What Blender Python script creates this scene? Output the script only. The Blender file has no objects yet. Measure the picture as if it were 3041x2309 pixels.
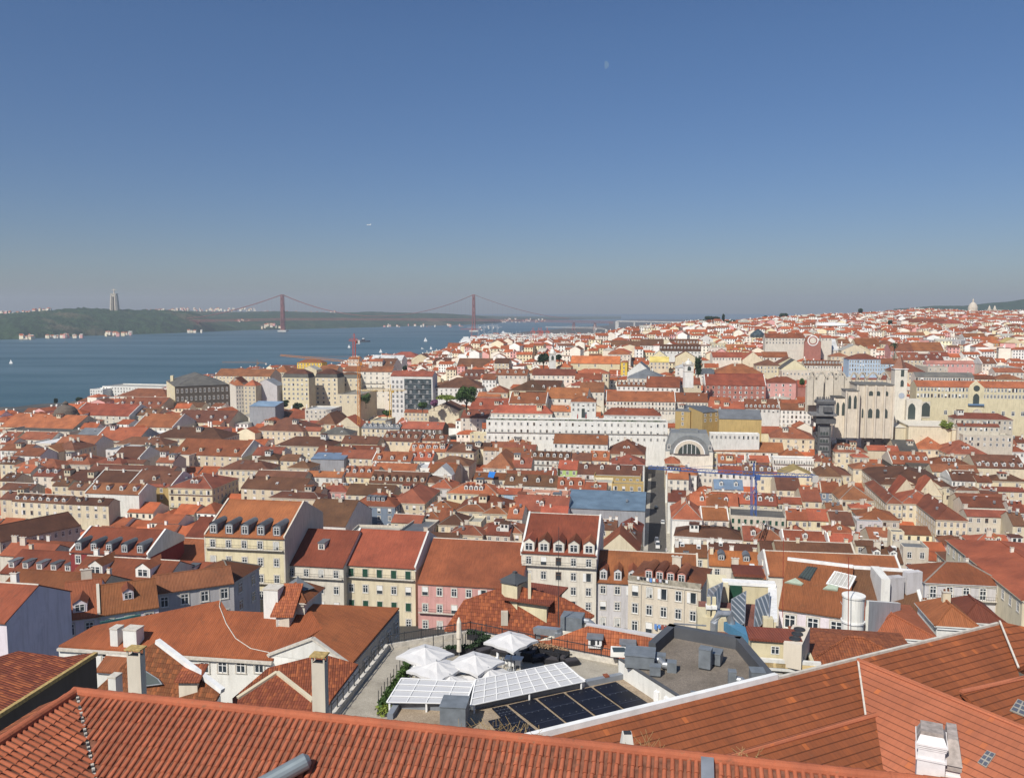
AIR=1.0;DUST=.6;OZ=3.5;SKYS=.079;SUNE=4.9;EXPO=0.0;HAZE=8.5e-5;SKSAT=1.18;SKHUE=.508
import bpy, math, random
from mathutils import Vector, Matrix
random.seed(7)
F=2470.0; CX=1520.5; CY=1154.5; H=108.0
PIT=math.atan(0.0941); CP=math.cos(PIT); SP=math.sin(PIT)
C=bpy.context.scene.collection
def ray(px,py):
    x=(px-CX)/F; y=-(py-CY)/F
    return Vector((x,CP+y*SP,-SP+y*CP))
CAM=Vector((0,0,H))
def PZ(px,py,z):
    r=ray(px,py); return CAM+r*((z-H)/r.z)
def PD(px,py,D):
    r=ray(px,py); return CAM+r*(D/r.y)
def proj(p):
    dx,dy,dz=p[0],p[1],p[2]-H
    dep=dy*CP-dz*SP; up=dy*SP+dz*CP
    if dep<=0.01: return (0,99999)
    return (CX+F*dx/dep, CY-F*up/dep)
def plane(a,b,c):
    n=(b-a).cross(c-a).normalized()
    if n.z<0: n=-n
    return (a,n)
def on(pl,px,py):
    r=ray(px,py); a,n=pl
    return CAM+r*((a-CAM).dot(n)/r.dot(n))
def lerp(a,b,t): return a+(b-a)*t
def interp(tab,x):
    if x<=tab[0][0]: return tab[0][1]
    for (x0,y0),(x1,y1) in zip(tab,tab[1:]):
        if x<=x1: return y0+(y1-y0)*(x-x0)/(x1-x0)
    return tab[-1][1]
def sm(a,b,x):
    t=min(1,max(0,(x-a)/(b-a))); return t*t*(3-2*t)
# depth of roof eaves by place in the valley / on the hills
NEAR=[(1560,325),(1600,305),(1640,225),(1671,195),(1750,165),(1850,132),(1950,98),(2050,70),(2300,50)]
HILLT=[(883,3300),(895,2700),(905,2300),(915,2050),(930,1750),(945,1500),(960,1330),(980,1130),(1000,1000),(1050,830),(1100,725),(1150,655),(1200,605),(1245,572),(1290,563),(1350,485)]
def Dz(px,py):
    if py>=1560: return interp(NEAR,py)
    flat=84*F/max(20,(py-922)) if py>930 else 84*F/20
    if py>=1300: return flat
    hill=interp(HILLT,py)
    w=sm(1050,1500,px)
    if py>1240: w*= (1300-py)/60
    return flat*(1-w)+hill*w
YSKY=[(900,1000),(1400,1008),(1600,1008),(1700,1003),(1800,990),(1850,973),(2000,962),(2060,954),(2188,953),(2306,942),(2470,935),(2612,929),(2715,918),(2800,922),(2894,926),(3041,924),(3600,914)]
GR=[(-80,93),(20,88),(60,66),(95,50),(140,42),(185,36),(230,19),(285,8),(530,8)]
def eavez(px,D):
    lo,hi=888.0,1400.0
    if Dz(px,hi)>D: return 24
    for _ in range(20):
        m=(lo+hi)/2
        if Dz(px,m)>D: lo=m
        else: hi=m
    z=H-(lo-922)/F*D
    z=min(z,H-(interp(YSKY,px)-922)/F*D)
    if px<1950: z=lerp(z,min(z,23),sm(1400,1900,D)*(1-sm(1780,1940,px)))
    if D>3000: z=min(z,lerp(z,20,sm(3000,3800,D)))
    return z
SHORE=[(-400,1240),(0,1214),(190,1205),(260,1190),(480,1165),(640,1130),(740,1115),(930,1100),(1010,1085),(1250,1062),(1340,1040),(1400,1012),(1560,985),(1740,972),(1800,969),(1850,945),(3500,945)]
def dshore(px):
    return (H)*F/(interp(SHORE,px)-922)
def ground(X,Y):
    if Y<=20: return interp(GR,Y)
    if Y<400: 
        return interp(GR,Y)
    px=CX+F*X/Y
    px=max(-600,min(3600,px))
    z=eavez(px,Y)-17
    if Y<520: z=lerp(8,z,(Y-400)/120.)
    z=max(z,6 if px<1700 else 8)
    ds=dshore(px)
    if px<1850 and Y>ds-60:
        z=lerp(z,-4,sm(ds-30,ds+15,Y))
    return z
# ---------------- materials
MATS={}
def newmat(name):
    m=bpy.data.materials.new(name); m.use_nodes=True; nt=m.node_tree; nt.nodes.clear()
    o=nt.nodes.new('ShaderNodeOutputMaterial'); b=nt.nodes.new('ShaderNodeBsdfPrincipled')
    nt.links.new(b.outputs[0],o.inputs[0]); b.inputs['Roughness'].default_value=.8
    b.inputs['Specular IOR Level'].default_value=.3
    MATS[name]=m
    return m,nt,b
class N:
    def __init__(s,nt): s.nt=nt
    def n(s,t,**k):
        x=s.nt.nodes.new(t)
        for a,v in k.items(): setattr(x,a,v)
        return x
    def l(s,a,b): s.nt.links.new(a,b)
    def math(s,op,a,b=None,c=None):
        x=s.n('ShaderNodeMath',operation=op)
        for i,v in enumerate((a,b,c)):
            if v is None: continue
            if isinstance(v,(int,float)): x.inputs[i].default_value=v
            else: s.l(v,x.inputs[i])
        return x.outputs[0]
    def mixc(s,f,a,b,bt='MIX'):
        x=s.n('ShaderNodeMix',data_type='RGBA',blend_type=bt)
        for i,v in ((0,f),(6,a),(7,b)):
            if isinstance(v,(int,float)): x.inputs[i].default_value=v
            elif isinstance(v,(tuple,list)): x.inputs[i].default_value=(*v[:3],1)
            else: s.l(v,x.inputs[i])
        return x.outputs[2]
    def uv(s,sx=1,sy=1,obj=False):
        t=s.n('ShaderNodeTexCoord'); m=s.n('ShaderNodeMapping')
        s.l(t.outputs['Object' if obj else 'UV'],m.inputs[0]); m.inputs[3].default_value=(sx,sy,1 if not obj else sx)
        return m.outputs[0]
    def noise(s,vec,sc,det=3,rough=.55):
        x=s.n('ShaderNodeTexNoise'); x.inputs['Scale'].default_value=sc; x.inputs['Detail'].default_value=det
        x.inputs['Roughness'].default_value=rough
        if vec is not None: s.l(vec,x.inputs['Vector'])
        return x.outputs['Fac']
    def ramp(s,f,a,b):
        x=s.n('ShaderNodeMapRange'); s.l(f,x.inputs[0]); x.inputs[1].default_value=a; x.inputs[2].default_value=b
        return x.outputs[0]
    def bump(s,h,dist,st=1):
        x=s.n('ShaderNodeBump'); x.inputs['Strength'].default_value=st; x.inputs['Distance'].default_value=dist
        s.l(h,x.inputs['Height']); return x.outputs[0]
def mul(c,k): return tuple(v*k for v in c)
ROOFC={'g':(.25,.26,.27),'W':(.75,.75,.73),'B':(.2,.25,.32),'q':(.46,.115,.042),'o':(.385,.103,.041),'O':(.52,.15,.045),'r':(.28,.084,.037),'b':(.170,.064,.031),'R':(.35,.085,.045),'P':(.44,.17,.11),
 's':(.15,.16,.17),'u':(.20,.28,.38),'w':(.72,.72,.7),'c':(.42,.40,.34),'k':(.16,.13,.10),'d':(.06,.06,.065),'n':(.30,.26,.22),'v':(.30,.082,.033),'y':(.6,.45,.15)}
WALLC={'W':(.81,.80,.75),'w':(.76,.71,.61),'c':(.73,.645,.47),'y':(.73,.65,.44),'Y':(.78,.56,.09),'p':(.66,.36,.33),'P':(.43,.19,.15),
 'g':(.60,.58,.58),'l':(.80,.73,.78),'b':(.42,.55,.68),'B':(.2,.25,.32),'r':(.28,.05,.05),'G':(.45,.62,.22),'O':(.50,.36,.15),
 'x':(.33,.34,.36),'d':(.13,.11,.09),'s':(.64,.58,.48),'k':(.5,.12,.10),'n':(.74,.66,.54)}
def rooftile(code,lod):
    key='tile_%s_%d'%(code,lod)
    if key in MATS: return MATS[key]
    base=ROOFC[code]
    m,nt,b=newmat(key); g=N(nt)
    oi=g.n('ShaderNodeObjectInfo'); rnd=oi.outputs['Random']
    metal=code in 'suwcdnygWB'
    big=g.noise(g.uv(obj=True),.16,3)
    if metal:
        col=g.mixc(g.ramp(big,.35,.7),mul(base,.8),mul(base,1.25))
        fine=g.noise(g.uv(),2.5,4)
        col=g.mixc(g.math('MULTIPLY',g.ramp(fine,.4,.75),.5),col,mul(base,.6))
    else:
        dark=(base[0]*.6,base[1]*.72,base[2]*.9); lite=(min(1,base[0]*1.15),base[1]*1.35,base[2]*1.5)
        col=g.mixc(g.ramp(big,.3,.72),dark,lite)
        st=g.noise(g.uv(3.4,.42),1.0,4,.65)
        col=g.mixc(g.math('MULTIPLY',g.ramp(st,.42,.78),.62),col,mul(dark,.62))
        sp=g.noise(g.uv(4.3,2.6),1.0,2)
        col=g.mixc(g.math('MULTIPLY',g.ramp(sp,.56,.7),.45),col,lite)
        li=g.noise(g.uv(.8,.8),1.0,5,.7)
        col=g.mixc(g.math('MULTIPLY',g.ramp(li,.56,.74),.45),col,(.10,.07,.045))
    # own tone of each roof
    hsv=g.n('ShaderNodeHueSaturation')
    g.l(col,hsv.inputs['Color'])
    mr=g.n('ShaderNodeMapRange'); g.l(rnd,mr.inputs[0]); mr.inputs[3].default_value=.56; mr.inputs[4].default_value=1.16
    g.l(mr.outputs[0],hsv.inputs['Value'])
    w2=g.n('ShaderNodeTexWhiteNoise',noise_dimensions='1D'); g.l(rnd,w2.inputs['W'])
    mh=g.n('ShaderNodeMapRange'); g.l(w2.outputs[0],mh.inputs[0]); mh.inputs[3].default_value=.488; mh.inputs[4].default_value=.512
    g.l(mh.outputs[0],hsv.inputs['Hue'])
    col=hsv.outputs[0]
    hgt=None
    if not metal:
        t=g.n('ShaderNodeTexCoord'); sx=g.n('ShaderNodeSeparateXYZ'); g.l(t.outputs['UV'],sx.inputs[0])
        pitch=.23 if lod<2 else .30
        u=g.math('FRACT',g.math('DIVIDE',sx.outputs[0],pitch)); tri=g.math('ABSOLUTE',g.math('SUBTRACT',u,.5))
        v=g.math('FRACT',g.math('DIVIDE',sx.outputs[1],.40))
        if lod==0:
            hgt=g.math('ADD',g.math('MULTIPLY',tri,-2.0),g.math('MULTIPLY',v,-.55))
            line=g.math('GREATER_THAN',v,.90); gut_shade=g.ramp(tri,.36,.5)
            col=g.mixc(g.math('MULTIPLY',line,.62),col,mul(base,.22))
            col=g.mixc(g.math('MULTIPLY',gut_shade,.42),col,mul(base,.28))  # shade in the gutters between tile columns, put into the colour
            # single replaced tiles
            wn=g.n('ShaderNodeTexWhiteNoise',noise_dimensions='2D'); cb=g.n('ShaderNodeCombineXYZ')
            g.l(g.math('FLOOR',g.math('DIVIDE',sx.outputs[0],pitch)),cb.inputs[0]); g.l(g.math('FLOOR',g.math('DIVIDE',sx.outputs[1],.40)),cb.inputs[1])
            g.l(cb.outputs[0],wn.inputs['Vector'])
            col=g.mixc(g.math('MULTIPLY',g.ramp(wn.outputs[0],.6,1),.55),col,(min(1,base[0]*1.3),base[1]*1.5,base[2]*1.3))
            col=g.mixc(g.math('MULTIPLY',g.ramp(wn.outputs[0],.35,0),.5),col,mul(base,.5))
            nb=g.bump(hgt,.05,1)
            g.l(nb,b.inputs['Normal'])
        elif lod==1:
            gut_shade=g.ramp(tri,.25,.5)
            col=g.mixc(g.math('MULTIPLY',gut_shade,.38),col,mul(base,.3))  # gutter shade painted as darker colour, beside the bump
            g.l(g.bump(g.math('MULTIPLY',tri,-2.0),.05,.8),b.inputs['Normal'])
    g.l(col,b.inputs['Base Color'])
    b.inputs['Roughness'].default_value=.45 if metal else .82
    return m
def wallmat(code):
    key='plaster_'+code
    if key in MATS: return MATS[key]
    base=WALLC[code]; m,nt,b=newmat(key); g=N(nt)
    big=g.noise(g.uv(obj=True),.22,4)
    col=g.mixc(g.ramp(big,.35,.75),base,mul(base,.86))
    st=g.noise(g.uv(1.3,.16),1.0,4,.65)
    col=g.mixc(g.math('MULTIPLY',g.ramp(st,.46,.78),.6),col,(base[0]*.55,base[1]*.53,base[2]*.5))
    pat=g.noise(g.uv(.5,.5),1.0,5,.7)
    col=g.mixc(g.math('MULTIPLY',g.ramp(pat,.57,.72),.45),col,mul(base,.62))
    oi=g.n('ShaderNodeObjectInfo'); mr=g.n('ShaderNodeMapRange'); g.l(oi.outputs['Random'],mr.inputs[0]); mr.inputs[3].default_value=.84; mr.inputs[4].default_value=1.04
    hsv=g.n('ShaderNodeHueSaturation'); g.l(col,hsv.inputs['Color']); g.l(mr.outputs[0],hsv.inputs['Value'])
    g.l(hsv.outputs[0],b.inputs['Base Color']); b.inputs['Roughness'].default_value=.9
    return m
def plain(key,c,rough=.7,metal=0,var=.12,sc=1.5,spec=.3,bump=0,obj=True):
    if key in MATS: return MATS[key]
    m,nt,b=newmat(key); g=N(nt)
    n=g.noise(g.uv(obj=obj),sc,4)
    col=g.mixc(g.ramp(n,.3,.72),mul(c,1-var),tuple(min(1,v*(1+var)) for v in c))
    g.l(col,b.inputs['Base Color']); b.inputs['Roughness'].default_value=rough; b.inputs['Metallic'].default_value=metal
    b.inputs['Specular IOR Level'].default_value=spec
    if bump: g.l(g.bump(n,bump),b.inputs['Normal'])
    return m
stone=plain('stone_trim',(.56,.52,.45),.85,var=.2,sc=3)
white=plain('white_paint',(.78,.78,.76),.6)
glass=plain('window_glass',(.035,.045,.055),.12,spec=.6,var=.5,sc=.5)
darkm=plain('dark_metal',(.045,.047,.05),.5)
greym=plain('grey_sheet_metal',(.17,.19,.21),.45,var=.2)
galv=plain('galvanised_duct',(.42,.44,.46),.35,metal=.6,var=.2)
greenp=plain('green_shutter_paint',(.02,.07,.045),.55)
whitewall=wallmat('W'); 
def gravel(name,c1,c2,sc=14):
    m,nt,b=newmat(name); g=N(nt)
    v=g.n('ShaderNodeTexVoronoi'); v.inputs['Scale'].default_value=sc; g.l(g.uv(),v.inputs['Vector'])
    s=g.n('ShaderNodeSeparateColor'); g.l(v.outputs['Color'],s.inputs[0])
    col=g.mixc(s.outputs[0],c1,c2)
    n=g.noise(g.uv(),.45,5,.65); col=g.mixc(g.math('MULTIPLY',g.ramp(n,.42,.68),.5),col,mul(c1,.5))
    g.l(col,b.inputs['Base Color']); g.l(g.bump(v.outputs['Distance'],.03),b.inputs['Normal']); b.inputs['Roughness'].default_value=.95
    return m
# ---------------- mesh builder
class MB:
    def __init__(s): s.v=[];s.f=[];s.m=[];s.mats=[];s.uvs={}
    def mi(s,mat):
        if mat not in s.mats: s.mats.append(mat)
        return s.mats.index(mat)
    def face(s,pts,mat,uv=None):
        i=len(s.v); s.v+= [tuple(p) for p in pts]; s.f.append(tuple(range(i,i+len(pts)))); s.m.append(s.mi(mat))
        if uv: s.uvs[len(s.f)-1]=uv
    def prism(s,poly,off,mat,top=None,cap=True):
        a=[Vector(p) for p in poly]; o=Vector(off); b=[p+o for p in a]; n=len(a)
        nrm=Vector((0,0,0))
        for i in range(n): nrm+=a[i].cross(a[(i+1)%n])
        if nrm.dot(o)<0: a,b=b,a   # keep faces outward
        for i in range(n):
            j=(i+1)%n; s.face([a[i],a[j],b[j],b[i]],mat)
        if cap: s.face(a[::-1],mat); s.face(b,top or mat)
    def box(s,c,size,mat,ex=Vector((1,0,0)),ey=Vector((0,1,0)),ez=Vector((0,0,1)),top=None):
        c=Vector(c); x=ex*size[0]/2; y=ey*size[1]/2; z=ez*size[2]
        s.prism([c-x-y,c+x-y,c+x+y,c-x+y],z,mat,top)
    def bar(s,a,b,w,mat,h=None):
        a=Vector(a);b=Vector(b); d=(b-a)
        if d.length<1e-6: return
        dn=d.normalized(); up=Vector((0,0,1)) if abs(dn.z)<.95 else Vector((0,1,0))
        x=dn.cross(up).normalized(); y=x.cross(dn).normalized(); h=h or w
        s.prism([a-x*w/2-y*h/2,a+x*w/2-y*h/2,a+x*w/2+y*h/2,a-x*w/2+y*h/2],d,mat)
    def tube(s,pts,rad,mat,n=8,cap=True):
        pts=[Vector(p) for p in pts]; rads=rad if isinstance(rad,(list,tuple)) else [rad]*len(pts); rings=[]
        for i,p in enumerate(pts):
            d=(pts[min(i+1,len(pts)-1)]-pts[max(i-1,0)]).normalized()
            up=Vector((0,0,1)) if abs(d.z)<.95 else Vector((0,1,0))
            x=d.cross(up).normalized(); y=x.cross(d).normalized()
            rings.append([p+(x*math.cos(k*2*math.pi/n)+y*math.sin(k*2*math.pi/n))*rads[i] for k in range(n)])
        for a,b in zip(rings,rings[1:]):
            for k in range(n):
                j=(k+1)%n; s.face([a[k],b[k],b[j],a[j]],mat)
        if cap: s.face(rings[0],mat); s.face(rings[-1][::-1],mat)
    def lathe(s,c,prof,mat,n=16):
        c=Vector(c)
        for (r0,z0),(r1,z1) in zip(prof,prof[1:]):
            for k in range(n):
                a0=k*2*math.pi/n; a1=(k+1)*2*math.pi/n
                q=[c+Vector((math.cos(a0)*r0,math.sin(a0)*r0,z0)),c+Vector((math.cos(a1)*r0,math.sin(a1)*r0,z0)),
                   c+Vector((math.cos(a1)*r1,math.sin(a1)*r1,z1)),c+Vector((math.cos(a0)*r1,math.sin(a0)*r1,z1))]
                if r1<1e-6: q=q[:3]
                elif r0<1e-6: q=[q[0],q[2],q[3]]
                s.face(q,mat)
    def mesh(s,name,loc=Vector((0,0,0))):
        me=bpy.data.meshes.new(name)
        me.from_pydata([(v[0]-loc[0],v[1]-loc[1],v[2]-loc[2]) for v in s.v],[],s.f)
        for m in s.mats: me.materials.append(m)
        me.polygons.foreach_set('material_index',s.m)
        uvl=me.uv_layers.new(name='UVMap'); data=[0.0]*(len(me.loops)*2)
        for fi,f in enumerate(s.f):
            P=[Vector(s.v[k]) for k in f]; n=Vector((0,0,0))
            for k in range(len(P)): n+=P[k].cross(P[(k+1)%len(P)])-Vector((0,0,0))
            # newell (relative)
            n=Vector((0,0,0)); o=P[0]
            for k in range(1,len(P)-1): n+=(P[k]-o).cross(P[k+1]-o)
            if n.length<1e-12: n=Vector((0,0,1))
            n.normalize()
            if abs(n.z)>.9995: u=Vector((1,0,0)); w=Vector((0,1,0))
            else:
                w=Vector((0,0,1))-n*n.z; w.normalize(); u=w.cross(n)
            ls=me.polygons[fi].loop_start
            cu=s.uvs.get(fi)
            for k,p in enumerate(P):
                if cu: a,b=cu[k]
                else: a,b=p.dot(u),p.dot(w)
                data[(ls+k)*2]=a; data[(ls+k)*2+1]=b
        uvl.data.foreach_set('uv',data)
        return me
    def build(s,name,parent=None,loc=None):
        if loc is None: loc=Vector(parent['_o']) if parent is not None and '_o' in parent else Vector((0,0,0))
        o=bpy.data.objects.new(name,s.mesh(name,loc)); C.objects.link(o)
        if parent is not None: o.parent=parent; o['_o']=list(loc)
        else: o.location=loc
        return o
NOLOC=Vector((0,0,0))
def tag(o,label=None,cat=None,group=None,kind=None):
    if label: o['label']=label
    if cat: o['category']=cat
    if group: o['group']=group
    if kind: o['kind']=kind
    return o
def thing(name,label,cat,loc,group=None):
    o=bpy.data.objects.new(name,None); C.objects.link(o); o.location=loc; o['_o']=list(loc)
    o.empty_display_size=.3
    return tag(o,label,cat,group)
def single(mb,name,label,cat,loc,group=None):
    o=bpy.data.objects.new(name,mb.mesh(name,Vector(loc))); C.objects.link(o); o.location=loc
    return tag(o,label,cat,group)
def inst(name,me,parent,pos,yaw=0,scale=(1,1,1)):
    o=bpy.data.objects.new(name,me); C.objects.link(o); o.parent=parent
    base=Vector(parent['_o']) if '_o' in parent else NOLOC
    o.location=Vector(pos)-base; o.rotation_euler=(0,0,yaw); o.scale=scale
    return o
# unit windows: 1 x 1, centred, facing -Y
def unit_window(kind):
    mb=MB(); X=Vector((1,0,0));Y=Vector((0,1,0))
    def b(x0,x1,z0,z1,y,mat,back=0.0): mb.box(((x0+x1)/2,(back-y)/2,z0),(x1-x0,y+back,z1-z0),mat)
    if kind!='bare':
        for x0,x1,z0,z1 in ((-.62,-.5,-.5,.5),(.5,.62,-.5,.5),(-.62,.62,.5,.6),(-.66,.66,-.58,-.5)):
            b(x0,x1,z0,z1,.09,stone,.02)
    if kind=='shut':
        b(-.5,0,-.5,.5,.05,greenp); b(.01,.5,-.5,.5,.055,greenp)
    elif kind=='open':
        b(-.5,.5,-.5,.5,.02,glass)
        b(-.5,-.42,-.5,.5,.05,white); b(.42,.5,-.5,.5,.05,white); mb.box((-.75,-.12,-.5),(.5,.04,1),white)
    elif kind=='curt':
        b(-.5,.5,-.5,.5,.02,glass); b(-.42,-.06,-.43,.42,.035,plain('net_curtain',(.5,.5,.47),.9)); b(.06,.42,-.2,.42,.035,plain('net_curtain',(.5,.5,.47)))
        for x0,x1,z0,z1 in ((-.5,-.42,-.5,.5),(.42,.5,-.5,.5),(-.04,.04,-.5,.5),(-.42,.42,.43,.5)): b(x0,x1,z0,z1,.05,white)
    elif kind=='wood':
        b(-.5,.5,-.5,.5,.02,glass); wd=plain('brown_window_frame',(.14,.07,.04),.6)
        for x0,x1,z0,z1 in ((-.5,-.42,-.5,.5),(.42,.5,-.5,.5),(-.04,.04,-.5,.5),(-.42,.42,.43,.5),(-.42,.42,.1,.17)): b(x0,x1,z0,z1,.05,wd)
    elif kind=='blind':
        b(-.5,.5,-.1,.5,.06,white); b(-.5,.5,-.5,-.1,.02,glass)
    else:
        b(-.5,.5,-.5,.5,.02,glass)
        for x0,x1,z0,z1 in ((-.5,-.42,-.5,.5),(.42,.5,-.5,.5),(-.04,.04,-.5,.5),(-.42,.42,.43,.5),(-.42,.42,-.5,-.43)):
            b(x0,x1,z0,z1,.05,white)
        for z in ((.17,) if kind!='door' else (.25,-.1)): b(-.42,-.04,z-.025,z+.025,.045,white); b(.04,.42,z-.025,z+.025,.045,white)
    return mb.mesh('window_'+kind)
WIN={k:unit_window(k) for k in ('case','shut','blind','door','bare','open','curt','wood')}
def chimney_mesh(mat,w=1.0,d=.6,h=1.8):
    mb=MB(); mb.box((0,0,-1.2),(w,d,h+1.2),mat); mb.box((0,0,h),(w*1.2,d*1.25,.12),stone)
    for i in (-1,1): mb.box((i*w*.25,0,h+.12),(.2,.2,.25),rooftile('r',2))
    return mb.mesh('chimney')
CHM=None
CHM=[chimney_mesh(wallmat('W')),chimney_mesh(wallmat('c'),.9,.7,1.5),chimney_mesh(wallmat('s'),1.6,.6,2.2),chimney_mesh(wallmat('w'),.6,.6,1.4)]
ROOFW={'g':'grey','W':'white','B':'blue grey','o':'orange','O':'bright orange','r':'russet','b':'dark brown','R':'red','P':'pale pink','s':'slate grey','u':'blue grey','w':'white','c':'pale','k':'grey brown','d':'black','n':'beige','v':'reddish brown','y':'yellow'}
WALLW={'W':'white','w':'off-white','c':'cream','y':'yellow','Y':'bright yellow','p':'pink','P':'brick red','g':'grey','l':'lilac grey','b':'light blue','B':'blue grey','r':'dark red','G':'light green','O':'ochre','x':'sheeted','d':'dark','s':'stone','k':'crimson','n':'beige'}
YAW=math.radians(10)
CLUT={}
def _c(kind,fn):
    m=MB(); fn(m); CLUT.setdefault(kind,[]).append(m.mesh(kind))
_c('hatch',lambda m:(m.box((0,0,-.4),(1.1,1.3,1.2),white),m.box((0,-.66,.1),(.8,.04,.5),glass)))
_c('hatch',lambda m:(m.box((0,0,-.3),(1.5,1.0,.7),greym),m.box((0,0,.4),(1.3,.8,.04),glass)))
for w_ in ('W','c','w','s'):
    _c('attic',lambda m:(m.box((0,0,-2),(3.4,3.6,4.4),wallmat(w_)),m.box((0,0,2.4),(3.9,4.1,.18),rooftile(random.choice('orbs'),2)),m.box((-.7,-1.82,.9),(.9,.06,1.1),glass),m.box((.8,-1.82,.9),(.9,.06,1.1),glass)))
_c('tank',lambda m:(m.box((0,0,-.5),(.9,.9,1.0),darkm),m.tube([(0,0,.5),(0,0,1.5)],.55,galv,10)))
def _ant(m):
    m.bar((0,0,0),(0,0,3.2),.07,darkm)
    for z in (2.3,2.7,3.1): m.bar((-.8,0,z),(.8,0,z),.05,darkm)
_c('antenna',_ant)
def _dish(m):
    m.bar((0,0,0),(0,0,1.4),.08,darkm); m.lathe((0,0,1.4),[(.05,0),(.45,.12),(.6,.3)],white,10)
_c('antenna',_dish)
HOUSES=[]
def frame(yaw):
    ex=Vector((math.cos(yaw),-math.sin(yaw),0)); ey=Vector((math.sin(yaw),math.cos(yaw),0)); return ex,ey
def dormer_mesh(w,h,t,kind,wallm,roofm):
    """front face at y=0, bottom on the slope, cheeks run back until they meet a roof of slope t"""
    mb=MB(); L=h/t+.05
    mb.face([(-w/2,0,-.3),(w/2,0,-.3),(w/2,0,h),(-w/2,0,h)],wallm)
    for sx in (-1,1):
        x=sx*w/2; f=[(x,0,-.3),(x,L,h-.0),(x,0,h)]; mb.face(f if sx>0 else f[::-1],wallm)
    r=.35*w; o=.12
    if kind=='g':
        L2=(h+r)/t+.05
        mb.face([(-w/2-o,-.2,h-.04),(0,-.2,h+r),(0,L2,h+r),(-w/2-o,L,h-.04)][::-1],roofm)
        mb.face([(w/2+o,-.2,h-.04),(w/2+o,L,h-.04),(0,L2,h+r),(0,-.2,h+r)][::-1],roofm)
        mb.face([(-w/2,-.01,h),(w/2,-.01,h),(0,-.01,h+r)],wallm)
    elif kind in 'ct':
        n=6; pts=[(-w/2-o+(w+2*o)*k/n, h+.32*w*math.sin(math.pi*k/n)) for k in range(n+1)]
        for (a,za),(b_,zb) in zip(pts,pts[1:]):
            mb.face([(a,-.25,za),(b_,-.25,zb),(b_,L+.5,zb),(a,L+.5,za)],roofm)
        mb.face([(a,-.01,z) for a,z in pts],wallm)
    else:
        mb.box((0,L/2-.1,h),(w+.25,L+.25,.14),roofm)
    return mb.mesh('dormer')
WALLH={}
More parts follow.
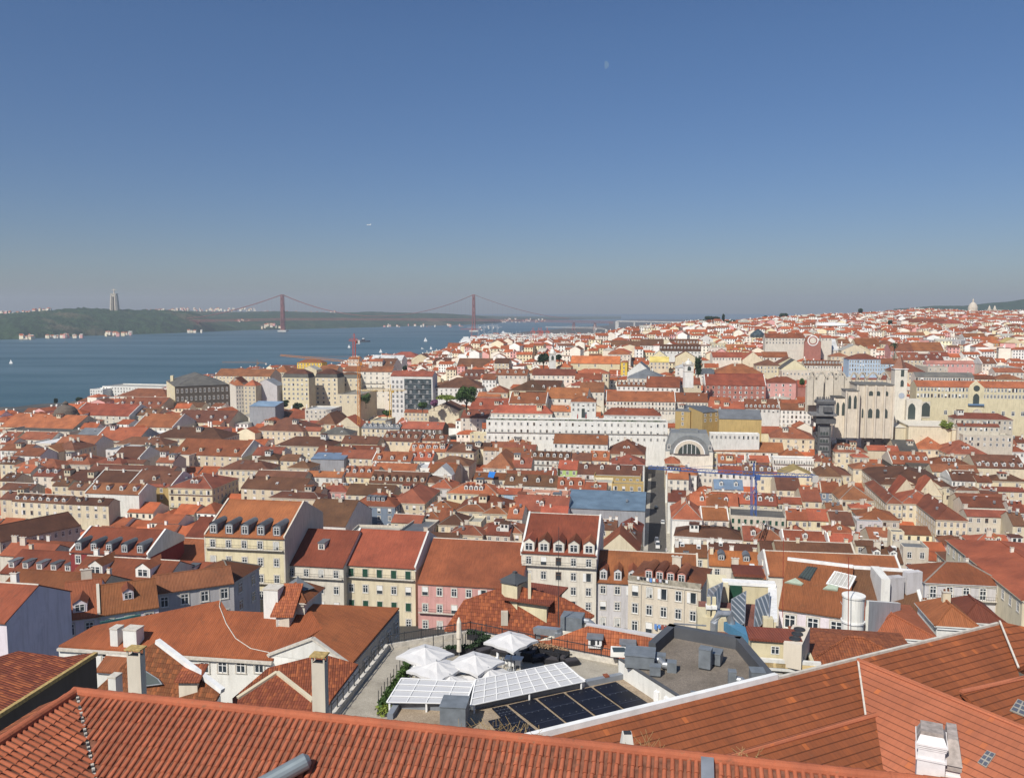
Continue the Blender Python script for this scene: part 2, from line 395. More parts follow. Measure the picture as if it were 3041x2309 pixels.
def house(xl,xr,yE,yR,typ='g',rc='o',wc='w',D=None,e=None,a=None,b=None,w=0,s=0,d=0,dk='g',F_='',k=0,t=None,c=-1,name=None,label=None,dwin=None,base=None,wk='case',side=None,par=None,cat='house',dv=.32,grp=None,wh=None,ww=None,st=3.3,ov=.35,dw=None,dh=None,dcol=None,cor=True,ch=None,side_s=None):
    if D is None: D=Dz(xl if typ!='p' else (xl+xr)/2,yE)
    P=PD(xl,yE,D); zE=P.z
    if e is not None:
        Q=PZ(xr,e,zE) if abs(e-922)>3 else PD(xr,e,D); v=Q-P; v.z=0; ex=v.normalized(); W=v.length; ey=Vector((-ex.y,ex.x,0)); yaw=math.atan2(-ex.y,ex.x)
    else:
        yaw=(YAW+(math.radians(random.gauss(0,1.6)) if not label else 0)) if a is None else math.radians(a); ex,ey=frame(yaw)
        # solve width: px(P+W ex)=xr
        kx=(xr-CX)/F; dep0=P.y*CP-(P.z-H)*SP
        W=(kx*dep0-P.x)/(ex.x-kx*ex.y*CP)
    W=abs(W); W=max(W,2.0)
    tt=t or .48
    up=Vector((0,0,1))
    def pyof(q): return proj(q)[1]
    dep=b
    rise=0; hd=0
    if typ in 'ghsm':
        if b is not None:
            hd=b/2 if typ!='s' else b
            lo,hi=0.0,hd*1.6
            mid=P+ex*(W*.5 if typ=='h' else 0)
            for _ in range(30):
                m=(lo+hi)/2
                if pyof(P+ex*W*.3+ey*hd+up*m)>yR+(0): lo=m
                else: hi=m
            rise=max(.12*hd,lo) if t is None else t*hd
        else:
            lo,hi=1.5,(16 if typ!='s' else 26)
            tq=tt if typ!='m' else .75
            for _ in range(30):
                m=(lo+hi)/2
                if pyof(P+ex*W*.3+ey*m+up*m*tq)>yR: lo=m
                else: hi=m
            hd=lo; rise=hd*tq
        dep=2*hd if typ!='s' else hd
    elif typ=='p':
        lo,hi=0,40
        for _ in range(30):
            m=(lo+hi)/2
            if pyof(P+ex*W/2+up*m)>yR: lo=m
            else: hi=m
        rise=lo; dep=b or max(8,W*.9)
    elif typ=='f':
        if b is None:
            lo,hi=3,45
            for _ in range(30):
                m=(lo+hi)/2
                if pyof(P+ey*m)>yR: lo=m
                else: hi=m
            dep=lo
        else: dep=b
    O=Vector((P.x,P.y,0))
    A=O; B=O+ex*W; Cc=B+ey*dep; Dd=O+ey*dep
    zg=min(ground(q.x,q.y) for q in (A,B,Cc,Dd))-1.5
    if base is not None: zg=base
    zg=min(zg,zE-3)
    ctr=(A+Cc)/2
    loc=Vector((ctr.x,ctr.y,zg))
    nm=name if name and name!='town_house' else {'g':'town_house','h':'hipped_house','p':'gable_fronted_house','f':'flat_roofed_building','s':'lean_to_building','m':'mansard_building'}[typ]
    root=thing(nm,label,cat,loc,grp)
    lod=0 if D<80 else (1 if D<215 else 2)
    wm=wallmat(wc); rm=rooftile(rc,lod)
    def at(x,y,z): return O+ex*x+ey*y+up*z
    # walls
    mb=MB(); zt=zE
    if typ=='g':
        mb.face([at(0,0,zg),at(W,0,zg),at(W,0,zt),at(0,0,zt)],wm)
        mb.face([at(W,dep,zg),at(0,dep,zg),at(0,dep,zt),at(W,dep,zt)],wm)
        mb.face([at(W,0,zg),at(W,dep,zg),at(W,dep,zt),at(W,hd,zt+rise),at(W,0,zt)],wm)
        mb.face([at(0,dep,zg),at(0,0,zg),at(0,0,zt),at(0,hd,zt+rise),at(0,dep,zt)],wm)
    elif typ=='s':
        mb.face([at(0,0,zg),at(W,0,zg),at(W,0,zt),at(0,0,zt)],wm)
        mb.face([at(W,dep,zg),at(0,dep,zg),at(0,dep,zt+rise),at(W,dep,zt+rise)],wm)
        mb.face([at(W,0,zg),at(W,dep,zg),at(W,dep,zt+rise),at(W,0,zt)],wm)
        mb.face([at(0,dep,zg),at(0,0,zg),at(0,0,zt),at(0,dep,zt+rise)],wm)
    elif typ=='p':
        mb.face([at(0,0,zg),at(W,0,zg),at(W,0,zt),at(W/2,0,zt+rise),at(0,0,zt)],wm)
        mb.face([at(W,dep,zg),at(0,dep,zg),at(0,dep,zt),at(W/2,dep,zt+rise),at(W,dep,zt)],wm)
        mb.face([at(W,0,zg),at(W,dep,zg),at(W,dep,zt),at(W,0,zt)],wm)
        mb.face([at(0,dep,zg),at(0,0,zg),at(0,0,zt),at(0,dep,zt)],wm)
    else:
        mb.prism([at(0,0,zg),at(W,0,zg),at(W,dep,zg),at(0,dep,zg)],up*(zt-zg),wm)
    if typ=='f':
        pw=.3; ph=.9 if dep>5 else .4
        for (x0,y0,x1,y1) in ((0,0,W,pw),(0,dep-pw,W,dep),(0,pw,pw,dep-pw),(W-pw,pw,W,dep-pw)):
            mb.prism([at(x0,y0,zt+.001),at(x1,y0,zt+.001),at(x1,y1,zt+.001),at(x0,y1,zt+.001)],up*ph,wm)
    wall=mb.build('wall',root)
    # roof
    mb=MB(); th=.16
    def slab(q): mb.prism(q,up*th,rm)
    h0=.02
    if typ=='g':
        sl=rise/hd; oo=ov
        slab([at(-.05,-oo,zt-oo*sl+h0),at(W+.05,-oo,zt-oo*sl+h0),at(W+.05,hd,zt+rise+h0),at(-.05,hd,zt+rise+h0)])
        slab([at(-.05,hd,zt+rise+h0),at(W+.05,hd,zt+rise+h0),at(W+.05,dep+oo,zt-oo*sl+h0),at(-.05,dep+oo,zt-oo*sl+h0)])
        if D<420: mb.tube([at(0,hd,zt+rise+.16),at(W,hd,zt+rise+.16)],.14 if D<260 else .2,rm if random.random()<.6 else stone,6)
    elif typ=='s':
        sl=rise/hd
        slab([at(-.1,-ov,zt-ov*sl+h0),at(W+.1,-ov,zt-ov*sl+h0),at(W+.1,dep+.1,zt+rise+h0),at(-.1,dep+.1,zt+rise+h0)])
    elif typ=='p':
        sl=rise/(W/2)
        slab([at(-ov,-.1,zt-ov*sl+h0),at(W/2,-.1,zt+rise+h0),at(W/2,dep+.1,zt+rise+h0),at(-ov,dep+.1,zt-ov*sl+h0)])
        slab([at(W/2,-.1,zt+rise+h0),at(W+ov,-.1,zt-ov*sl+h0),at(W+ov,dep+.1,zt-ov*sl+h0),at(W/2,dep+.1,zt+rise+h0)])
    elif typ=='h' or typ=='m':
        y0=0;x0=0; z1=zt; X0=-ov;Y0=-ov;X1=W+ov;Y1=dep+ov
        if typ=='m':
            mh=min(3.4,rise*.7+1.5); ins=mh*.32
            mm=rooftile('s' if rc!='b' else 'k',lod) if rc in 'srbo' else rm
            q0=[at(0,0,zt+h0),at(W,0,zt+h0),at(W,dep,zt+h0),at(0,dep,zt+h0)]
            q1=[at(ins,ins,zt+mh),at(W-ins,ins,zt+mh),at(W-ins,dep-ins,zt+mh),at(ins,dep-ins,zt+mh)]
            for i in range(4):
                j=(i+1)%4; mb.face([q0[i],q0[j],q1[j],q1[i]],mm)
            z1=zt+mh; X0=ins-.1;Y0=ins-.1;X1=W-ins+.1;Y1=dep-ins+.1; rise=max(.8,rise-mh)
        hw=min((X1-X0)/2,(Y1-Y0)/2)
        rz=z1+rise
        ym=(Y0+Y1)/2; xm=(X0+X1)/2
        if (X1-X0)>=(Y1-Y0):
            r0=at(X0+hw,ym,rz); r1=at(X1-hw,ym,rz)
            c0,c1,c2,c3=at(X0,Y0,z1),at(X1,Y0,z1),at(X1,Y1,z1),at(X0,Y1,z1)
            if (r1-r0).length<.1: fs=[[c0,c1,r1],[c1,c2,r1],[c2,c3,r1],[c3,c0,r1]]
            else: fs=[[c0,c1,r1,r0],[c1,c2,r1],[c2,c3,r0,r1],[c3,c0,r0]]
        else:
            r0=at(xm,Y0+hw,rz); r1=at(xm,Y1-hw,rz)
            c0,c1,c2,c3=at(X0,Y0,z1),at(X1,Y0,z1),at(X1,Y1,z1),at(X0,Y1,z1)
            fs=[[c0,c1,r0],[c1,c2,r1,r0],[c2,c3,r1],[c3,c0,r0,r1]]
        for q in fs: mb.face([p+up*(h0+th) for p in q],rm)
        mb.prism([c0+up*h0,c1+up*h0,c2+up*h0,c3+up*h0],up*(th-.003),wm if typ=='h' else rm,cap=False)
        if D<420:
            rm_=rm if random.random()<.5 or D<150 else rooftile('n',2)
            for p in (c0,c1):
                q=r0 if p is c0 or (X1-X0)<(Y1-Y0) else r1
                mb.tube([p+up*.2,q+up*.2],.16,rm_,5)
            mb.tube([r0+up*.2,r1+up*.2],.16,rm_,5)
    elif typ=='f':
        mb.face([at(.3,.3,zt+.02),at(W-.3,.3,zt+.02),at(W-.3,dep-.3,zt+.02),at(.3,dep-.3,zt+.02)],rm)
    roof=mb.build('roof',root)
    # party wall parapets
    pm=whitewall if wc in 'WwcbPpGrk' else wallmat('s')
    for ch_,x in (('l',0),('r',W)):
        if ch_ in F_ and typ in 'gs':
            m2=MB(); q=[at(x-.22,-.1,zt-.7),at(x-.22,-.1,zt+.45),at(x-.22,hd,zt+rise+.5)]
            if typ=='g': q+=[at(x-.22,dep+.1,zt+.45),at(x-.22,dep+.1,zt-.7)]
            else: q+=[at(x-.22,hd,zt-.7)]
            m2.prism(q,ex*.44,pm); m2.build('parapet',root)
    if cor and typ!='f' and D<650 and wc!='x':
        m2=MB(); m2.prism([at(0,-.2,zt-.32),at(W,-.2,zt-.32),at(W,-.003,zt-.32),at(0,-.003,zt-.32)],up*.3,stone if wc not in 'W' else white)
        m2.build('cornice',root)
    # windows
    nwin=0
    Wwin=ww or min(1.25,W/max(1,w)*.42) if w else 1
    Hwin=wh or (1.9 if st>3 else 1.4)
    nrm_yaw=-yaw
    for r in range(s):
        zc=zE-1.75-r*st
        if typ=='f': zc+= .3
        if zc<zg+1: break
        for i in range(w):
            if nwin>=88: break
            x=(i+.5)*W/w
            kk=wk if isinstance(wk,str) else wk[min(r,len(wk)-1)]
            if kk in ('case','door') and w>3 and random.random()<.33: kk=random.choice(['curt','wood','blind','open'])
            if kk=='mix': kk=random.choice(['case','case','curt','curt','wood','blind','open','case'])
            o=inst('window',WIN[kk],root,at(x,-.0,zc),nrm_yaw,(Wwin,1,Hwin)); nwin+=1
        if (k>>r)&1:
            m2=MB(); zb=zc-Hwin/2-.1
            m2.prism([at(.2,-.75,zb),at(W-.2,-.75,zb),at(W-.2,-.12,zb),at(.2,-.12,zb)],up*.12,stone)
            m2.bar(at(.2,-.72,zb+1.05),at(W-.2,-.72,zb+1.05),.05,darkm)
            n=int(W/.35) if D<230 else int(W/.9)
            for i in range(n+1): m2.bar(at(.2+(W-.4)*i/n,-.72,zb+.12),at(.2+(W-.4)*i/n,-.72,zb+1.05),.025 if D<230 else .05,darkm)
            m2.build('balcony',root)
    # side windows where the side shows
    vis_right=(proj(at(W,dep,zE))[0]>proj(at(W,0,zE))[0]+1)
    if side is None: side=(typ in 'hfm') and D<640 and dep>7
    if side and s:
        n=max(1,int(dep/3.4)); 
        for r in range(side_s or s):
            zc=zE-1.75-r*st
            if zc<zg+1: break
            for i in range(n):
                if nwin>=98: break
                y=(i+.5)*dep/n
                if vis_right: inst('window',WIN['case'],root,at(W,y,zc),nrm_yaw+math.pi/2,(1.1,1,Hwin))
                else: inst('window',WIN['case'],root,at(0,y,zc),nrm_yaw-math.pi/2,(1.1,1,Hwin))
                nwin+=1
    # dormers
    if d and typ in 'ghsm':
        sl=rise/hd if hd and typ!='m' else 2
        wd=dw or min(1.7,W/d*.5); hdm=dh or min(1.9,rise*.6)
        dm=dormer_mesh(wd,hdm,max(sl,.3),dk,wallmat(dcol) if dcol else (greym if dk=='c' else whitewall if random.random()<.7 else wm),rooftile('s',lod) if dk in 'bc' else rm)
        ydist=hd*dv if typ!='m' else .35
        ins_=hd*.9 if typ=='h' else 0
        if typ=='h' and W-2*ins_<d*wd: ins_=max(0,(W-d*wd*1.3)/2)
        for i in range(d):
            x=ins_+(i+.5)*(W-2*ins_)/d
            zz=zE+ydist*sl+.15 if typ!='m' else zE+.5
            o=inst('dormer',dm,roof,at(x,ydist,zz),nrm_yaw)
            inst('window',WIN['bare'],o,Vector((0,-.02,hdm*.5)),0,(wd*.72,1,hdm*.8))
    # chimneys
    nch=c if c>=0 else (random.choice([1,2,2,3]) if typ in 'gh' and D<800 else 0)
    for i in range(nch):
        x=random.choice([.06,.94,random.uniform(.2,.8)])*W if typ=='g' else random.uniform(.25,.75)*W
        y=hd*random.uniform(.75,1.25) if hd else dep/2
        m2=random.choice(CHM) if ch is None else CHM[ch]
        inst('chimney',m2,roof,at(x,y,zE+rise*.82),nrm_yaw)
    if CLUT and not label and D<620 and typ in 'ghs' and D>180:
        sl_=rise/hd
        for i in range(random.choice([0,1,2,2,3])):
            kk=random.choice(['hatch','attic','tank','antenna','antenna','hatch'])
            if kk=='attic' and (hd<5 or W<9): kk='hatch'
            y=hd*random.uniform(.35,.95); x=random.uniform(.12,.88)*W
            inst(kk if kk!='hatch' else 'roof_hatch',random.choice(CLUT[kk]),roof,at(x,y,zE+y*sl_-.1),nrm_yaw)
    pc=proj(at(W/2,0,zE))
    root['_px']=[pc[0],pc[1]]
    HOUSES.append(dict(o=root,px=pc[0],py=pc[1],rc=rc,wc=wc,typ=typ,w=w,d=d,lab=label,D=D,W=W,x0=xl,x1=xr,yE=yE,yR=yR))
    return dict(root=root,at=at,W=W,dep=dep,zE=zE,hd=hd,rise=rise,zg=zg,ex=ex,ey=ey,yaw=yaw,wall=wall,roof=roof)
def table(x0,y0,sc,txt):
    for line in txt.strip().splitlines():
        line=line.split('#')[0].strip()
        if not line: continue
        tk=line.split(); xl,xr,yE,yR=[float(v) for v in tk[:4]]
        kw=dict(typ=tk[4],rc=tk[5],wc=tk[6])
        for q in tk[7:]:
            if '=' in q:
                kk,v=q.split('=')
                if kk=='e': kw['e']=y0+float(v)/sc
                elif kk in ('dk','wk','dcol'): kw[kk]=v
                elif kk in ('k','ch'): kw[kk]=int(v)
                elif kk=='n': kw['name']=v; kw['cat']=v.replace('_',' ')
                else: kw[kk]=float(v)
            elif q[0] in 'wsdc' and q[1:].isdigit(): kw[q[0]]=int(q[1:])
            elif q[0]=='F': kw['F_']=q[1:] or 'lr'
            elif q=='S': kw['side']=True
            elif q=='NS': kw['side']=False
        if 'name' not in kw: kw['name']='town_house'
        if 'w' not in kw and kw['typ']!='p' and kw['wc'] not in 'xd':
            Dd=kw.get('D') or Dz(x0+xl/sc,y0+yE/sc); kw['w']=max(2,min(9,round((xr-xl)/sc*Dd/F/3.6))); kw['s']=2
            if (xr-xl)/sc*Dd/F<6: kw['w']=1
        house(x0+xl/sc,x0+xr/sc,y0+yE/sc,y0+yR/sc,grp='houses of the old town',**kw)
# ---- the river-side, seen left of the picture
table(0,1050,2.765,'''
0 600 597 437 g o c ww=1
600 1060 500 378 g o w F
940 1310 440 330 g r c d5
958 1370 348 284 h r w
840 1368 272 250 f c W w22 s3 D=930 ww=1.3 n=office_block
738 842 296 284 f w W w5 s2 D=915 ww=1.3 n=office_block
20 570 636 560 f k s w0
640 860 660 610 s s c
830 1095 600 540 f d d D=640
770 1128 706 602 g o w Fl
1102 1415 597 482 g o w F
1010 1290 500 446 g b c d3
1420 1880 557 462 g b c d4 w8 s1
1440 1655 437 397 g b c
600 790 600 560 g r c
450 768 742 667 g r W
935 1350 742 682 h b c w7 s1
1240 1820 690 600 h b c
1090 1300 688 640 f w W n=roof_terrace_building
310 480 800 756 p r c
415 612 790 706 h b c w5 s1
868 1060 800 742 f w W
905 1130 862 760 g b w F
1060 1250 800 742 h k c w4 s1
480 740 905 820 h r s d3 w4 s2
770 1000 900 832 h r c d2
1240 1420 812 756 g r c
1280 1420 890 828 g r s w3 s1
1418 1552 842 812 f g n w1 s2 b=16
1500 1560 750 668 g o W D=560
120 250 975 906 g o w w3 s1
270 468 1000 932 g r w d3
1415 1985 822 700 g o c d4 w9 s2 Fr dv=.2 c0
420 790 1038 952 g b c c1
770 1075 1052 956 g b c Fl
1060 1405 1072 960 g b c Flr d1
700 1140 1140 1062 g r W d4 c3 F w0 dv=.3
1140 1385 1085 1072 g r O w2 s2
1382 1742 1100 985 h r y w6 s4 k=5 d2 b=26 dv=.3
100 545 1205 1150 g b c d7 dv=.15
545 890 1230 1182 g b c d2
0 110 880 842 g r w
110 330 832 772 g r W
240 420 742 692 f w w w2 s1
0 100 740 690 g r w
110 470 925 860 h r c w6 s1
0 240 790 740 g r W
0 120 900 870 g b c d3
990 1180 895 868 g b c
730 1420 955 912 g b c c2
430 560 1080 1030 g b c
560 700 1110 1060 g b c d1
0 120 1040 980 g b c
0 250 1110 1060 g b c
0 210 1190 1130 g b c
150 420 700 640 g r w
0 130 690 640 g r c
''')
table(600,1000,2.765,'''
780 985 212 183 h o Y D=1000
105 560 318 262 g r c w15 s3 D=860 st=4
570 700 290 236 h o c D=900
108 190 412 396 f g y w3 s4 D=770 b=14
222 290 385 328 h r c w3 s6 D=760 b=20
276 342 402 352 h o w w3 s7 D=705 b=30 a=-28
342 440 402 352 h o c w3 s7 D=705 b=12
430 615 398 348 p g g D=715 b=14
388 600 568 528 s u x D=640 b=16 n=sheeted_scaffold_building
658 875 335 262 m b y w6 s5 D=715 b=14 st=4 ww=1.6
925 1112 335 262 m b c w4 s6 D=735 b=16 st=4 ww=1.6
1110 1288 340 290 m b c w4 s2 D=750 b=14 st=4
1108 1290 478 440 f c c w3 s2 D=700 st=4
1165 1560 282 240 g r w w8 s6 D=760 b=14 k=12 st=4
1370 1480 200 182 g o w D=900
1200 1290 182 166 g o w D=950
820 940 270 240 p c y D=800
960 1110 270 235 g r c D=820
845 1060 600 572 f w w D=640
1500 1560 350 345 f w w w1 s5 D=720 b=10 st=4
1880 2100 408 360 h b w w7 s1
1525 1775 168 105 h R W w9 s1 D=1250
1720 1870 180 140 p b y D=1150
1380 1570 240 175 g b w d3 D=900
1385 1640 190 150 g w W d2 D=1050
600 830 240 232 g r c
430 830 768 655 h b c c0
710 1095 668 602 g o c c0
500 740 662 588 h b c c0
930 1092 716 614 h b c c0
1090 1290 732 658 p o c
1310 1620 748 712 g s c d7
1382 1505 692 664 f c y
1635 1975 752 696 g R d w8 s2
780 998 712 686 g o w w5 s1
780 972 768 738 g r c w4 s1
965 1210 802 738 h k c w5 s2
600 1050 892 816 h b c w9 s2
1140 1440 872 812 g b y
1475 1772 850 772 g b c d5 w6 s1
1772 2002 848 800 g r c d3 w5 s1
1180 1482 945 890 g v s
930 1212 958 896 g r c
1130 1425 990 926 g r c
1400 1712 1012 940 g o w d3 w8 s2 Fl dv=.1
1700 1890 1012 940 g o c d3 w5 s1 k=1
1710 2002 932 872 g o c d5 w7 s1
2000 2230 948 868 h b c w6 s2
1880 2190 1052 975 h b s w5 s1
1742 1900 1085 1040 f w W
1888 2050 1130 1062 p w W
1380 1750 1095 1035 g o w w7 s1
1850 2100 1085 1030 g o w
893 1165 1000 950 s u x b=12 n=sheeted_scaffold_building
412 640 968 900 g r w s2 w4
428 625 1008 950 h b c w4 s1
632 782 1012 962 g b c w3 s1
700 880 1075 1010 h b c w3 s1
135 542 1088 1010 h b c w9 s2
420 832 1160 1096 g b c
830 1147 1142 1100 g o W w4 s2 Fl st=4
1147 1388 1142 1060 g r y d4 s1 w5
1370 1832 1192 1102 g b c d8 dv=.15
1612 1720 1160 1148 f o O w1 s1
320 832 1238 1150 g b c w7 s2
960 1212 1262 1200 g r p w3 s2
1540 1828 1362 1225 h r c w5 s2 b=28
1180 1560 1290 1210 g b c
800 960 1300 1230 g b c
1870 2050 1240 1160 h o g
1280 1420 1150 1060 g v y
1530 1620 480 430 g c w
''')
table(1200,1000,2.765,'''
350 452 100 50 g o Y D=1290 b=20
462 700 155 102 g o Y D=1270 b=22
640 745 160 105 p O Y D=1265
230 458 228 170 g b c
430 745 242 172 g b c F
740 860 215 175 g b c
60 220 215 142 p b y D=1150
0 190 330 280 g r w D=735 w0
250 640 418 330 h b W w10 s2 D=700
480 650 345 262 g b c d4
640 752 350 300 g r W w4 s2
745 1010 312 264 g r w d4 w7 s1
1050 1405 312 262 g r w c2
1010 1130 300 250 h o w
865 1180 440 345 h b y w3 s3
1000 1275 448 350 g b y d3 c3
1368 1772 216 156 g O y w3 s1 st=5 wh=3.2 D=800 b=16
1250 1370 250 212 h O y
1780 1832 210 196 h o Y w1 s6 b=20 D=765
1400 1620 350 300 g o w w7 s1
1400 1680 300 262 h o c
1370 1620 402 345 h o w
1440 1640 450 370 g r w w5 s2
1640 1950 85 36 g b y w0 D=1020
1605 1860 40 2 g o W w12 s2 D=1100
1860 2125 50 5 h r W w10 s2 D=1080
1690 1870 130 95 h o w
1830 2130 340 260 h s w
1905 2010 290 272 g r W
2010 2140 350 215 f s W D=720
860 1165 542 455 g o c d2 F
1150 1500 502 415 g o w w7 s1 e=510
1370 1575 535 478 h o W D=556 b=17 n=tower_block
712 1215 626 560 h o w w12 s2 D=558 b=10
1200 1370 610 560 g o w D=562
1640 2110 642 582 h o W w12 s1 D=558 b=10
535 870 592 500 g o w d2 w7 s1
600 790 490 452 g o w
680 850 460 400 h v c
675 2165 692 640 f c W w28 s3 e=712 D=540 k=2 b=16 ww=1.1 n=long_hotel_building st=4.6
465 690 662 600 g r w d2 w4 s3
0 462 618 598 g v c w14 s3
200 450 600 545 p b c
0 318 742 695 g R d w9 s1
120 330 848 800 g r c d3
320 700 905 862 g b c w7 s2
540 690 800 780 f c y b=8
40 330 935 872 g o c d5
700 1010 905 860 g r c
650 1000 930 905 g r w
810 1080 922 880 g r c
820 1020 880 840 h o Y
1225 1672 870 800 g v W D=500 w10 s2 b=14 st=3.6
650 890 1078 932 h r w w6 s3 F dw=1
880 1045 1070 990 g r w d1
880 1040 985 930 g r c
1040 1362 1005 938 g b W d6 w8 s2 k=1
1370 1535 1010 950 g b c
1525 1685 1012 935 g o c d2
1670 1975 962 842 h r c d2
1690 1975 1045 962 h R W
1262 1422 1086 1012 g o G w3 s2
1420 1955 1122 1046 g b g w9 s1 d4 k=1 dv=.5
820 1255 1210 1130 g b w d4
820 1220 1125 1096 g o w F
1080 1250 1130 1095 g o W
350 770 1282 1190 h o y w9 s1 d4
745 965 1282 1235 g o b w3 s1
1255 1480 1250 1150 g o w d3
960 1475 1285 1250 g P n
1560 1945 1150 1128 f c O b=9
1480 1660 1260 1190 g v c d1
570 830 1160 1110 g v c
0 250 1190 1120 h b c w5 s1
200 420 1110 1040 g o c
1055 1170 1340 1292 f c w
900 1340 1420 1300 g r w d1
430 900 1420 1300 h v c
1210 1245 1100 1070 g r c
''')
table(1800,1000,3.16,'''
0 650 600 508 g o w w20 s3 k=2 F
590 955 606 522 g o w w12 s3 k=2
0 330 100 36 g b y D=950
20 230 165 108 h o w
320 540 80 20 g b W w9 s2
500 890 130 70 g b W d12 w12 s1
590 860 50 20 g b w
410 590 200 130 p c y
650 840 190 135 p r y
410 590 235 185 g y c
200 430 330 240 p s W
840 1015 350 296 g s w Fl
650 820 290 250 h w W w3 s3
960 1130 110 50 f c w w6 s2
1130 1310 125 70 g o Y D=900
1000 1290 190 142 g o w w10 s1
1280 1470 215 140 p o c
1470 1710 190 140 g o w
1410 1645 270 210 h b c w7 s2
1600 1850 260 195 p b y w5 s1
1645 1890 300 215 p k y w5 s1
1860 2212 265 220 g b w d12 w14 s3
1650 2212 330 318 f c n w16 s1
1016 1480 344 252 h o k w8 s1
1240 1350 335 300 h o k w3 s1
1360 1470 360 345 f o k w3 s1
930 1500 452 352 g o P w11 s3 F st=3.8
1500 1830 432 372 h o p w5 s3 st=3.8
1800 1930 470 405 g o P w0 b=20
100 372 460 424 g r W w6 s1 d6
372 690 470 372 g o W
680 892 446 384 g o c w4 s1 F
500 690 462 410 h s W
960 1300 668 602 g o c
1300 1632 670 582 g r W w8 s1 F d8 dv=.1
1610 1925 682 622 g r W w8 s4 F
650 790 690 642 s s O w1 s3 D=535 e=700 b=16
830 905 690 672 f s W w2 s5 D=532 b=16
905 1060 710 652 s s O D=520 b=14 e=700
1060 1460 765 680 g s O w0 D=512
1180 1280 700 692 f c y
940 1450 880 832 g o c
975 1440 916 862 f w W w11 s1 D=500 b=6
985 1672 1065 980 g v n c0
1540 1955 948 832 h r c w6 s4
1430 1660 900 838 g o y w0
1570 1990 1148 1125 f w W w18 s3 k=1 st=3.6
1640 1870 1125 1048 h o w D=482 b=9
1050 1220 1180 1100 g o W d2 w4 s1
1220 1300 1175 1108 g o c Fr
1345 1540 1172 1112 g o W F
840 1052 1120 1100 f c y w4 s3
560 700 1190 1120 h o c
560 850 1290 1200 h o W
1050 1290 1272 1208 g o W w4 s2
1285 1572 1288 1182 g b W d4 w6 s1
1640 1945 1296 1238 p y y w3 s2
580 775 1330 1230 s o w
860 1050 1262 1250 f w w w4 s2
1015 1290 1425 1340 g u w d2
1420 1620 1330 1302 f c c w2 s3
1600 1830 1430 1300 g b c
1840 1995 1480 1412 g o n d1
1990 2200 1450 1355 g o B F w2 s1
1990 2212 1310 1195 h b y w6 s1
580 760 1540 1440 g r W
690 880 1560 1470 h r c
930 1250 1545 1450 g r y
1240 1600 1560 1480 g o y d2
1600 1840 1560 1500 g o c
930 1130 1570 1500 g R c
2030 2120 1180 1130 g o c
1960 2110 1170 1090 h r c
''')
table(2341,1000,3.16,'''
570 866 212 158 h r b w12 s4 D=690
866 1062 252 202 g r b w8 s2
1000 1290 330 235 h r c
570 1000 400 290 h r c
1195 1745 372 332 g k w w22 s1 D=640 ww=1.4
1310 1500 290 270 f c s w4 s2
1180 1462 122 28 g o c F
1460 1640 90 50 f w y
870 980 70 30 h r y
640 860 90 10 g o y w3 s1
1040 1250 215 145 g r c d3
1250 1460 215 160 g r w d2
1300 1750 250 222 g P p w10 s1
1350 1510 180 140 g o W w4 s1
1660 1840 45 0 f s g w8 s3
1860 2000 60 0 h O O
1820 1960 250 190 g r w d1 F
2030 2200 300 250 f c W w3 s3
1740 1940 395 360 g r y
1940 2212 330 290 g r w
580 770 125 75 p b y w3 s2
400 570 185 150 h r c w4 s2
370 470 125 20 s w w
470 580 60 20 g r c
960 1180 130 60 g r p
1950 2212 400 350 h r c
1560 2110 768 712 h r s w11 s2 D=520
1590 1985 836 812 g r s w8 s1 D=505
685 1000 945 882 g o W w4 s2
440 745 1082 1006 h r c d3 w4 s2
745 1042 1062 1016 g o c w0
1000 1220 1062 965 g k c
1220 1500 1055 930 h o c d1 w4 s1
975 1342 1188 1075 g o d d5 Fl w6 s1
1500 1880 1100 970 h r c d2
1725 2150 1005 956 g r W w9 s1
1760 2230 1222 1102 g b c d6 w1 s1 dv=.1
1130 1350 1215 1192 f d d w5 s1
610 982 1240 1172 h r c w5 s1
610 760 1130 1085 h o c
1340 1700 1190 1120 h v c d3
1350 1790 1260 1195 g r c
1530 1772 1335 1256 g b W d3 F w5 s1
1770 1915 1360 1300 g r c
1910 2230 1352 1285 h b y w2 s1
960 1210 1385 1330 p o c
1210 1450 1410 1335 p o c
860 1540 1385 1222 h b c b=44 w9 s2
1560 1830 1440 1400 h b w
1830 2220 1440 1408 g v c
1610 2100 1560 1470 g r c s1 w6
290 590 1292 1192 h b y w5 s1
440 540 1072 1040 h b y b=40 s2 w2
2090 2230 1080 1020 h o W w2 s1
2110 2230 990 930 g r w
1590 1740 940 880 g c c
1640 2110 930 880 f c s D=498 b=12
2110 2230 870 840 f w O
1150 1540 870 830 f c y D=515 b=20
''')
table(800,1400,2.212,'''
545 825 222 128 h v B d4 w4 s3 k=4 b=18 dk=b
330 510 130 75 h r p w3 s1
1180 1500 130 85 h o y w5 s1 d3
1030 1210 250 185 h o c
1225 1420 260 215 h r c
1400 1560 275 225 h r c w2 s1
1560 1660 305 220 g o w d1
1390 1660 395 320 h r c
1110 1290 350 270 h b c
1180 1400 410 350 h r c
1690 1800 200 160 g o w
1600 1960 215 165 g r c d1
1490 1650 145 105 g o b w2 s1
1660 1960 145 118 g P n
1780 1960 275 225 g o W
1300 1390 340 300 f c c
850 1010 400 320 f s s
980 1120 310 260 h o c
800 1000 330 280 g r c
380 540 230 180 g b c
0 330 170 130 h b c
210 500 345 182 g b W w0
1100 1180 330 240 g v c
1420 1580 410 345 g v s d1
1000 1240 440 400 g b c
540 850 400 360 f c s
''')
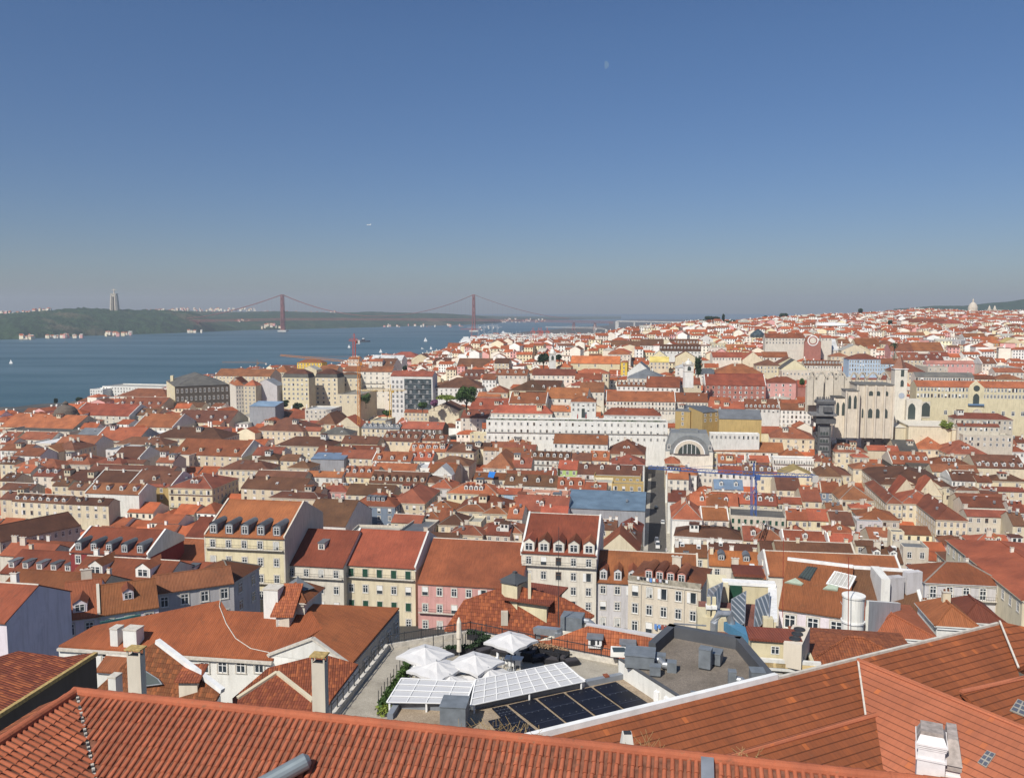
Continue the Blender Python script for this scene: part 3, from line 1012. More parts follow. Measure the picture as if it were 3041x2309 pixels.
table(1600,1400,2.765,'''
225 872 296 182 s u x b=24 D=352 n=sheeted_scaffold_building
498 640 470 392 g b y w2 s1
648 836 510 392 h o c
500 822 645 512 p o c c0
660 836 600 470 h r c
1095 1342 390 235 h o W w0
1340 1560 392 290 g o w F
1375 1550 285 185 g v c
1240 1640 272 172 g o y d2 w4 s1
1640 1960 260 175 g o c d2
1570 2030 372 300 f k s w9 s2 wk=shut
2035 2212 392 302 g o y w3 s1
1115 1680 528 440 h b W w6 s2
1680 1850 560 450 g r c d1
1750 2020 560 440 h r c
2030 2230 560 450 h o c d1
1120 1390 690 600 g r c
1400 1810 640 590 g b c c3 ch=0
1820 2230 660 575 g b y
1398 1812 765 652 g O w d2 dk=c D=205
1600 1880 860 770 g o w D=190
450 610 105 60 f c y
600 860 110 95 f c O D=395 b=7
''')
table(2241,1400,2.765,'''
0 240 560 470 h r w
240 602 572 482 g o w F d1
612 842 582 510 g o w F
180 825 670 575 g b y Fr
830 1060 600 560 g b c
590 820 500 430 h o c w0 d1
260 640 388 302 g o y w5 s2 F c0
0 182 272 178 g r y d2
630 822 432 324 g b y w2 s1 dk=b
870 1190 392 300 h o s b=16
545 705 167 88 g o B w3 s2 F
700 982 232 104 h r c w4 s1
390 552 240 132 g r c
590 730 320 258 g r y
790 1000 300 260 h o c
1090 1560 100 60 g r c
1140 1345 190 60 p o c
1340 1540 190 55 p o c
1205 1530 262 150 h o c w6 s2 b=20
1490 1748 396 232 h r c w5 s4 b=38 k=2
1085 1215 262 240 h r c b=44 w3 s3 k=2
1720 2110 285 208 g r n w7 s1
1742 2140 362 310 g r s w6 s3 st=4
2110 2230 330 240 g v n
2120 2230 440 330 g b c
1795 2240 600 512 h o y w4 s1 d1
1840 2085 716 610 h o y w2 s1
2080 2230 720 650 h r y w1 s1
945 1220 735 620 g b s d2
950 1150 570 460 g r c
1060 1250 600 560 f c w w2 s1
1120 1230 500 470 f s c w2 s3 D=262 b=4
1220 1430 640 580 f s s w2 s2 D=236 b=8
1590 1900 750 645 h b c
1620 1840 70 -10 g b W w6 s2
1850 2000 170 150 g b c
840 1050 420 380 f g g
''')
# =================== near and middle distance
V=Vector
def quad3(mb,pts,mat,th=.15):
    mb.prism(pts,V((0,0,th)),mat)
def body(name,label,cat,pts,zb,wm,group=None,top=None):
    """thing whose wall mesh is the outline pts (any heights) carried down to zb"""
    c=sum((V(p) for p in pts),V())/len(pts); loc=V((c.x,c.y,zb)); r=thing(name,label,cat,loc,group)
    mb=MB(); n=len(pts); 
    area=sum(pts[i].x*pts[(i+1)%n].y-pts[(i+1)%n].x*pts[i].y for i in range(n))
    P=list(pts) if area>0 else list(pts)[::-1]
    for i in range(n):
        a=P[i];b=P[(i+1)%n]; mb.face([V((a.x,a.y,zb)),V((b.x,b.y,zb)),b,a],wm)
    mb.face(P,top or wm)
    mb.build('wall',r); return r
def facing(px,py,z,wpx,h,root,kind='case',along=None,w=None):
    """window on a facade whose direction is 'along'"""
    p=PZ(px,py,z); return p
HG='houses of the old town'
def hs(cr,xl,xr,yE,yR,typ,rc,wc,label,**k):
    x0,y0,s=cr
    if 'e' in k: k['e']=y0+k['e']/s
    cat=k.pop('cat','house'); name=k.pop('name','town_house')
    return house(x0+xl/s,x0+xr/s,y0+yE/s,y0+yR/s,typ,rc,wc,name=name,label=label,grp=k.pop('grp',HG),**k)
C1=(0,1650,2.212);C2=(900,1650,2.011);C3=(1900,1650,1.9387);C4=(0,1400,2.212);C5=(800,1400,2.212);C6=(1600,1400,2.765);C7=(2241,1400,2.765);R2=(1100,1850,3.687);R3=(1700,1850,3.687)
def S(cr,x,y): return (cr[0]+x/cr[2],cr[1]+y/cr[2])
def Z(cr,x,y,z): q=S(cr,x,y); return PZ(q[0],q[1],z)
# the street row of facades below the castle
def firewall(h,sx,mat,th=.35,extra=.5):
    x=0 if sx=='l' else h['W']; at=h['at']; zt=h['zE']; m=MB()
    m.prism([at(x-th/2,-.02,h['zg']),at(x-th/2,-.02,zt+extra),at(x-th/2,h['hd'],zt+h['rise']+extra),at(x-th/2,h['dep'],zt+extra),at(x-th/2,h['dep'],h['zg'])],h['ex']*th,mat)
    m.build('gable_wall',h['root'])
hB=hs(C4,1345,1865,418,190,'g','o','y','tall pale yellow house with five curved grey dormers and iron balcony',D=188,e=440,w=5,s=4,st=3.9,wk=['door','door','case','case'],d=5,dk='c',dw=1.9,dh=2.3,dv=.04,k=5,c=0,cor=True)
firewall(hB,'r',wallmat('s')); firewall(hB,'l',wallmat('s'))
h1=hs(C5,96,486,606,382,'g','v','w','off-white house with one boxy roof dormer, right of the tall yellow house',D=188,w=4,s=4,st=3.8,k=1,d=1,dk='b',dw=1.6,dh=1.6,dv=.42,wk=['door','case','blind','case'],c=0)
h2=hs(C5,490,958,608,386,'g','o','c','cream house with dark green shutters under an orange gabled roof',D=188,w=5,s=4,st=3.75,wk=['shut','case','shut','door'],k=1,F_='lr',c=0)
h3=hs(C5,975,1652,730,447,'g','o','p','pink house under the widest plain orange roof of the street row',D=183,w=7,s=3,st=3.9,wk=['case','door','door'],k=2,c=0)
h4=hs(C5,1655,2148,528,278,'g','v','w','five-storey off-white house with five tiled dormers and two balcony lines',D=186,w=5,s=5,st=3.35,wk=['door','case','case','door','case'],k=1,d=5,dk='g',dw=2.5,dh=2.2,dv=.02,dcol='w',F_='lr',c=0)
h5=hs(C6,470,1310,902,655,'g','v','g','grey house with two pointed dormers between the white and the cream facades',D=184,w=7,s=4,st=3.7,wk=['case','door','case','case'],d=7,dk='g',dw=1.7,dh=2.2,dv=.05,dcol='g',F_='r',c=0)
h6=hs(C6,735,1332,890,742,'h','r','n','bare beige tenement with stained parapet, washing line and arched dormers',D=146,e=965,b=12,w=5,s=4,st=3.25,wk='mix',d=4,dk='t',dw=1.5,dh=1.7,dv=.12,dcol='P',side=False,c=1,ov=.1)
m=MB(); at=h6['at']; m.prism([at(-.05,-.12,h6['zE']-.2),at(h6['W']+.05,-.12,h6['zE']-.2),at(h6['W']+.05,.12,h6['zE']-.2),at(-.05,.12,h6['zE']-.2)],V((0,0,1.15)),plain('stained_stone',(.34,.31,.25),.9,var=.45,sc=1.2)); m.build('parapet',h6['root'])
m=MB()
for x in (2.4,h6['W']*.78): m.bar(at(x,-.1,h6['zE']-14),at(x,-.1,h6['zE']),.12,stone)
m.build('drainpipe',h6['root'])
# washing line on the tenement, and laundry below a window
def laundry(name,label,a,b,cols,drop=.7):
    loc=(a+b)/2; r=thing(name,label,'laundry',loc,None); m=MB(); m.tube([a,b],.02,darkm,4); m.build('line',r)
    n=len(cols)
    for i,cc in enumerate(cols):
        p=lerp(a,b,(i+.1)/n); q=lerp(a,b,(i+.85)/n); m=MB(); d_=drop*random.uniform(.6,1.1)
        m.prism([p,q,q-V((0,0,d_)),p-V((0,0,d_*.9))],V((0,-.03,0)),plain('cloth_%s'%cc[0],cc[1],.9)); m.build('garment',r)
clw=('white',(.75,.75,.75));clk=('black',(.03,.03,.04));clb=('blue',(.12,.25,.55));clr=('maroon',(.3,.08,.06)); clg=('pale',(.5,.5,.6))
at=h6['at']
laundry('washing_line','washing line of dark and white clothes along the tenement parapet',at(1.6,-.3,h6['zE']+1.0),at(7.3,-.3,h6['zE']+1.0),[clw,clk,clk,clw,clb,clw,clr,clg,clk,clw],.7)
laundry('washing_line','blue towel and red clothes hung under a tenement window',at(4.9,-.45,h6['zE']-7.2),at(7.4,-.45,h6['zE']-7.2),[clb,clb,clr,clr],1.1)
# right part
hN1=hs(C7,112,1232,852,664,'g','o','w','long plain orange roof with white parapets and one rooftop skylight',D=186,e=900,F_='lr',c=0,w=0)
hN7=hs(C7,1400,2085,914,742,'h','v','g','grey stone house with a row of arched windows and iron balcony',D=166,e=946,w=5,s=3,k=1,st=4.2,wh=2.6,wk='door',c=1)
hN8=hs(C7,2200,3000,1060,800,'h','o','c','orange-roofed house at the right picture edge lining the diagonal street',D=152,b=42,w=0,s=1,side=True)
hN2=hs(C7,200,772,1114,748,'g','o','l','lilac-grey house with three white square windows and skylights in its roof',D=114,e=1196,w=3,s=1,st=4,ww=1.5,wh=2.0,c=0,cor=True)
hN2b=hs(C7,776,1392,1120,803,'g','b','w','red-brown roof with a tall stained chimney wall on its right end',D=113,e=1165,c=0,F_='r')
hN3=hs(C7,905,1492,1352,1132,'h','o','W','hipped orange roof beside the white round stair tower',D=92,c=0,b=11)
hN4=hs(C7,430,1400,1588,1363,'h','v','y','low yellow house with a streaked hipped roof right of the rooftop coolers',D=71,c=0,b=8.5,w=0)
hN6=hs(C7,1495,1822,1268,1068,'h','o','W','small white house with a hipped roof behind the right parapet',D=98,c=1)
hN6b=hs(C7,1700,2045,1236,1045,'h','r','W','white cottage with a metal-capped roof peak, near the right edge',D=104,c=0)
hN6c=hs(C7,1425,1530,1240,1130,'g','r','W','narrow white lean-to house beside a round white chimney',D=108,c=1)
# left part, above the long white building
hs(C4,462,968,524,372,'g','o','r','dark red house with five curved dormers and blue panels on its roof',D=187,e=548,w=5,s=3,d=5,dk='c',dw=1.6,dh=1.9,dv=.03,F_='lr',c=0,k=0)
hA=HOUSES[-1]
hs(C4,1072,1332,588,440,'g','o','c','plain orange roof with four small skylights, left of the tall yellow house',D=197,c=0)
hs(C4,430,1060,722,565,'g','v','w','broad russet roof with a white-framed wide dormer and thick chimney',D=163,d=2,dk='g',dw=3.2,dh=1.9,dv=.3,dcol='W',c=2,ch=0)
hs(C4,1050,1400,700,592,'g','o','w','roof with two skylights and a slim white dormer, behind the curved cornice',D=170,d=1,dk='b',c=0,dcol='W')
hs(C4,1010,1535,800,668,'g','r','g','grey balustraded house with a curving white cornice, left half',D=140,e=728,w=4,s=2,wk='case',c=0,st=4)
hs(C4,1535,1702,728,606,'h','r','g','grey balustraded corner house with a curving white cornice, street end',D=150,e=628,w=2,s=2,c=0,side=False)
hs(C4,650,1042,942,738,'g','v','l','red-tiled house with one pointed dormer above a green and white banner',D=128,e=884,w=3,s=2,d=1,dk='g',dw=1.6,dh=1.4,dv=.35,F_='l',c=0)
hs(C4,395,648,975,725,'g','v','l','red-tiled house with a low dormer, right of the blank lilac gable',D=126,e=945,w=2,s=2,d=1,dk='g',dw=2,dh=1.5,dv=.12,c=1)
hs(C4,-80,560,850,655,'g','v','c','russet roof with a flat skylight behind the blank lilac gable',D=142,c=1)
hs(C4,0,465,662,520,'g','v','w','russet roof with four boxy grey dormers near the left edge',D=202,d=5,dk='b',dw=1.5,dh=1.6,dv=.2,c=1)
hs(C4,120,470,500,455,'g','v','c','roof with a grey pyramid lantern, behind the boxy dormers at left',D=225,c=2)
hs(C4,0,320,545,470,'g','v','w','roof crowded with pale chimneys at the left edge',D=215,c=2)
hs(C4,500,640,720,600,'g','v','w','narrow roof with a white chimney wall below the dark red house',D=172,c=1,F_='l')
hs(C4,0,525,462,335,'g','b','s','long dark brown roof with a shaded row of windows facing the alley',D=275,e=352,w=11,s=1,c=0)
hs(C4,1210,1330,440,300,'g','v','c','mossy brown roof squeezed left of the tall yellow house',D=225,c=0)
hM=hs(C1,-330,42,408,180,'g','o','l','orange-roofed house with a tall blank lilac gable wall at left',D=112,c=1,ch=0)
mg=MB()
mg.prism([V((0,0,0)),V((0,0,0)),V((0,0,0))],V((0,0,0)),darkm) if False else None
# blue panels and lantern on the dark red house
rA=hA['o']
# ---- skylights lie on a roof: flat things with frame and glass
def slope_plane(h):
    at=h['at']; return plane(at(0,0,h['zE']),at(h['W'],0,h['zE']),at(0,h['hd'],h['zE']+h['rise']))
def patch(h,quad,frame_mat,glass_mat,name='skylight',th=.35,bars=3):
    """a skylight standing on the roof slope of house h; quad in picture coordinates gives its footprint"""
    pl=slope_plane(h); n=pl[1]; q=[on(pl,*p) for p in quad]; m=MB()
    m.prism([p-n*.05 for p in q],n*th,frame_mat); o=m.build(name,h['root'])
    c=sum(q,V())/4; m=MB(); m.prism([lerp(c,p,.86)+n*(th+.003) for p in q],n*.02,glass_mat)
    g_=MB(); g_=m.build('pane',o); o.children and None
    m=MB()
    for i in range(1,bars+1):
        t=i/(bars+1); m.bar(lerp(q[0],q[1],t)+n*(th+.04),lerp(q[3],q[2],t)+n*(th+.04),.05,frame_mat)
    m.build('glazing_bar',o)
    return o
skyg=plain('dark_skylight_glass',(.06,.075,.07),.2,spec=.6)
wellm=plain('pale_well_pane',(.42,.41,.38),.7)  # plain pale colour for the light well pane
hh=hN2
patch(hN2,[S(C7,355,875),S(C7,455,905),S(C7,517,795),S(C7,432,785)],darkm,skyg,th=.3)
patch(hN2,[S(C7,585,930),S(C7,780,975),S(C7,835,868),S(C7,655,825)],white,wellm,'light_well',th=.35,bars=5)
patch(hN2,[S(C7,560,975),S(C7,680,990),S(C7,690,955),S(C7,610,935)],plain('verdigris_sheet',(.36,.42,.33),.7),plain('verdigris_sheet',(.36,.42,.33)),'skylight',th=.4,bars=0)
patch(hN2,[S(C7,245,920),S(C7,385,945),S(C7,402,930),S(C7,335,885)],plain('verdigris_sheet',(.36,.42,.33),.7),plain('verdigris_sheet',(.36,.42,.33)),'skylight',th=.4,bars=0)
# stained chimney wall on hN2b
m=MB(); a=Z(C7,1040,1050,72.5); 
def boxpx(mb,cr,x0_,x1_,ytop,D,h,d,mat,yaw=10,top=None):
    s0=S(cr,x0_,ytop); s1=S(cr,x1_,ytop); A=PD(s0[0],s0[1],D); B=PD(s1[0],s1[1],D)
    ex,ey=frame(math.radians(yaw)); W=(B-A).length*.99
    Bb=A+ex*W
    mb.prism([A,A+ex*W,A+ex*W+ey*d,A+ey*d],V((0,0,-h)),mat); return A,A+ex*W,ex,ey
m=MB(); boxpx(m,C7,1042,1112,880,112,8,6,whitewall); m.build('chimney',hN2b['root'])
m=MB(); boxpx(m,C7,1112,1250,875,113,9,1.2,wallmat('g'),yaw=-12); m.build('chimney_wall',hN2b['root'])
m=MB(); boxpx(m,C7,1255,1400,830,114,10,1.0,wallmat('g'),yaw=-12); m.build('chimney_wall',hN2b['root'])
for hq in (hN2,hN2b):
    m=MB(); at=hq['at']; zr=hq['zE']+hq['rise']; m.bar(at(0,hq['hd'],zr+.25),at(hq['W'],hq['hd'],zr+.25),.4,white,.5); m.build('parapet',hq['root'])
# white round stair tower
p=PD(*S(C7,857,1045),89); t_=thing('stair_tower','white round stair tower with a flat lid, right of the lilac-grey house','tower',V((p.x,p.y+1.2,58)))
m=MB(); zt=PD(*S(C7,857,1060),89).z; m.lathe(V((p.x,p.y+1.4,0)),[(1.16,58),(1.16,zt),(1.26,zt),(1.26,zt+.2),(0,zt+.28)],whitewall,24); m.build('shaft',t_)
m=MB(); m.lathe(V((p.x,p.y+1.4,0)),[(1.17,zt-2.9),(1.28,zt-2.9),(1.28,zt-2.7),(1.17,zt-2.7)],white,24); m.build('moulding',t_)
A_=PD(*S(C7,940,1062),90);B_=PD(*S(C7,1200,1080),98)
m=MB(); m.prism([A_,B_,B_+V((-.2,.4,0)),A_+V((-.2,.4,0))],V((0,0,-8)),whitewall)
m.build('side_wall',t_)
# ================= yellow block with the solar panels
D7=112
t7=thing('yellow_plant_house','yellow roof block holding three tilted solar panels behind the gravel roof','building',PD(*S(C6,1600,1400),D7)-V((0,0,6)))
yl=wallmat('y'); 
m=MB(); boxpx(m,C6,1305,1580,1190,110,12,4,yl); m.build('wall',t7)
m=MB(); boxpx(m,C6,1520,1928,905,124,16,1.0,yl); m.build('wall',t7)
m=MB(); boxpx(m,C6,1400,1560,940,122,14,6,yl); m.build('wall',t7)
m=MB(); boxpx(m,C6,1612,1840,852,126,6,4,yl); b_=m.build('penthouse',t7)
m=MB(); boxpx(m,C6,1600,1852,838,125.6,.4,5,rooftile('R',1)); m.build('roof',b_)
m=MB(); A,B,ex,ey=boxpx(m,C6,1510,1935,900,123.9,.5,1.6,white); m.build('coping',t7)
m=MB(); a=PD(*S(C6,1905,930),124); b=PD(*S(C6,1905,1205),109)
m.prism([V((a.x-.4,a.y,a.z)),V((a.x+.9,a.y,a.z)),V((b.x+.9,b.y,b.z)),V((b.x-.4,b.y,b.z))],V((0,0,-.5)),white)
m.prism([V((a.x-.2,a.y,a.z-.5)),V((a.x+.7,a.y,a.z-.5)),V((b.x+.7,b.y,b.z-.5)),V((b.x-.2,b.y,b.z-.5))],V((0,0,-9)),yl); m.build('wall',t7)
m=MB(); boxpx(m,C6,1845,1925,1205,109,9,1.2,yl); m.build('wall',t7)
m=MB(); boxpx(m,C6,1345,1862,1318,109.2,.8,12.5,rooftile('P',1)); m.build('deck',t7)
m=MB(); A,B,ex,ey=boxpx(m,C6,1570,1665,935,123.4,3,.4,greenp); m.build('door',t7)
for x in (1395,1440):
    m=MB(); boxpx(m,C6,x-14,x+16,1035,110,6,.6,yl); boxpx(m,C6,x-22,x+24,1100,109.8,.5,1,white); m.build('chimney',t7)
ms,nt_,bb=newmat('solar_collector'); g=N(nt_); tx=g.n('ShaderNodeTexCoord'); sx=g.n('ShaderNodeSeparateXYZ'); g.l(tx.outputs['UV'],sx.inputs[0])
fr=g.math('FRACT',g.math('MULTIPLY',sx.outputs[1],1.7)); ln=g.math('LESS_THAN',fr,.28)
g.l(g.mixc(ln,(.10,.12,.14),(.34,.36,.38)),bb.inputs['Base Color']); bb.inputs['Roughness'].default_value=.3
def collector(q,D0,D1,label):
    P=[PD(*S(C6,*q[0]),D1),PD(*S(C6,*q[1]),D1),PD(*S(C6,*q[2]),D0),PD(*S(C6,*q[3]),D0)]
    c=sum(P,V())/4; r=thing('solar_panel',label,'solar panel',V((c.x,c.y,c.z-2.5)),'tilted solar panels on the yellow block')
    n=(P[1]-P[0]).cross(P[3]-P[0]).normalized(); n=n if n.z>0 else -n
    m=MB(); m.prism(P,n*-.12,ms); m.build('panel',r)
    m=MB()
    for i in range(4): m.bar(P[i],P[(i+1)%4],.12,galv)
    for p in P: m.bar(p,V((p.x,p.y,c.z-2.8)),.08,galv)
    m.build('frame',r)
collector([(1392,965),(1512,908),(1475,1170),(1378,1075)],111,121,'leftmost tilted solar panel on the yellow block, beside the twin chimneys')
collector([(1582,1048),(1702,980),(1690,1242),(1578,1292)],110,118,'middle tilted solar panel on the yellow block')
collector([(1782,1052),(1896,992),(1892,1190),(1765,1312)],109.6,118,'rightmost tilted solar panel on the yellow block, by the white coping')
# ================= long white building with the sweeping red roof
zE=70
a=PZ(174,1921,zE); h_=PZ(809,1962,zE); c_=PZ(655,1786,73.2)
pl=plane(a,h_,c_)
rim=[(174,1921),(809,1962),(958,1870),(909,1796),(782,1822),(674,1817),(655,1786),(480,1822),(280,1862)]
pts=[on(pl,*q) for q in rim]
t8=body('long_white_building','long white building with a sweeping red tile roof and five square windows','building',[p-V((0,0,.2)) for p in pts],50,whitewall)
redm=rooftile('q',1)
m=MB(); ov_=(a-c_); m.prism(pts,V((0,0,.22)),redm); 
rf8=m.build('roof',t8)
m=MB(); d8=(h_-a).normalized(); nrm=V((d8.y,-d8.x,0)); 
m.prism([a+nrm*.35-V((0,0,.3)),h_+nrm*.35-V((0,0,.3)),h_-V((0,0,.3)),a-V((0,0,.3))],V((0,0,.28)),stone); m.build('cornice',t8)
m=MB(); m.tube([on(pl,655,1786)+V((0,0,.35)),on(pl,652,1806)+V((0,0,.3)),on(pl,672,1858)+V((0,0,.3)),on(pl,700,1902)+V((0,0,.3)),on(pl,745,1932)+V((0,0,.3)),on(pl,800,1944)+V((0,0,.3))],.05,stone,5); m.build('verge_line',rf8)
yw=math.atan2(d8.y,d8.x)
for x in (245,320,545,612,665,718,771):
    q=lerp(a,h_,(x-174)/(809-174)); D_=q.y
    p=PD(x if x>400 else x+60,1980 if x>400 else 1955,D_); inst('window',WIN['case'],t8,V((q.x,q.y,p.z))+nrm*.02,yw,(1.05,1,1.25))
# side wing
f_=PZ(909,1796,73.2); g_=PZ(1186,1808,71.2); k_=PZ(1044,1976,70.2); pl2=plane(f_,g_,k_)
pw=[on(pl2,*q) for q in [(909,1796),(1186,1808),(1044,1976),(925,1896),(958,1870)]]
t9=body('orange_wing','wing with a wide bright orange roof slope beside the terrace fence','building',[p-V((0,0,.2)) for p in pw],46,wallmat('s'))
m=MB(); m.prism(pw,V((0,0,.22)),rooftile('q',1)); rf9=m.build('roof',t9)
e9=(g_-k_); n9=V((e9.y,-e9.x,0)).normalized()
for i in range(6):
    q=k_+e9*((i+.5)/6); 
    for zz in (2.0,5.5): inst('window',WIN['case'],t9,q+n9*.03-V((0,0,zz)),math.atan2(e9.y,e9.x),(1.1,1,1.8))
# white pediment
A=PZ(796,1943,70.6);B=PZ(1044,1977,70.3);mid=PD(929,1894,(A.y+B.y)/2)
t10=body('pediment_wall','white gable wall with a stone-edged pediment in front of the orange wing','wall',[A,B,B+V((.1,.45,0)),A+V((.1,.45,0))],52,whitewall)
m=MB(); m.prism([A+V((0,-.05,0)),B+V((0,-.05,0)),mid+V((0,-.05,0))],V((.1,.5,0)),whitewall); m.bar(A,mid,.5,stone,.25); m.bar(mid,B,.5,stone,.25); m.build('pediment',t10)
# roof top things on the long building
Dpo=on(pl,*S(C1,1860,470)).y
m=MB(); ht=hs(C1,1800,2000,300,175,'h','o','w','tiled roof lantern with a grey cap standing on the sweeping red roof',D=Dpo+2.2,b=5,c=0,name='roof_lantern',cat='roof lantern',grp=None,s=1,w=1,wh=1.2)
ht['root']['category']='roof lantern'
p=ht['at'](ht['W']/2,ht['dep']/2,ht['zE']+ht['rise']); m=MB(); m.lathe(V(p)-V((0,0,.6)),[(2.0,0),(1.9,.1),(.2,1.2),(0,1.5)],rooftile('s',1),4); m.build('metal_cap',ht['root'])
m=MB(); boxpx(m,C1,1815,1905,395,Dpo,4,4,wallmat('n')); o_=m.build('porch',ht['root']); 
A=PD(*S(C1,1815,395),Dpo);B=PD(*S(C1,1905,395),Dpo)
m=MB(); m.prism([A+V((-.6,-.4,0)),B+V((.5,-.4,0)),V((B.x+.8,B.y+3.2,B.z+2.6)),V((A.x+.1,A.y+3.2,A.z+2.6))],V((0,0,.2)),rooftile('o',0)); m.build('roof',o_)
inst('window',WIN['case'],ht['root'],(A+B)/2+V((0,-.02,-1.2)),0,(1.3,1,1.7))
def chim(cr,x0_,x1_,yt,D,h,d,label,mat,cap=True,hole=False,yaw=10):
    s0=S(cr,x0_,yt); A=PD(s0[0],s0[1],D); s1=S(cr,x1_,yt); B=PD(s1[0],s1[1],D); ex,ey=frame(math.radians(yaw)); W=(B-A).length*.98
    c=A+ex*W/2+ey*d/2; r=thing('chimney_stack',label,'chimney',V((c.x,c.y,A.z-h)))
    m=MB(); m.prism([A,A+ex*W,A+ex*W+ey*d,A+ey*d],V((0,0,-h)),mat); m.build('shaft',r)
    if hole:
        for i,(u,v) in enumerate(((0,0),(1,0),(1,1),(0,1))):
            m=MB(); p=A+ex*(W*(.05 if u==0 else .95))+ey*(d*(.05 if v==0 else .95)); m.box(p,(W*.12,d*.12,.30),mat,ex,ey); m.build('cap_post',r)
        m=MB(); m.box(c+V((0,0,A.z+.30-c.z)),(W*1.18,d*1.5,.07),plain('lichen_slab',(.42,.30,.12),.9,var=.4,sc=6),ex,ey); m.build('cap_slab',r)
        m=MB(); m.box(V((c.x,c.y,A.z)),(W*.8,d*.8,.02),darkm,ex,ey); m.build('flue_opening',r)
    elif cap:
        m=MB(); m.box(V((c.x,c.y,A.z)),(W*1.08,d*1.08,.15),stone,ex,ey); m.build('cap',r)
    return r
sootw=wallmat('s')
dch=lambda x,y: on(pl,*S(C1,x,y)).y
chim(C1,720,776,482,dch(745,602),3.6,1.2,'slimmer of two white box chimneys on the sweeping red roof',whitewall)
chim(C1,806,905,488,dch(855,608),3.6,1.4,'wider of two white box chimneys on the sweeping red roof',whitewall)
chim(C1,1728,1832,222,dch(1780,418),8,1.6,'tall white chimney wall with stepped foot beside the tiled lantern',whitewall)
chim(C1,832,930,655,40,9,.42,'tall stained chimney with a raised lichen-covered slab, left foreground',sootw,hole=True)
chim(C1,2045,2138,702,37,9,.4,'tall stained chimney with a raised yellow slab, by the terrace fence',sootw,hole=True)
chim(C1,708,765,802,68,3,.9,'small white chimney on the roof left of the tall stained chimney',whitewall)
# near left roofs
def slab_house(name,label,zs,rim,zb,wm,rm,cat='house',grp=HG):
    pl=plane(*[PZ(x,y,z) for x,y,z in zs]); P=[on(pl,*q) for q in rim]
    r=body(name,label,cat,[p-V((0,0,.15)) for p in P],zb,wm,grp); m=MB(); m.prism(P,V((0,0,.2)),rm); m.build('roof',r); return r,pl,P
rJ,plJ,PJ=slab_house('town_house','red-tiled roof with a white parapet and tilted skylight behind the tall stained chimney',[(461,1912,78),(655,2060,75.2),(285,2052,74.4)],[(461,1912),(655,2060),(640,2085),(560,2100),(285,2090),(285,2052),(378,1968)],52,whitewall,rooftile('v',0))
m=MB(); m.bar(PJ[0]+V((.2,0,.3)),PJ[1]+V((.2,0,.3)),.45,white,.4); m.build('parapet',rJ)
n=plJ[1]; q=[on(plJ,*S(C1,*k)) for k in ((965,865),(1085,850),(1060,815),(965,755))]; m=MB(); m.prism(q,n*.45,greym); o_=m.build('skylight',rJ)
m=MB(); cc=sum(q,V())/4; m.prism([lerp(cc,k,.8)+n*.452 for k in q],n*.02,skyg); m.build('pane',o_)
A=on(plJ,*S(C1,1180,930)); m=MB(); m.box(A+V((.8,.8,-.5)),(1.6,1.8,2.0),wallmat('n')); o_=m.build('dormer',rJ); m=MB(); m.prism([A+V((-.3,-.4,1.5)),A+V((1.9,-.4,1.5)),A+V((1.9,1.9,2.1)),A+V((-.3,1.9,2.1))],V((0,0,.12)),rooftile('o',0)); m.build('roof',o_)
rK,plK,PK=slab_house('town_house','broad orange roof between the white pediment and the stained chimney by the fence',[(958,1946,72.5),(700,2078,70.3),(1064,1976,71.8)],[(690,2078),(796,1987),(958,1946),(1064,1976),(984,2082),(950,2160),(700,2160)],50,whitewall,rooftile('o',0))
rK2,plK2,PK2=slab_house('town_house','small roof peak with cream verges in front of the broad orange roof',[(823,2003,77),(706,2080,76),(930,2090,76)],[(823,2003),(930,2088),(935,2140),(700,2140),(706,2080)],56,wallmat('c'),rooftile('v',0))
m=MB(); m.bar(PK2[0]+V((0,0,.25)),PK2[1]+V((0,0,.25)),.35,wallmat('c'),.2); m.bar(PK2[0]+V((0,0,.25)),PK2[4]+V((0,0,.25)),.35,wallmat('c'),.2); m.build('verge',rK2)
rL,plL,PL=slab_house('town_house','dark weathered roof with a lichen-yellow eave over a black wall, far left',[(285,1944,84),(0,2122,84),(54,1940,84.9)],[(285,1944),(0,2122),(-180,2240),(-180,2010),(54,1940),(190,1958)],60,wallmat('d'),rooftile('o',0))
m=MB(); m.bar(PL[0]+V((0,0,.1)),PL[2]+V((0,0,.1)),.3,plain('lichen_slab',(.42,.30,.12)),.25); m.build('eave',rL)
#rL2,_,_=slab_house('town_house','grey metal roof corner at the left edge above the dark weathered roof',[(-60,1955,86),(55,1925,88.5),(-60,1900,89.5)],[(-60,1960),(0,1970),(55,1925),(20,1905),(-60,1890)],85.6,wallmat('d'),rooftile('s',1))
hs(C1,640,840,745,700,'g','v','W','low red roof strip under the white wall behind the skylight roof',D=80,c=0)
# ---- green and white banner
A=PZ(*S(C4,655,985),0) if False else PD(*S(C4,655,985),124); B=PD(*S(C4,1040,912),134)
m=MB(); m.prism([A,B,B-V((0,0,.9)),A-V((0,0,.9))],V((.05,-.1,0)),plain('banner_green',(.22,.55,.42),.7,var=.5,sc=.35))
single(m,'street_banner','long pale green and white banner hanging under the eaves of the red-tiled house','banner',(A+B)/2)
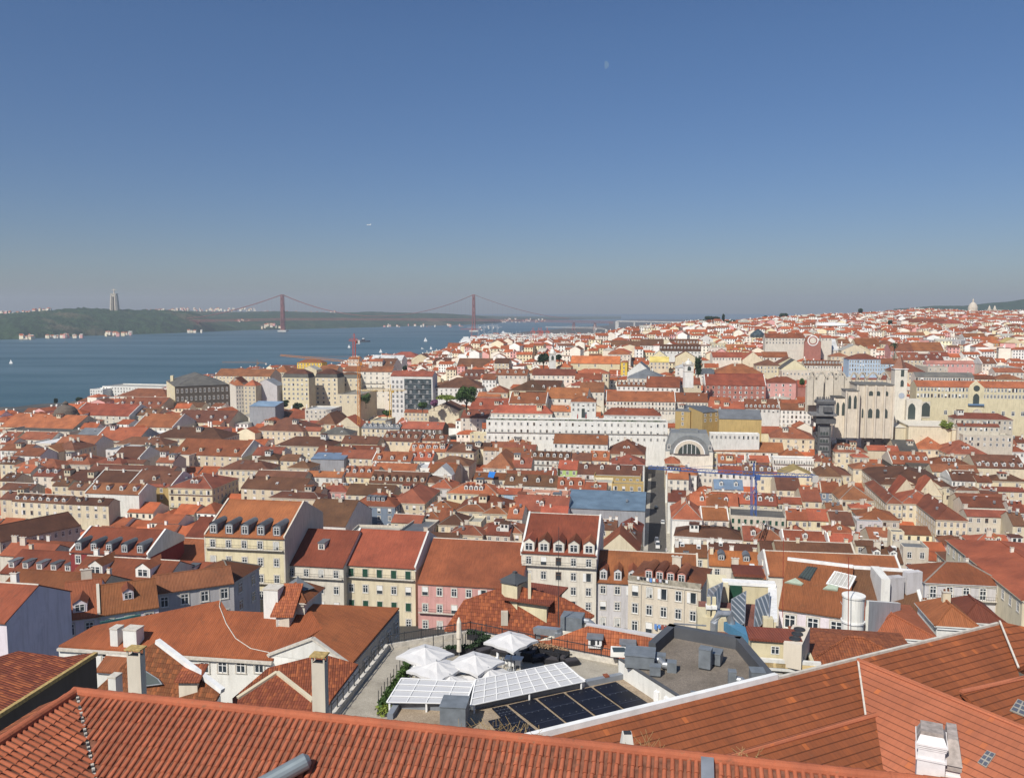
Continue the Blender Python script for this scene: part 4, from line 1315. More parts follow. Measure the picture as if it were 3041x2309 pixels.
# =================== foreground: the tiled roof under the viewer
def tile_material():
    m,nt,b=newmat('barrel_tile'); g=N(nt)
    t=g.n('ShaderNodeTexCoord'); wn=g.n('ShaderNodeTexWhiteNoise',noise_dimensions='2D'); g.l(t.outputs['UV'],wn.inputs['Vector'])
    nz=g.noise(g.uv(obj=True),9,4); n2=g.noise(g.uv(obj=True),.7,4)
    col=g.mixc(g.ramp(wn.outputs[0],0,1),(.33,.092,.042),(.49,.15,.075))
    col=g.mixc(g.math('MULTIPLY',g.ramp(nz,.45,.75),.5),col,(.30,.095,.05))
    col=g.mixc(g.math('MULTIPLY',g.ramp(n2,.42,.68),.55),col,(.24,.075,.042))
    li=g.noise(g.uv(obj=True),3.2,5,.75); col=g.mixc(g.math('MULTIPLY',g.ramp(li,.60,.70),.6),col,(.20,.15,.09)); so=g.noise(g.uv(obj=True),1.6,4,.7); col=g.mixc(g.math('MULTIPLY',g.ramp(so,.58,.72),.5),col,(.11,.055,.035))
    g.l(col,b.inputs['Base Color']); g.l(g.bump(nz,.012),b.inputs['Normal']); b.inputs['Roughness'].default_value=.85
    return m
BT=tile_material(); CHN=plain('channel_tile',(.17,.072,.045),.95,var=.4,sc=5,obj=True)  # channels coloured darker to deepen the shade between cover tiles
ZR=95.7
R0=PZ(226,2052,ZR); R1=PZ(2405,2281,ZR); RE=R0+(R1-R0)*1.22
RLd=(PZ(0,2200,ZR)-R0).normalized(); RL=R0+RLd*9.5
uA=(R1-R0).normalized(); tA=.44
vA=V((uA.y,-uA.x,0)); vA=vA if vA.y<0 else -vA; 
vB=V((RLd.y,-RLd.x,0)); vB=vB if vB.x>0 else -vB
sA=V((vA.x,vA.y,-tA)).normalized(); sB=V((vB.x,vB.y,-tA)).normalized()
def hA_(p): return ZR-tA*((p-R0).dot(vA))
def hB_(p): return ZR-tA*((p-R0).dot(vB))
roofN=thing('tiled_roof_house','near roof of barrel tiles running along the bottom of the picture','house',(R0+R1)/2-V((0,0,8)),None)
def tilefield(name,org,u,s,L,rows,keep,pitch=.215,rl=.38):
    n=u.cross(s); n=n if n.z>0 else -n
    m=MB(); cols=int(L/pitch); r=.068
    for i in range(cols):
        for j in range(rows):
            c=org+u*((i+.5)*pitch)+s*(.12+j*rl)
            if not keep(c+s*rl*.5): continue
            jt=random.uniform(-.013,.013); a=c+u*jt; b_=a+s*(rl+.045)
            r0=r*.86; r1=r*1.04; lift0=.0; lift1=.022
            K=6; A=[];B=[]
            for k in range(K+1):
                th=math.pi*k/K; A.append(a+u*(math.cos(th)*r0)+n*(math.sin(th)*r0*1.0+lift0)); B.append(b_+u*(math.cos(th)*r1)+n*(math.sin(th)*r1+lift1))
            uv=[((i*7.13)%97+.5,(j*3.7)%53+.5)]*4
            flip=(u.cross(s)).z<0
            for k in range(K):
                q=[A[k],B[k],B[k+1],A[k+1]]
                nn=(q[1]-q[0]).cross(q[2]-q[0]); 
                mid=(q[0]+q[2])/2-(a+b_)/2
                if nn.dot(mid)<0: q=q[::-1]
                m.face(q,BT,uv)
            ins=[b_+u*(math.cos(math.pi*k/K)*r1*.72)+n*(math.sin(math.pi*k/K)*r1*.72+lift1) for k in range(K+1)]
            for k in range(K):
                q=[B[k],ins[k],ins[k+1],B[k+1]]
                if (q[1]-q[0]).cross(q[2]-q[0]).dot(s)<0: q=q[::-1]
                m.face(q,BT,uv)
    return m

mA=tilefield('a',R0,uA,sA,(RE-R0).length,26,lambda p:(p-R0).dot(vA)<=(p-R0).dot(vB)-.10)
mB=tilefield('b',R0,RLd,sB,9.5,26,lambda p:(p-R0).dot(vB)<=(p-R0).dot(vA)-.10)
mA.build('tile_field',roofN); mB.build('tile_field',roofN)
# bed under the tiles, valley mortar, ridge tiles, back slope, walls
nA=uA.cross(sA); nA=nA if nA.z>0 else -nA; nB=RLd.cross(sB); nB=nB if nB.z>0 else -nB
vd=(vA+vB)/2; vd=V((0,0,0))
w_=(vA-vB); vv=V((-w_.y,w_.x,0)).normalized(); vv=vv if vv.dot(vA)>0 else -vv     # dA=dB along this
Vend=R0+vv*13; Vend.z=hA_(Vend)
m=MB(); 
q=[R0,R0+(RE-R0),RE+sA*9.5,V(Vend)]; m.face([p-nA*.0 for p in q][::-1],CHN)
q=[R0,V(Vend),RL+sB*9.5,RL]; m.face([p for p in q][::-1],CHN)
for f in (0,1):
    pass
m.build('tile_bed',roofN)
m=MB()
i=0; L=(Vend-R0).length; vdir=(Vend-R0).normalized()
while i<L:
    p=R0+vdir*i; m.box(p+V((0,0,-.02)),(.05+.05*random.random(),.08,.07+.04*random.random()),stone,vv,V((vv.y,-vv.x,0))); i+=.19
m.tube([R0+V((0,0,.01)),V(Vend)+V((0,0,.01))],.05,darkm,5); m.build('valley_mortar',roofN)
m=MB()
for a_,b_ in ((R0,RE),(R0,RL)):
    L=(b_-a_).length; d_=(b_-a_).normalized(); i=-.1 if b_ is RE else 0; k=0
    while i<L:
        p=a_+d_*i+V((0,0,-.02)); q=a_+d_*(i+.47)+V((0,0,-.02))
        m.tube([p,q],[.165,.15],BT,12); i+=.42; k+=1
rt=m.build('ridge_tile',roofN)
for me_ in (rt.data,):
    uvl=me_.uv_layers[0]
m=MB()
for a_,b_,v_ in ((R0,RE,vA),(R0,RL,vB)):
    s_=V((-v_.x,-v_.y,-tA)).normalized(); m.prism([a_,b_,b_+s_*1.5,a_+s_*1.5],V((0,0,-.15)),rooftile('o',0))
m.build('back_slope',roofN)
m=MB(); base=[RE-vA*1.1,R0-vA*1.1-vB*1.1,RL-vB*1.1,RL-vB*.6,R0-vA*.6-vB*.6,RE-vA*.6]
m.prism([V((p.x,p.y,82)) for p in base],V((0,0,ZR-1.0-82)),wallmat('s')); m.build('wall',roofN)
# a galvanised flue lying over the tiles and small fittings
p=on(plane(R0,RE,R0+sA),925,2275); q=on(plane(R0,RE,R0+sA),800,2345)
m=MB(); up_=nA*.32; ax=(q-p).normalized(); m.tube([p+up_-ax*.02,p+up_+ax*.1,q+up_+ax*1.0],[.12,.24,.24],plain('zinc_flue',(.22,.26,.28),.5,metal=.3),16); single(m,'flue_pipe','grey zinc flue pipe lying on the near tiles at the bottom edge','pipe',p)
p=on(plane(R0,RE,R0+sA),2100,2258); m=MB(); m.bar(p+nA*.12,p+sA*3+nA*.12,.34,galv,.1); m.build('flashing',roofN)
p=PD(1862,2226,24.6); m=MB(); P4=[p+V((-.26,-.18,-.3)),p+V((.26,-.18,-.3)),p+V((.26,.25,-.3)),p+V((-.26,.25,-.3))]; T4=[p+V((-.14,-.1,.55)),p+V((.14,-.1,.55)),p+V((.14,.15,.55)),p+V((-.14,.15,.55))]
for i in range(4): m.face([P4[i],P4[(i+1)%4],T4[(i+1)%4],T4[i]],whitewall)
m.face(T4,whitewall); m.box(p+V((0,0,.55)),(.22,.18,.04),darkm); single(m,'roof_vent','small white tapered vent standing on the near ridge','roof vent',p-V((0,0,.3)))
def flat_tile(name,base,dirt=.6):
    m,nt,b=newmat(name); g=N(nt)
    t=g.n('ShaderNodeTexCoord'); sx=g.n('ShaderNodeSeparateXYZ'); g.l(t.outputs['UV'],sx.inputs[0])
    v=g.math('DIVIDE',sx.outputs[1],.37); fv=g.math('FRACT',v); u=g.math('ADD',g.math('DIVIDE',sx.outputs[0],.23),g.math('MULTIPLY',g.math('MODULO',g.math('FLOOR',v),2),.5)); fu=g.math('FRACT',u)
    cb=g.n('ShaderNodeCombineXYZ'); g.l(g.math('FLOOR',u),cb.inputs[0]); g.l(g.math('FLOOR',v),cb.inputs[1]); wn=g.n('ShaderNodeTexWhiteNoise',noise_dimensions='2D'); g.l(cb.outputs[0],wn.inputs['Vector'])
    st=g.noise(g.uv(2.6,.5),1.0,4,.65); big=g.noise(g.uv(.25,.25),1.0,4)
    col=g.mixc(g.ramp(big,.35,.68),mul(base,.78),mul(base,1.12))
    col=g.mixc(g.math('MULTIPLY',g.ramp(st,.40,.75),dirt),col,(base[0]*.46,base[1]*.55,base[2]*.8))
    col=g.mixc(g.math('MULTIPLY',g.ramp(wn.outputs[0],.965,1.0),.5),col,(.60,.17,.045))
    li=g.noise(g.uv(1.1,1.1),1.0,6,.75); col=g.mixc(g.math('MULTIPLY',g.ramp(li,.60,.72),dirt*.75),col,(.17,.10,.055))
    col=g.mixc(g.math('MULTIPLY',g.ramp(wn.outputs[0],.3,0),.18),col,mul(base,.5))
    col=g.mixc(g.math('MULTIPLY',g.math('GREATER_THAN',fv,.86),.72),col,mul(base,.22))
    col=g.mixc(g.math('MULTIPLY',g.math('GREATER_THAN',fu,.88),.25*dirt+.08),col,mul(base,.3))
    g.l(col,b.inputs['Base Color']); g.l(g.bump(g.math('MULTIPLY',fv,-1),.03),b.inputs['Normal']); b.inputs['Roughness'].default_value=.8
    return m
# =================== the big tiled building at the right
ZQ=90.6
Q0=PZ(1500,2218,ZQ); Q1=PZ(2968,1854,ZQ); uQ=(Q1-Q0).normalized(); vQ=V((uQ.y,-uQ.x,0)); vQ=vQ if vQ.y<0 else -vQ
tQ=.42; sQ=V((vQ.x,vQ.y,-tQ)); plQ=plane(Q0,Q1,Q0+sQ)
big=thing('large_tiled_house','large house with a white-edged tile roof and a bright orange cross wing, right foreground','house',(Q0+Q1)/2+vQ*6-V((0,0,18)),None)
th0=flat_tile('weathered_flat_tile',(.29,.088,.034)); tho=flat_tile('bright_flat_tile',(.47,.155,.078),.25)
def rp(pl,pts,mat,name,th=.2,off=0):
    P=[on(pl,*p)+V((0,0,off)) for p in pts]; m=MB(); m.prism([p-V((0,0,th)) for p in P],V((0,0,th)),mat); return m.build(name,big),P
_,P=rp(plQ,[(1500,2218),(2968,1854),(3024,1993),(3041,2060),(3100,2200),(2700,2330),(1500,2330)],th0,'roof_slope')
# right-hand end beyond the hip
H1=on(plQ,2968,1854);H2=on(plQ,3024,1993); 
m=MB(); H3=PZ(3200,1905,ZQ-.3); m.prism([H1,H3,PZ(3200,2080,ZQ-4),H2],V((0,0,.2)),th0); m.build('roof_slope',big)
m=MB(); m.bar(H1+V((0,0,.22)),H2+V((0,0,.22)),.09,stone,.08); m.build('hip_mortar',big)
# parapet along the ridge
QM=lerp(Q0,Q1,.47)
m=MB(); m.prism([Q0-V((0,0,.3)),QM-V((0,0,.3)),QM-vQ*.25-V((0,0,.3)),Q0-vQ*.25-V((0,0,.3))],V((0,0,.56)),white); m.build('parapet',big)
m=MB(); m.prism([QM-V((0,0,.3)),Q1-V((0,0,.3)),Q1-vQ*.15-V((0,0,.3)),QM-vQ*.15-V((0,0,.3))],V((0,0,.42)),stone); m.build('parapet',big)
m=MB(); m.prism([Q0-vQ*.1-V((0,0,.31)),Q1-vQ*.1-V((0,0,.31)),Q1-vQ*.3-V((0,0,.31)),Q0-vQ*.3-V((0,0,.31))],V((0,0,-16)),whitewall); m.build('wall',big)
# bright cross wing: its ridge runs towards the viewer
A0=on(plQ,2547,1972); 
rid=(vQ*1.0+uQ*.10).normalized(); E0=A0+rid*22
sw=V((-rid.y,rid.x,0)); sw=sw if sw.dot(uQ)<0 else -sw
pw_=plane(A0,E0,A0+sw-V((0,0,tQ)))
# valley direction between the wing slope and the main slope
nv=plQ[1].cross(pw_[1]).normalized(); nv=nv if nv.z<0 else -nv
VL=A0+nv*6.5
def tow(pl,p): # drop a point vertically on a plane
    a,n=pl; return V((p.x,p.y,a.z-((p.x-a.x)*n.x+(p.y-a.y)*n.y)/n.z))
lowE=[VL,VL+rid*16]
m=MB(); PP=[A0,E0,tow(pw_,E0+sw*6.0),tow(pw_,VL+rid*.01)]
m.prism([p+V((0,0,.03)) for p in PP],V((0,0,.2)),tho); m.build('cross_wing_slope',big)
m=MB(); m.prism([A0,E0,tow(plane(A0,E0,A0-sw-V((0,0,tQ))),E0-sw*6)],V((0,0,.2)),tho); m.build('cross_wing_slope',big)
m=MB(); m.tube([A0+V((0,0,.22)),E0+V((0,0,.22))],.13,tho,8); m.build('ridge',big)
m=MB(); m.bar(A0+V((0,0,.25)),VL+V((0,0,.25)),.08,stone,.08); m.build('valley_mortar',big)
# lower roofs in front of each valley
def lower(p0,p1,ext,label,L=14):
    a=on(plQ,*p0); b=on(plQ,*p1); a=a+V((0,0,.25)); b=b+V((0,0,.25)); d_=(b-a).normalized()
    v_=V((d_.y,-d_.x,0)).normalized(); v_=v_ if v_.y<0 else -v_
    A=a-d_*ext; 
    m=MB(); m.prism([A,b,b+v_*L-V((0,0,tQ*L)),A+v_*L-V((0,0,tQ*L))],V((0,0,.2)),th0); m.build('lower_roof',big)
    m=MB(); m.tube([A+V((0,0,.22)),b+V((0,0,.22))],.12,tho,8); m.build('ridge',big)
lower((2271,2246),(2600,2150),3,'')
lower((2854,2081),(3041,2038),0,'')
# glass tile patches
for q,pp in (((S(C3,1950,1215),S(C3,2000,1245),S(C3,2055,1165),S(C3,2005,1145)),pw_),):
    pts=[on(pp,*k) for k in q]; n=pp[1]
    m=MB(); m.prism([p+n*.2 for p in pts],n*.07,plain('weathered_frame',(.33,.31,.27),.8)); o_=m.build('glass_tile_panel',big)
    for i in range(2):
        for j in range(3):
            f=lambda u,v: lerp(lerp(pts[0],pts[1],u),lerp(pts[3],pts[2],u),v)+n*.275
            m=MB(); m.prism([f(i/2+.06,j/3+.05),f(i/2+.44,j/3+.05),f(i/2+.44,j/3+.28),f(i/2+.06,j/3+.28)],n*.01,plain('grey_glass_tile',(.10,.11,.14),.35)); m.build('glass_tile',o_)
pp=plane(on(plQ,2854,2081),on(plQ,3041,2038),on(plQ,3041,2038)+V((vQ.x,vQ.y,-tQ)))
q=(S(C3,2105,930),S(C3,2190,965),S(C3,2212,890),S(C3,2150,865)); pts=[on(pp,*k) for k in q]; n=pp[1]
m=MB(); m.prism([p+n*.45 for p in pts],n*.07,plain('weathered_frame',(.33,.31,.27),.8)); o_=m.build('glass_tile_panel',big)
for i in range(2):
    for j in range(3):
        f=lambda u,v: lerp(lerp(pts[0],pts[1],u),lerp(pts[3],pts[2],u),v)+n*.525
        m=MB(); m.prism([f(i/2+.06,j/3+.05),f(i/2+.44,j/3+.05),f(i/2+.44,j/3+.28),f(i/2+.06,j/3+.28)],n*.01,plain('grey_glass_tile',(.10,.11,.14),.35)); m.build('glass_tile',o_)
# ornate white chimney
D=21.5
A=PD(*S(C3,1597,1085),D); B=PD(*S(C3,1765,1090),D); ex,ey=frame(math.radians(25)); W=(B-A).length*.895; 
ch=thing('chimney_stack','ornate white double chimney with moulded caps, lower right corner','chimney',A-V((0,0,6)))
c=A+ex*W/2+ey*.45
whp=plain('old_whitewash',(.74,.70,.69),.85,var=.1,sc=4); mossy=plain('stained_cap',(.36,.31,.28),.9,var=.35,sc=5)
m=MB(); m.box(c+V((0,0,-6)),(W*.96,.9,5.6),whp,ex,ey); m.build('shaft',ch)
m=MB()
for dz,k,h in ((-.40,1.06,.06),(-.10,1.0,.04),(-.04,1.05,.04),(.02,1.1,.05)): m.box(c+V((0,0,dz)),(W*k,.9*k,h),whp,ex,ey)
m.box(c+V((0,0,-.34)),(W*.92,.86,.28),whp,ex,ey); m.build('moulding',ch)
m=MB(); t0=[c+ex*(sx*W*.52)+ey*(sy*.45)+V((0,0,.07)) for sx,sy in ((-1,-1),(1,-1),(1,1),(-1,1))]; t1=[c+ex*(sx*W*.40)+ey*(sy*.34)+V((0,0,.26)) for sx,sy in ((-1,-1),(1,-1),(1,1),(-1,1))]
for i in range(4): m.face([t0[i],t0[(i+1)%4],t1[(i+1)%4],t1[i]],mossy if i!=0 else whp)
m.face(t1,mossy); m.box(c+V((0,0,.26)),(W*.78,.66,.10),mossy,ex,ey); m.build('cap',ch)
W2=W*.52; c2=c+ex*(W*.5+W2*.48)+ey*(.25)
m=MB(); m.box(c2+V((0,0,-6)),(W2,.95,5.35),whp,ex,ey); m.box(c2+V((0,0,-.85)),(W2*1.1,1.02,.07),whp,ex,ey); m.build('shaft',ch)
m=MB(); t0=[c2+ex*(sx*W2*.62)+ey*(sy*.6)+V((0,0,-.45)) for sx,sy in ((-1,-1),(1,-1),(1,1),(-1,1))]; t1=[c2+ex*(sx*W2*.34)+ey*(sy*.5+.3)+V((0,0,.1)) for sx,sy in ((-1,-1),(1,-1),(1,1),(-1,1))]
m.box(c2+V((0,0,-.62)),(W2*1.16,1.1,.17),mossy,ex,ey)
for i in range(4): m.face([t0[i],t0[(i+1)%4],t1[(i+1)%4],t1[i]],mossy)
m.face(t1,mossy); m.build('cap',ch)
# =================== hotel terrace, gravel roofs
grv=gravel('terrace_gravel',(.36,.32,.26),(.50,.46,.38),22)
grt=gravel('tan_gravel',(.30,.23,.16),(.46,.37,.27),16)
grd=gravel('dark_gravel',(.17,.145,.12),(.26,.22,.18),14)
zT=78.5
ter=[(1000,2135),(1153,1921),(1397,1878),(1460,1900),(1560,1925),(1838,1966),(1850,2012),(1450,2090),(1180,2125),(1120,2150)]
P=[PZ(x,y,zT) for x,y in ter]
tt=body('hotel_terrace_building','roof terrace with gravel floor, black railings and a low white plinth','building',P,42,whitewall,top=grv)
def fence(pts,h,label,group=None,posts=1.6,low=.45,lean=0,rail=True,lowm=stone,sub=.16):
    c=pts[0]; r=thing('railing',label,'railing',c,group)
    if low:
        m=MB()
        for a,b in zip(pts,pts[1:]): m.bar(a+V((0,0,low/2)),b+V((0,0,low/2)),.3,lowm,low)
        m.build('plinth',r)
    m=MB()
    for a,b in zip(pts,pts[1:]):
        L=(b-a).length; n=max(1,round(L/posts))
        for i in range(n+1): p=lerp(a,b,i/n); m.bar(p+V((0,0,low)),p+V((0,0,h+.15)),.07,darkm)
        n=max(1,round(L/sub))
        if rail:
            for i in range(n+1): p=lerp(a,b,i/n); m.bar(p+V((0,0,low)),p+V((0,0,h)),.022,darkm)
    m.build('bars',r)
    m=MB()
    for a,b in zip(pts,pts[1:]):
        for z in ((h,low+.12) if rail else (h*.97,)): m.bar(a+V((0,0,z)),b+V((0,0,z)),.06,darkm)
    m.build('rail',r); return r
T=lambda x,y,z=zT: PZ(x,y,z)
fence([T(985,2140),T(1150,1928)],1.25,'dark railing on a pale plinth along the left side of the terrace',posts=1.2,low=.5,rail=False)
fence([T(1150,1926),T(1397,1884)],1.2,'dark barred railing at the far left side of the terrace')
fence([T(1397,1884),T(1590,1925),T(1836,1972)],1.2,'dark barred railing between the terrace and the small orange roof')
# umbrellas
canv=plain('white_canvas',(.62,.61,.60),.85,var=.06); creamc=plain('cream_canvas',(.70,.63,.52),.9,var=.1)
def umbrella(px,py,size,label,yaw=52,zz=zT,hh=3.1,group='white parasols open on the terrace'):
    a=PZ(px,py,zz+hh); g_=V((a.x,a.y,zz)); r=thing('parasol',label,'parasol',g_,group)
    R=Matrix.Rotation(math.radians(yaw),3,'Z'); m=MB(); n=8; rim=[]
    for k in range(8):
        ang=math.pi/4*k+math.pi/4; rr=size/2*(1.35 if k%2==0 else 1.0)
        rim.append(a+R@V((math.cos(ang)*rr,math.sin(ang)*rr,-.55-(.10 if k%2==0 else 0))))
    for k in range(8):
        p,q=rim[k],rim[(k+1)%8]; mp=(p+q)/2+(a-(p+q)/2)*.06; mp.z-=.0
        top=a
        mid1=lerp(top,p,.5)+V((0,0,-.06));mid2=lerp(top,q,.5)+V((0,0,-.06)); mm=(mid1+mid2)/2-V((0,0,.05))
        m.face([top,mid1,mm],canv);m.face([top,mm,mid2],canv);m.face([mid1,p,mp,mm],canv);m.face([mm,mp,q,mid2],canv)
        for u,v in ((p,mp),(mp,q)): m.face([u,u-V((0,0,.2)),v-V((0,0,.2)),v],canv)
    m.build('canopy',r)
    m=MB(); m.tube([g_,a+V((0,0,.12))],.045,galv,8); m.build('pole',r)
    m=MB(); m.box(g_,(.7,.7,.08),galv); m.build('base',r)
    m=MB()
    for k in range(8): m.bar(lerp(g_,a,.9),rim[k]-V((0,0,.06)),.025,galv)
    m.build('rib',r)
    return r
for x,y,l,s_,hh_ in ((600,262,'leftmost open white parasol, at the far left of the cluster',4.5,3.1),(1150,345,'open white parasol in the middle of the cluster, behind the glass canopies',4.5,3.0),(725,412,'open white parasol in front of the leftmost one',4.5,2.9),(1290,492,'open white parasol partly hidden by the long glazed canopy',4.4,2.4),(868,568,'front open white parasol, mostly hidden by the left glazed canopy',4.4,2.3)):
    q=S(R2,x,y); umbrella(q[0],q[1],s_*.76,l,hh=hh_)
q=S(R2,1540,112); umbrella(q[0],q[1],3.35,'white parasol standing alone over the black sofas',yaw=50,hh=3.2)
# closed parasol
q=S(R2,972,372); b=PZ(q[0],q[1],zT); r=thing('closed_parasol','closed cream parasol standing furled on the terrace','parasol',b)
m=MB(); m.lathe(b,[(.13,.5),(.22,.55),(.17,1.6),(.24,1.75),(.2,3.1),(.07,3.5),(0,3.55)],creamc,9); m.build('canopy',r); m=MB(); m.tube([b,b+V((0,0,.6))],.04,galv); m.build('pole',r)
# rattan furniture
rat=plain('black_rattan',(.022,.022,.026),.8,var=.4,sc=20); cush=plain('dark_cushion',(.06,.055,.06),.9)
def sofa(px,py,w,d,yaw,label,back=True,arms=True):
    p=PZ(*S(R2,px,py),zT); r=thing('rattan_sofa' if back else 'rattan_lounger',label,'sofa' if back else 'lounger',p,'black rattan seats on the terrace'); ex,ey=frame(math.radians(yaw))
    m=MB(); m.box(p+V((0,0,.05)),(w,d,.33),rat,ex,ey); m.build('seat',r)
    m=MB(); m.box(p+V((0,0,.383)),(w*.9,d*.8,.1),cush,ex,ey); m.build('cushion',r)
    if back: m=MB(); m.box(p+ey*(d/2-.08)+V((0,0,.38)),(w,.16,.42),rat,ex,ey); m.build('backrest',r)
    if arms:
        for sx in (-1,1): m=MB(); m.box(p+ex*sx*(w/2-.09)+V((0,0,.386)),(.17,d-.2,.22),rat,ex,ey); m.build('armrest',r)
sofa(1450,345,2.0,.9,20,'black rattan sofa at the left under the lone parasol')
sofa(1600,330,2.6,.9,12,'black rattan sofa behind the lone parasol pole')
sofa(1760,345,1.0,2.3,15,'black rattan sofa at the right under the lone parasol',True)
sofa(1660,400,1.9,.8,-168,'black rattan sofa with its back to the viewer beside the white table')
sofa(1290,320,2.3,.8,-35,'flat black lounger left of the lone parasol',False,False)
sofa(1870,405,1.9,.8,-20,'flat black lounger right of the rattan group',False,False)
sofa(1985,430,1.3,.9,10,'black rattan armchair left of the farther planter')
sofa(2080,415,1.3,.9,30,'black rattan armchair nearest the right railing')
sofa(2200,450,1.2,.8,-20,'flat black footstool near the right end of the terrace',False,False)
def chair(px,py,yaw,label):
    p=PZ(*S(R2,px,py),zT); r=thing('garden_chair',label,'chair',p,'white garden chairs'); ex,ey=frame(math.radians(yaw))
    m=MB(); m.box(p+V((0,0,.42)),(.45,.45,.04),white,ex,ey); m.build('seat',r)
    m=MB(); m.box(p+ey*.21+V((0,0,.46)),(.45,.04,.4),white,ex,ey); m.build('backrest',r)
    for sx in (-1,1):
        for sy in (-1,1): m=MB(); q=p+ex*sx*.2+ey*sy*.2; m.bar(q,q+V((0,0,.42)),.04,white); m.build('leg',r)
p=PZ(*S(R2,1570,470),zT); r=thing('garden_table','white rectangular garden table ringed by white chairs','table',p); ex,ey=frame(math.radians(15))
m=MB(); m.box(p+V((0,0,.7)),(1.5,.9,.05),white,ex,ey); m.build('tabletop',r)
for sx in (-1,1):
    for sy in (-1,1): m=MB(); q=p+ex*sx*.6+ey*sy*.35; m.bar(q,q+V((0,0,.7)),.05,white); m.build('leg',r)
for x,y,a_,l in ((1475,485,-80,'white chair at the left end of the garden table'),(1545,510,190,'white chair in front of the garden table, left one'),(1615,500,185,'white chair in front of the garden table, right one'),(1620,430,5,'white chair behind the garden table'),(1372,440,60,'single white chair apart, beside the open parasols'),(460,530,80,'white chair farther under the leftmost parasols'),(470,580,100,'white chair nearer under the leftmost parasols')): chair(x,y,a_,l)
# glazed canopies
whf=plain('white_aluminium',(.80,.80,.79),.45,var=.03)
mgl,ntg,bg_=newmat('milky_canopy_glass'); bg_.inputs['Base Color'].default_value=(.47,.475,.49,1); bg_.inputs['Roughness'].default_value=.25
def canopy(q,zs,nu,nv,label,fan=0):
    P=[PZ(*S(q[i][0],q[i][1],q[i][2]),zs[i]) for i in range(4)]
    c=sum(P,V())/4; r=thing('glazed_canopy',label,'canopy',V((c.x,c.y,zT)),'glazed canopies on the terrace')
    f=lambda u,v: lerp(lerp(P[0],P[1],u),lerp(P[3],P[2],u),v)
    for i in range(nu):
        for j in range(nv):
            m=MB(); a_,b_,c_,d_=f(i/nu,j/nv),f((i+1)/nu,j/nv),f((i+1)/nu,(j+1)/nv),f(i/nu,(j+1)/nv); m.prism([a_,b_,c_,d_],V((0,0,-.03)),mgl); m.build('pane',r)
    m=MB()
    for i in range(nu+1): m.bar(f(i/nu,0)+V((0,0,.04)),f(i/nu,1)+V((0,0,.04)),.09 if i in (0,nu) else .05,whf,.05)
    for j in range(nv+1): m.bar(f(0,j/nv)+V((0,0,.05)),f(1,j/nv)+V((0,0,.045)),.08,whf,.05)
    m.build('frame',r)
    for u in (.03,.5,.97):
        for v in (.03,.97): p=f(u,v); m=MB(); m.bar(V((p.x,p.y,zT)),p,.12,whf); m.build('post',r)
canopy([(R2,340,605),(R2,1135,645),(R2,1040,885),(R2,178,868)],(80.9,80.9,80.35,80.35),4,4,'shorter white glazed canopy at the left, nearer the planted hedge')
canopy([(R2,1150,622),(R2,2110,430),(R2,2350,640),(R2,1095,905)],(81.0,81.0,80.3,80.3),9,4,'longer white glazed canopy slanting along the dark solar panels')
canopy([(R2,2115,505),(R2,2150,500),(R2,2352,622),(R2,2330,636)],(80.7,80.7,80.2,80.2),1,1,'narrow dark green glass strip at the right end of the long canopy')
# solar gravel roof
zS=79.7
rim=[(R2,215,1050),(R2,300,915),(R2,850,945),(R2,1095,935),(R3,590,590),(R3,640,620),(R3,1120,900),(R3,1000,1100),(R3,-300,1450),(R2,600,1260)]
P=[PZ(*S(*q),zS) for q in rim]
ts=body('gravel_roof_building','tan gravel roof carrying four long dark solar panels','building',P,42,whitewall,top=grt)
m=MB()
for i in (0,1,2,3): a_=P[i]+V((0,0,.2));b_=P[i+1]+V((0,0,.2)); m.bar(a_,b_,.42,plain('lead_coping',(.22,.24,.27),.5),.4)
m.build('coping',ts)
for k,t_ in enumerate((.22,.55,.86)):
    m=MB(); p=lerp(P[3],P[4],t_); m.box(p+V((0,0,.42)),(.35,.45,.12),rooftile('R',2),*frame(math.radians(-20))); m.build('pipe_box',ts)
solar=plain('dark_solar_film',(.010,.011,.018),.5,spec=.25,var=.3,sc=.5)
def strip(q,label):
    Pp=[PZ(*S(C2,*k),zS+.12) for k in q]; c=sum(Pp,V())/len(Pp); r=thing('solar_panel',label,'solar panel',c-V((0,0,.12)),'flat solar panels on the tan gravel roof')
    if len(Pp)==4: Pp=[lerp(Pp[0],Pp[1],.035),lerp(Pp[0],Pp[1],.965),lerp(Pp[3],Pp[2],.965),lerp(Pp[3],Pp[2],.035)]
    m=MB(); m.prism(Pp,V((0,0,.05)),solar); m.build('panel',r)
    m=MB()
    for t_ in (.33,.66):
        if len(Pp)==4:
            a_=lerp(Pp[0],Pp[3],t_);b_=lerp(Pp[1],Pp[2],t_); m.bar(a_+V((0,0,.055)),b_+V((0,0,.055)),.03,plain('panel_seam',(.05,.06,.09),.5),.02)
    for u in (.15,.4,.65,.9):
        for v in (.1,.35,.6,.85):
            a_=lerp(lerp(Pp[0],Pp[1],u),lerp(Pp[-1],Pp[2],u),v) if len(Pp)==4 else None
            if a_ is not None: m.box(a_+V((0,0,.05)),(.045,.045,.02),greym)
    if m.f: m.build('clip',r)
strip([(1222,893),(1390,855),(1612,1034),(1458,1076)],'second large dark solar panel from the left, on tan gravel')
strip([(1396,855),(1560,819),(1787,991),(1616,1033)],'middle dark solar panel on the tan gravel roof')
strip([(1566,818),(1724,785),(1957,949),(1792,990)],'second large dark solar panel from the right, on tan gravel')
strip([(1730,784),(1872,752),(2113,911),(1962,948)],'rightmost dark solar panel on the tan gravel, by the white wall')
strip([(1124,912),(1214,895),(1275,945),(1178,968)],'small stepped piece of dark solar panel at the left end')
strip([(1099,988),(1280,948),(1440,1075),(1180,1090)],'leftmost dark solar panel, cut off by the near tiled ridge')
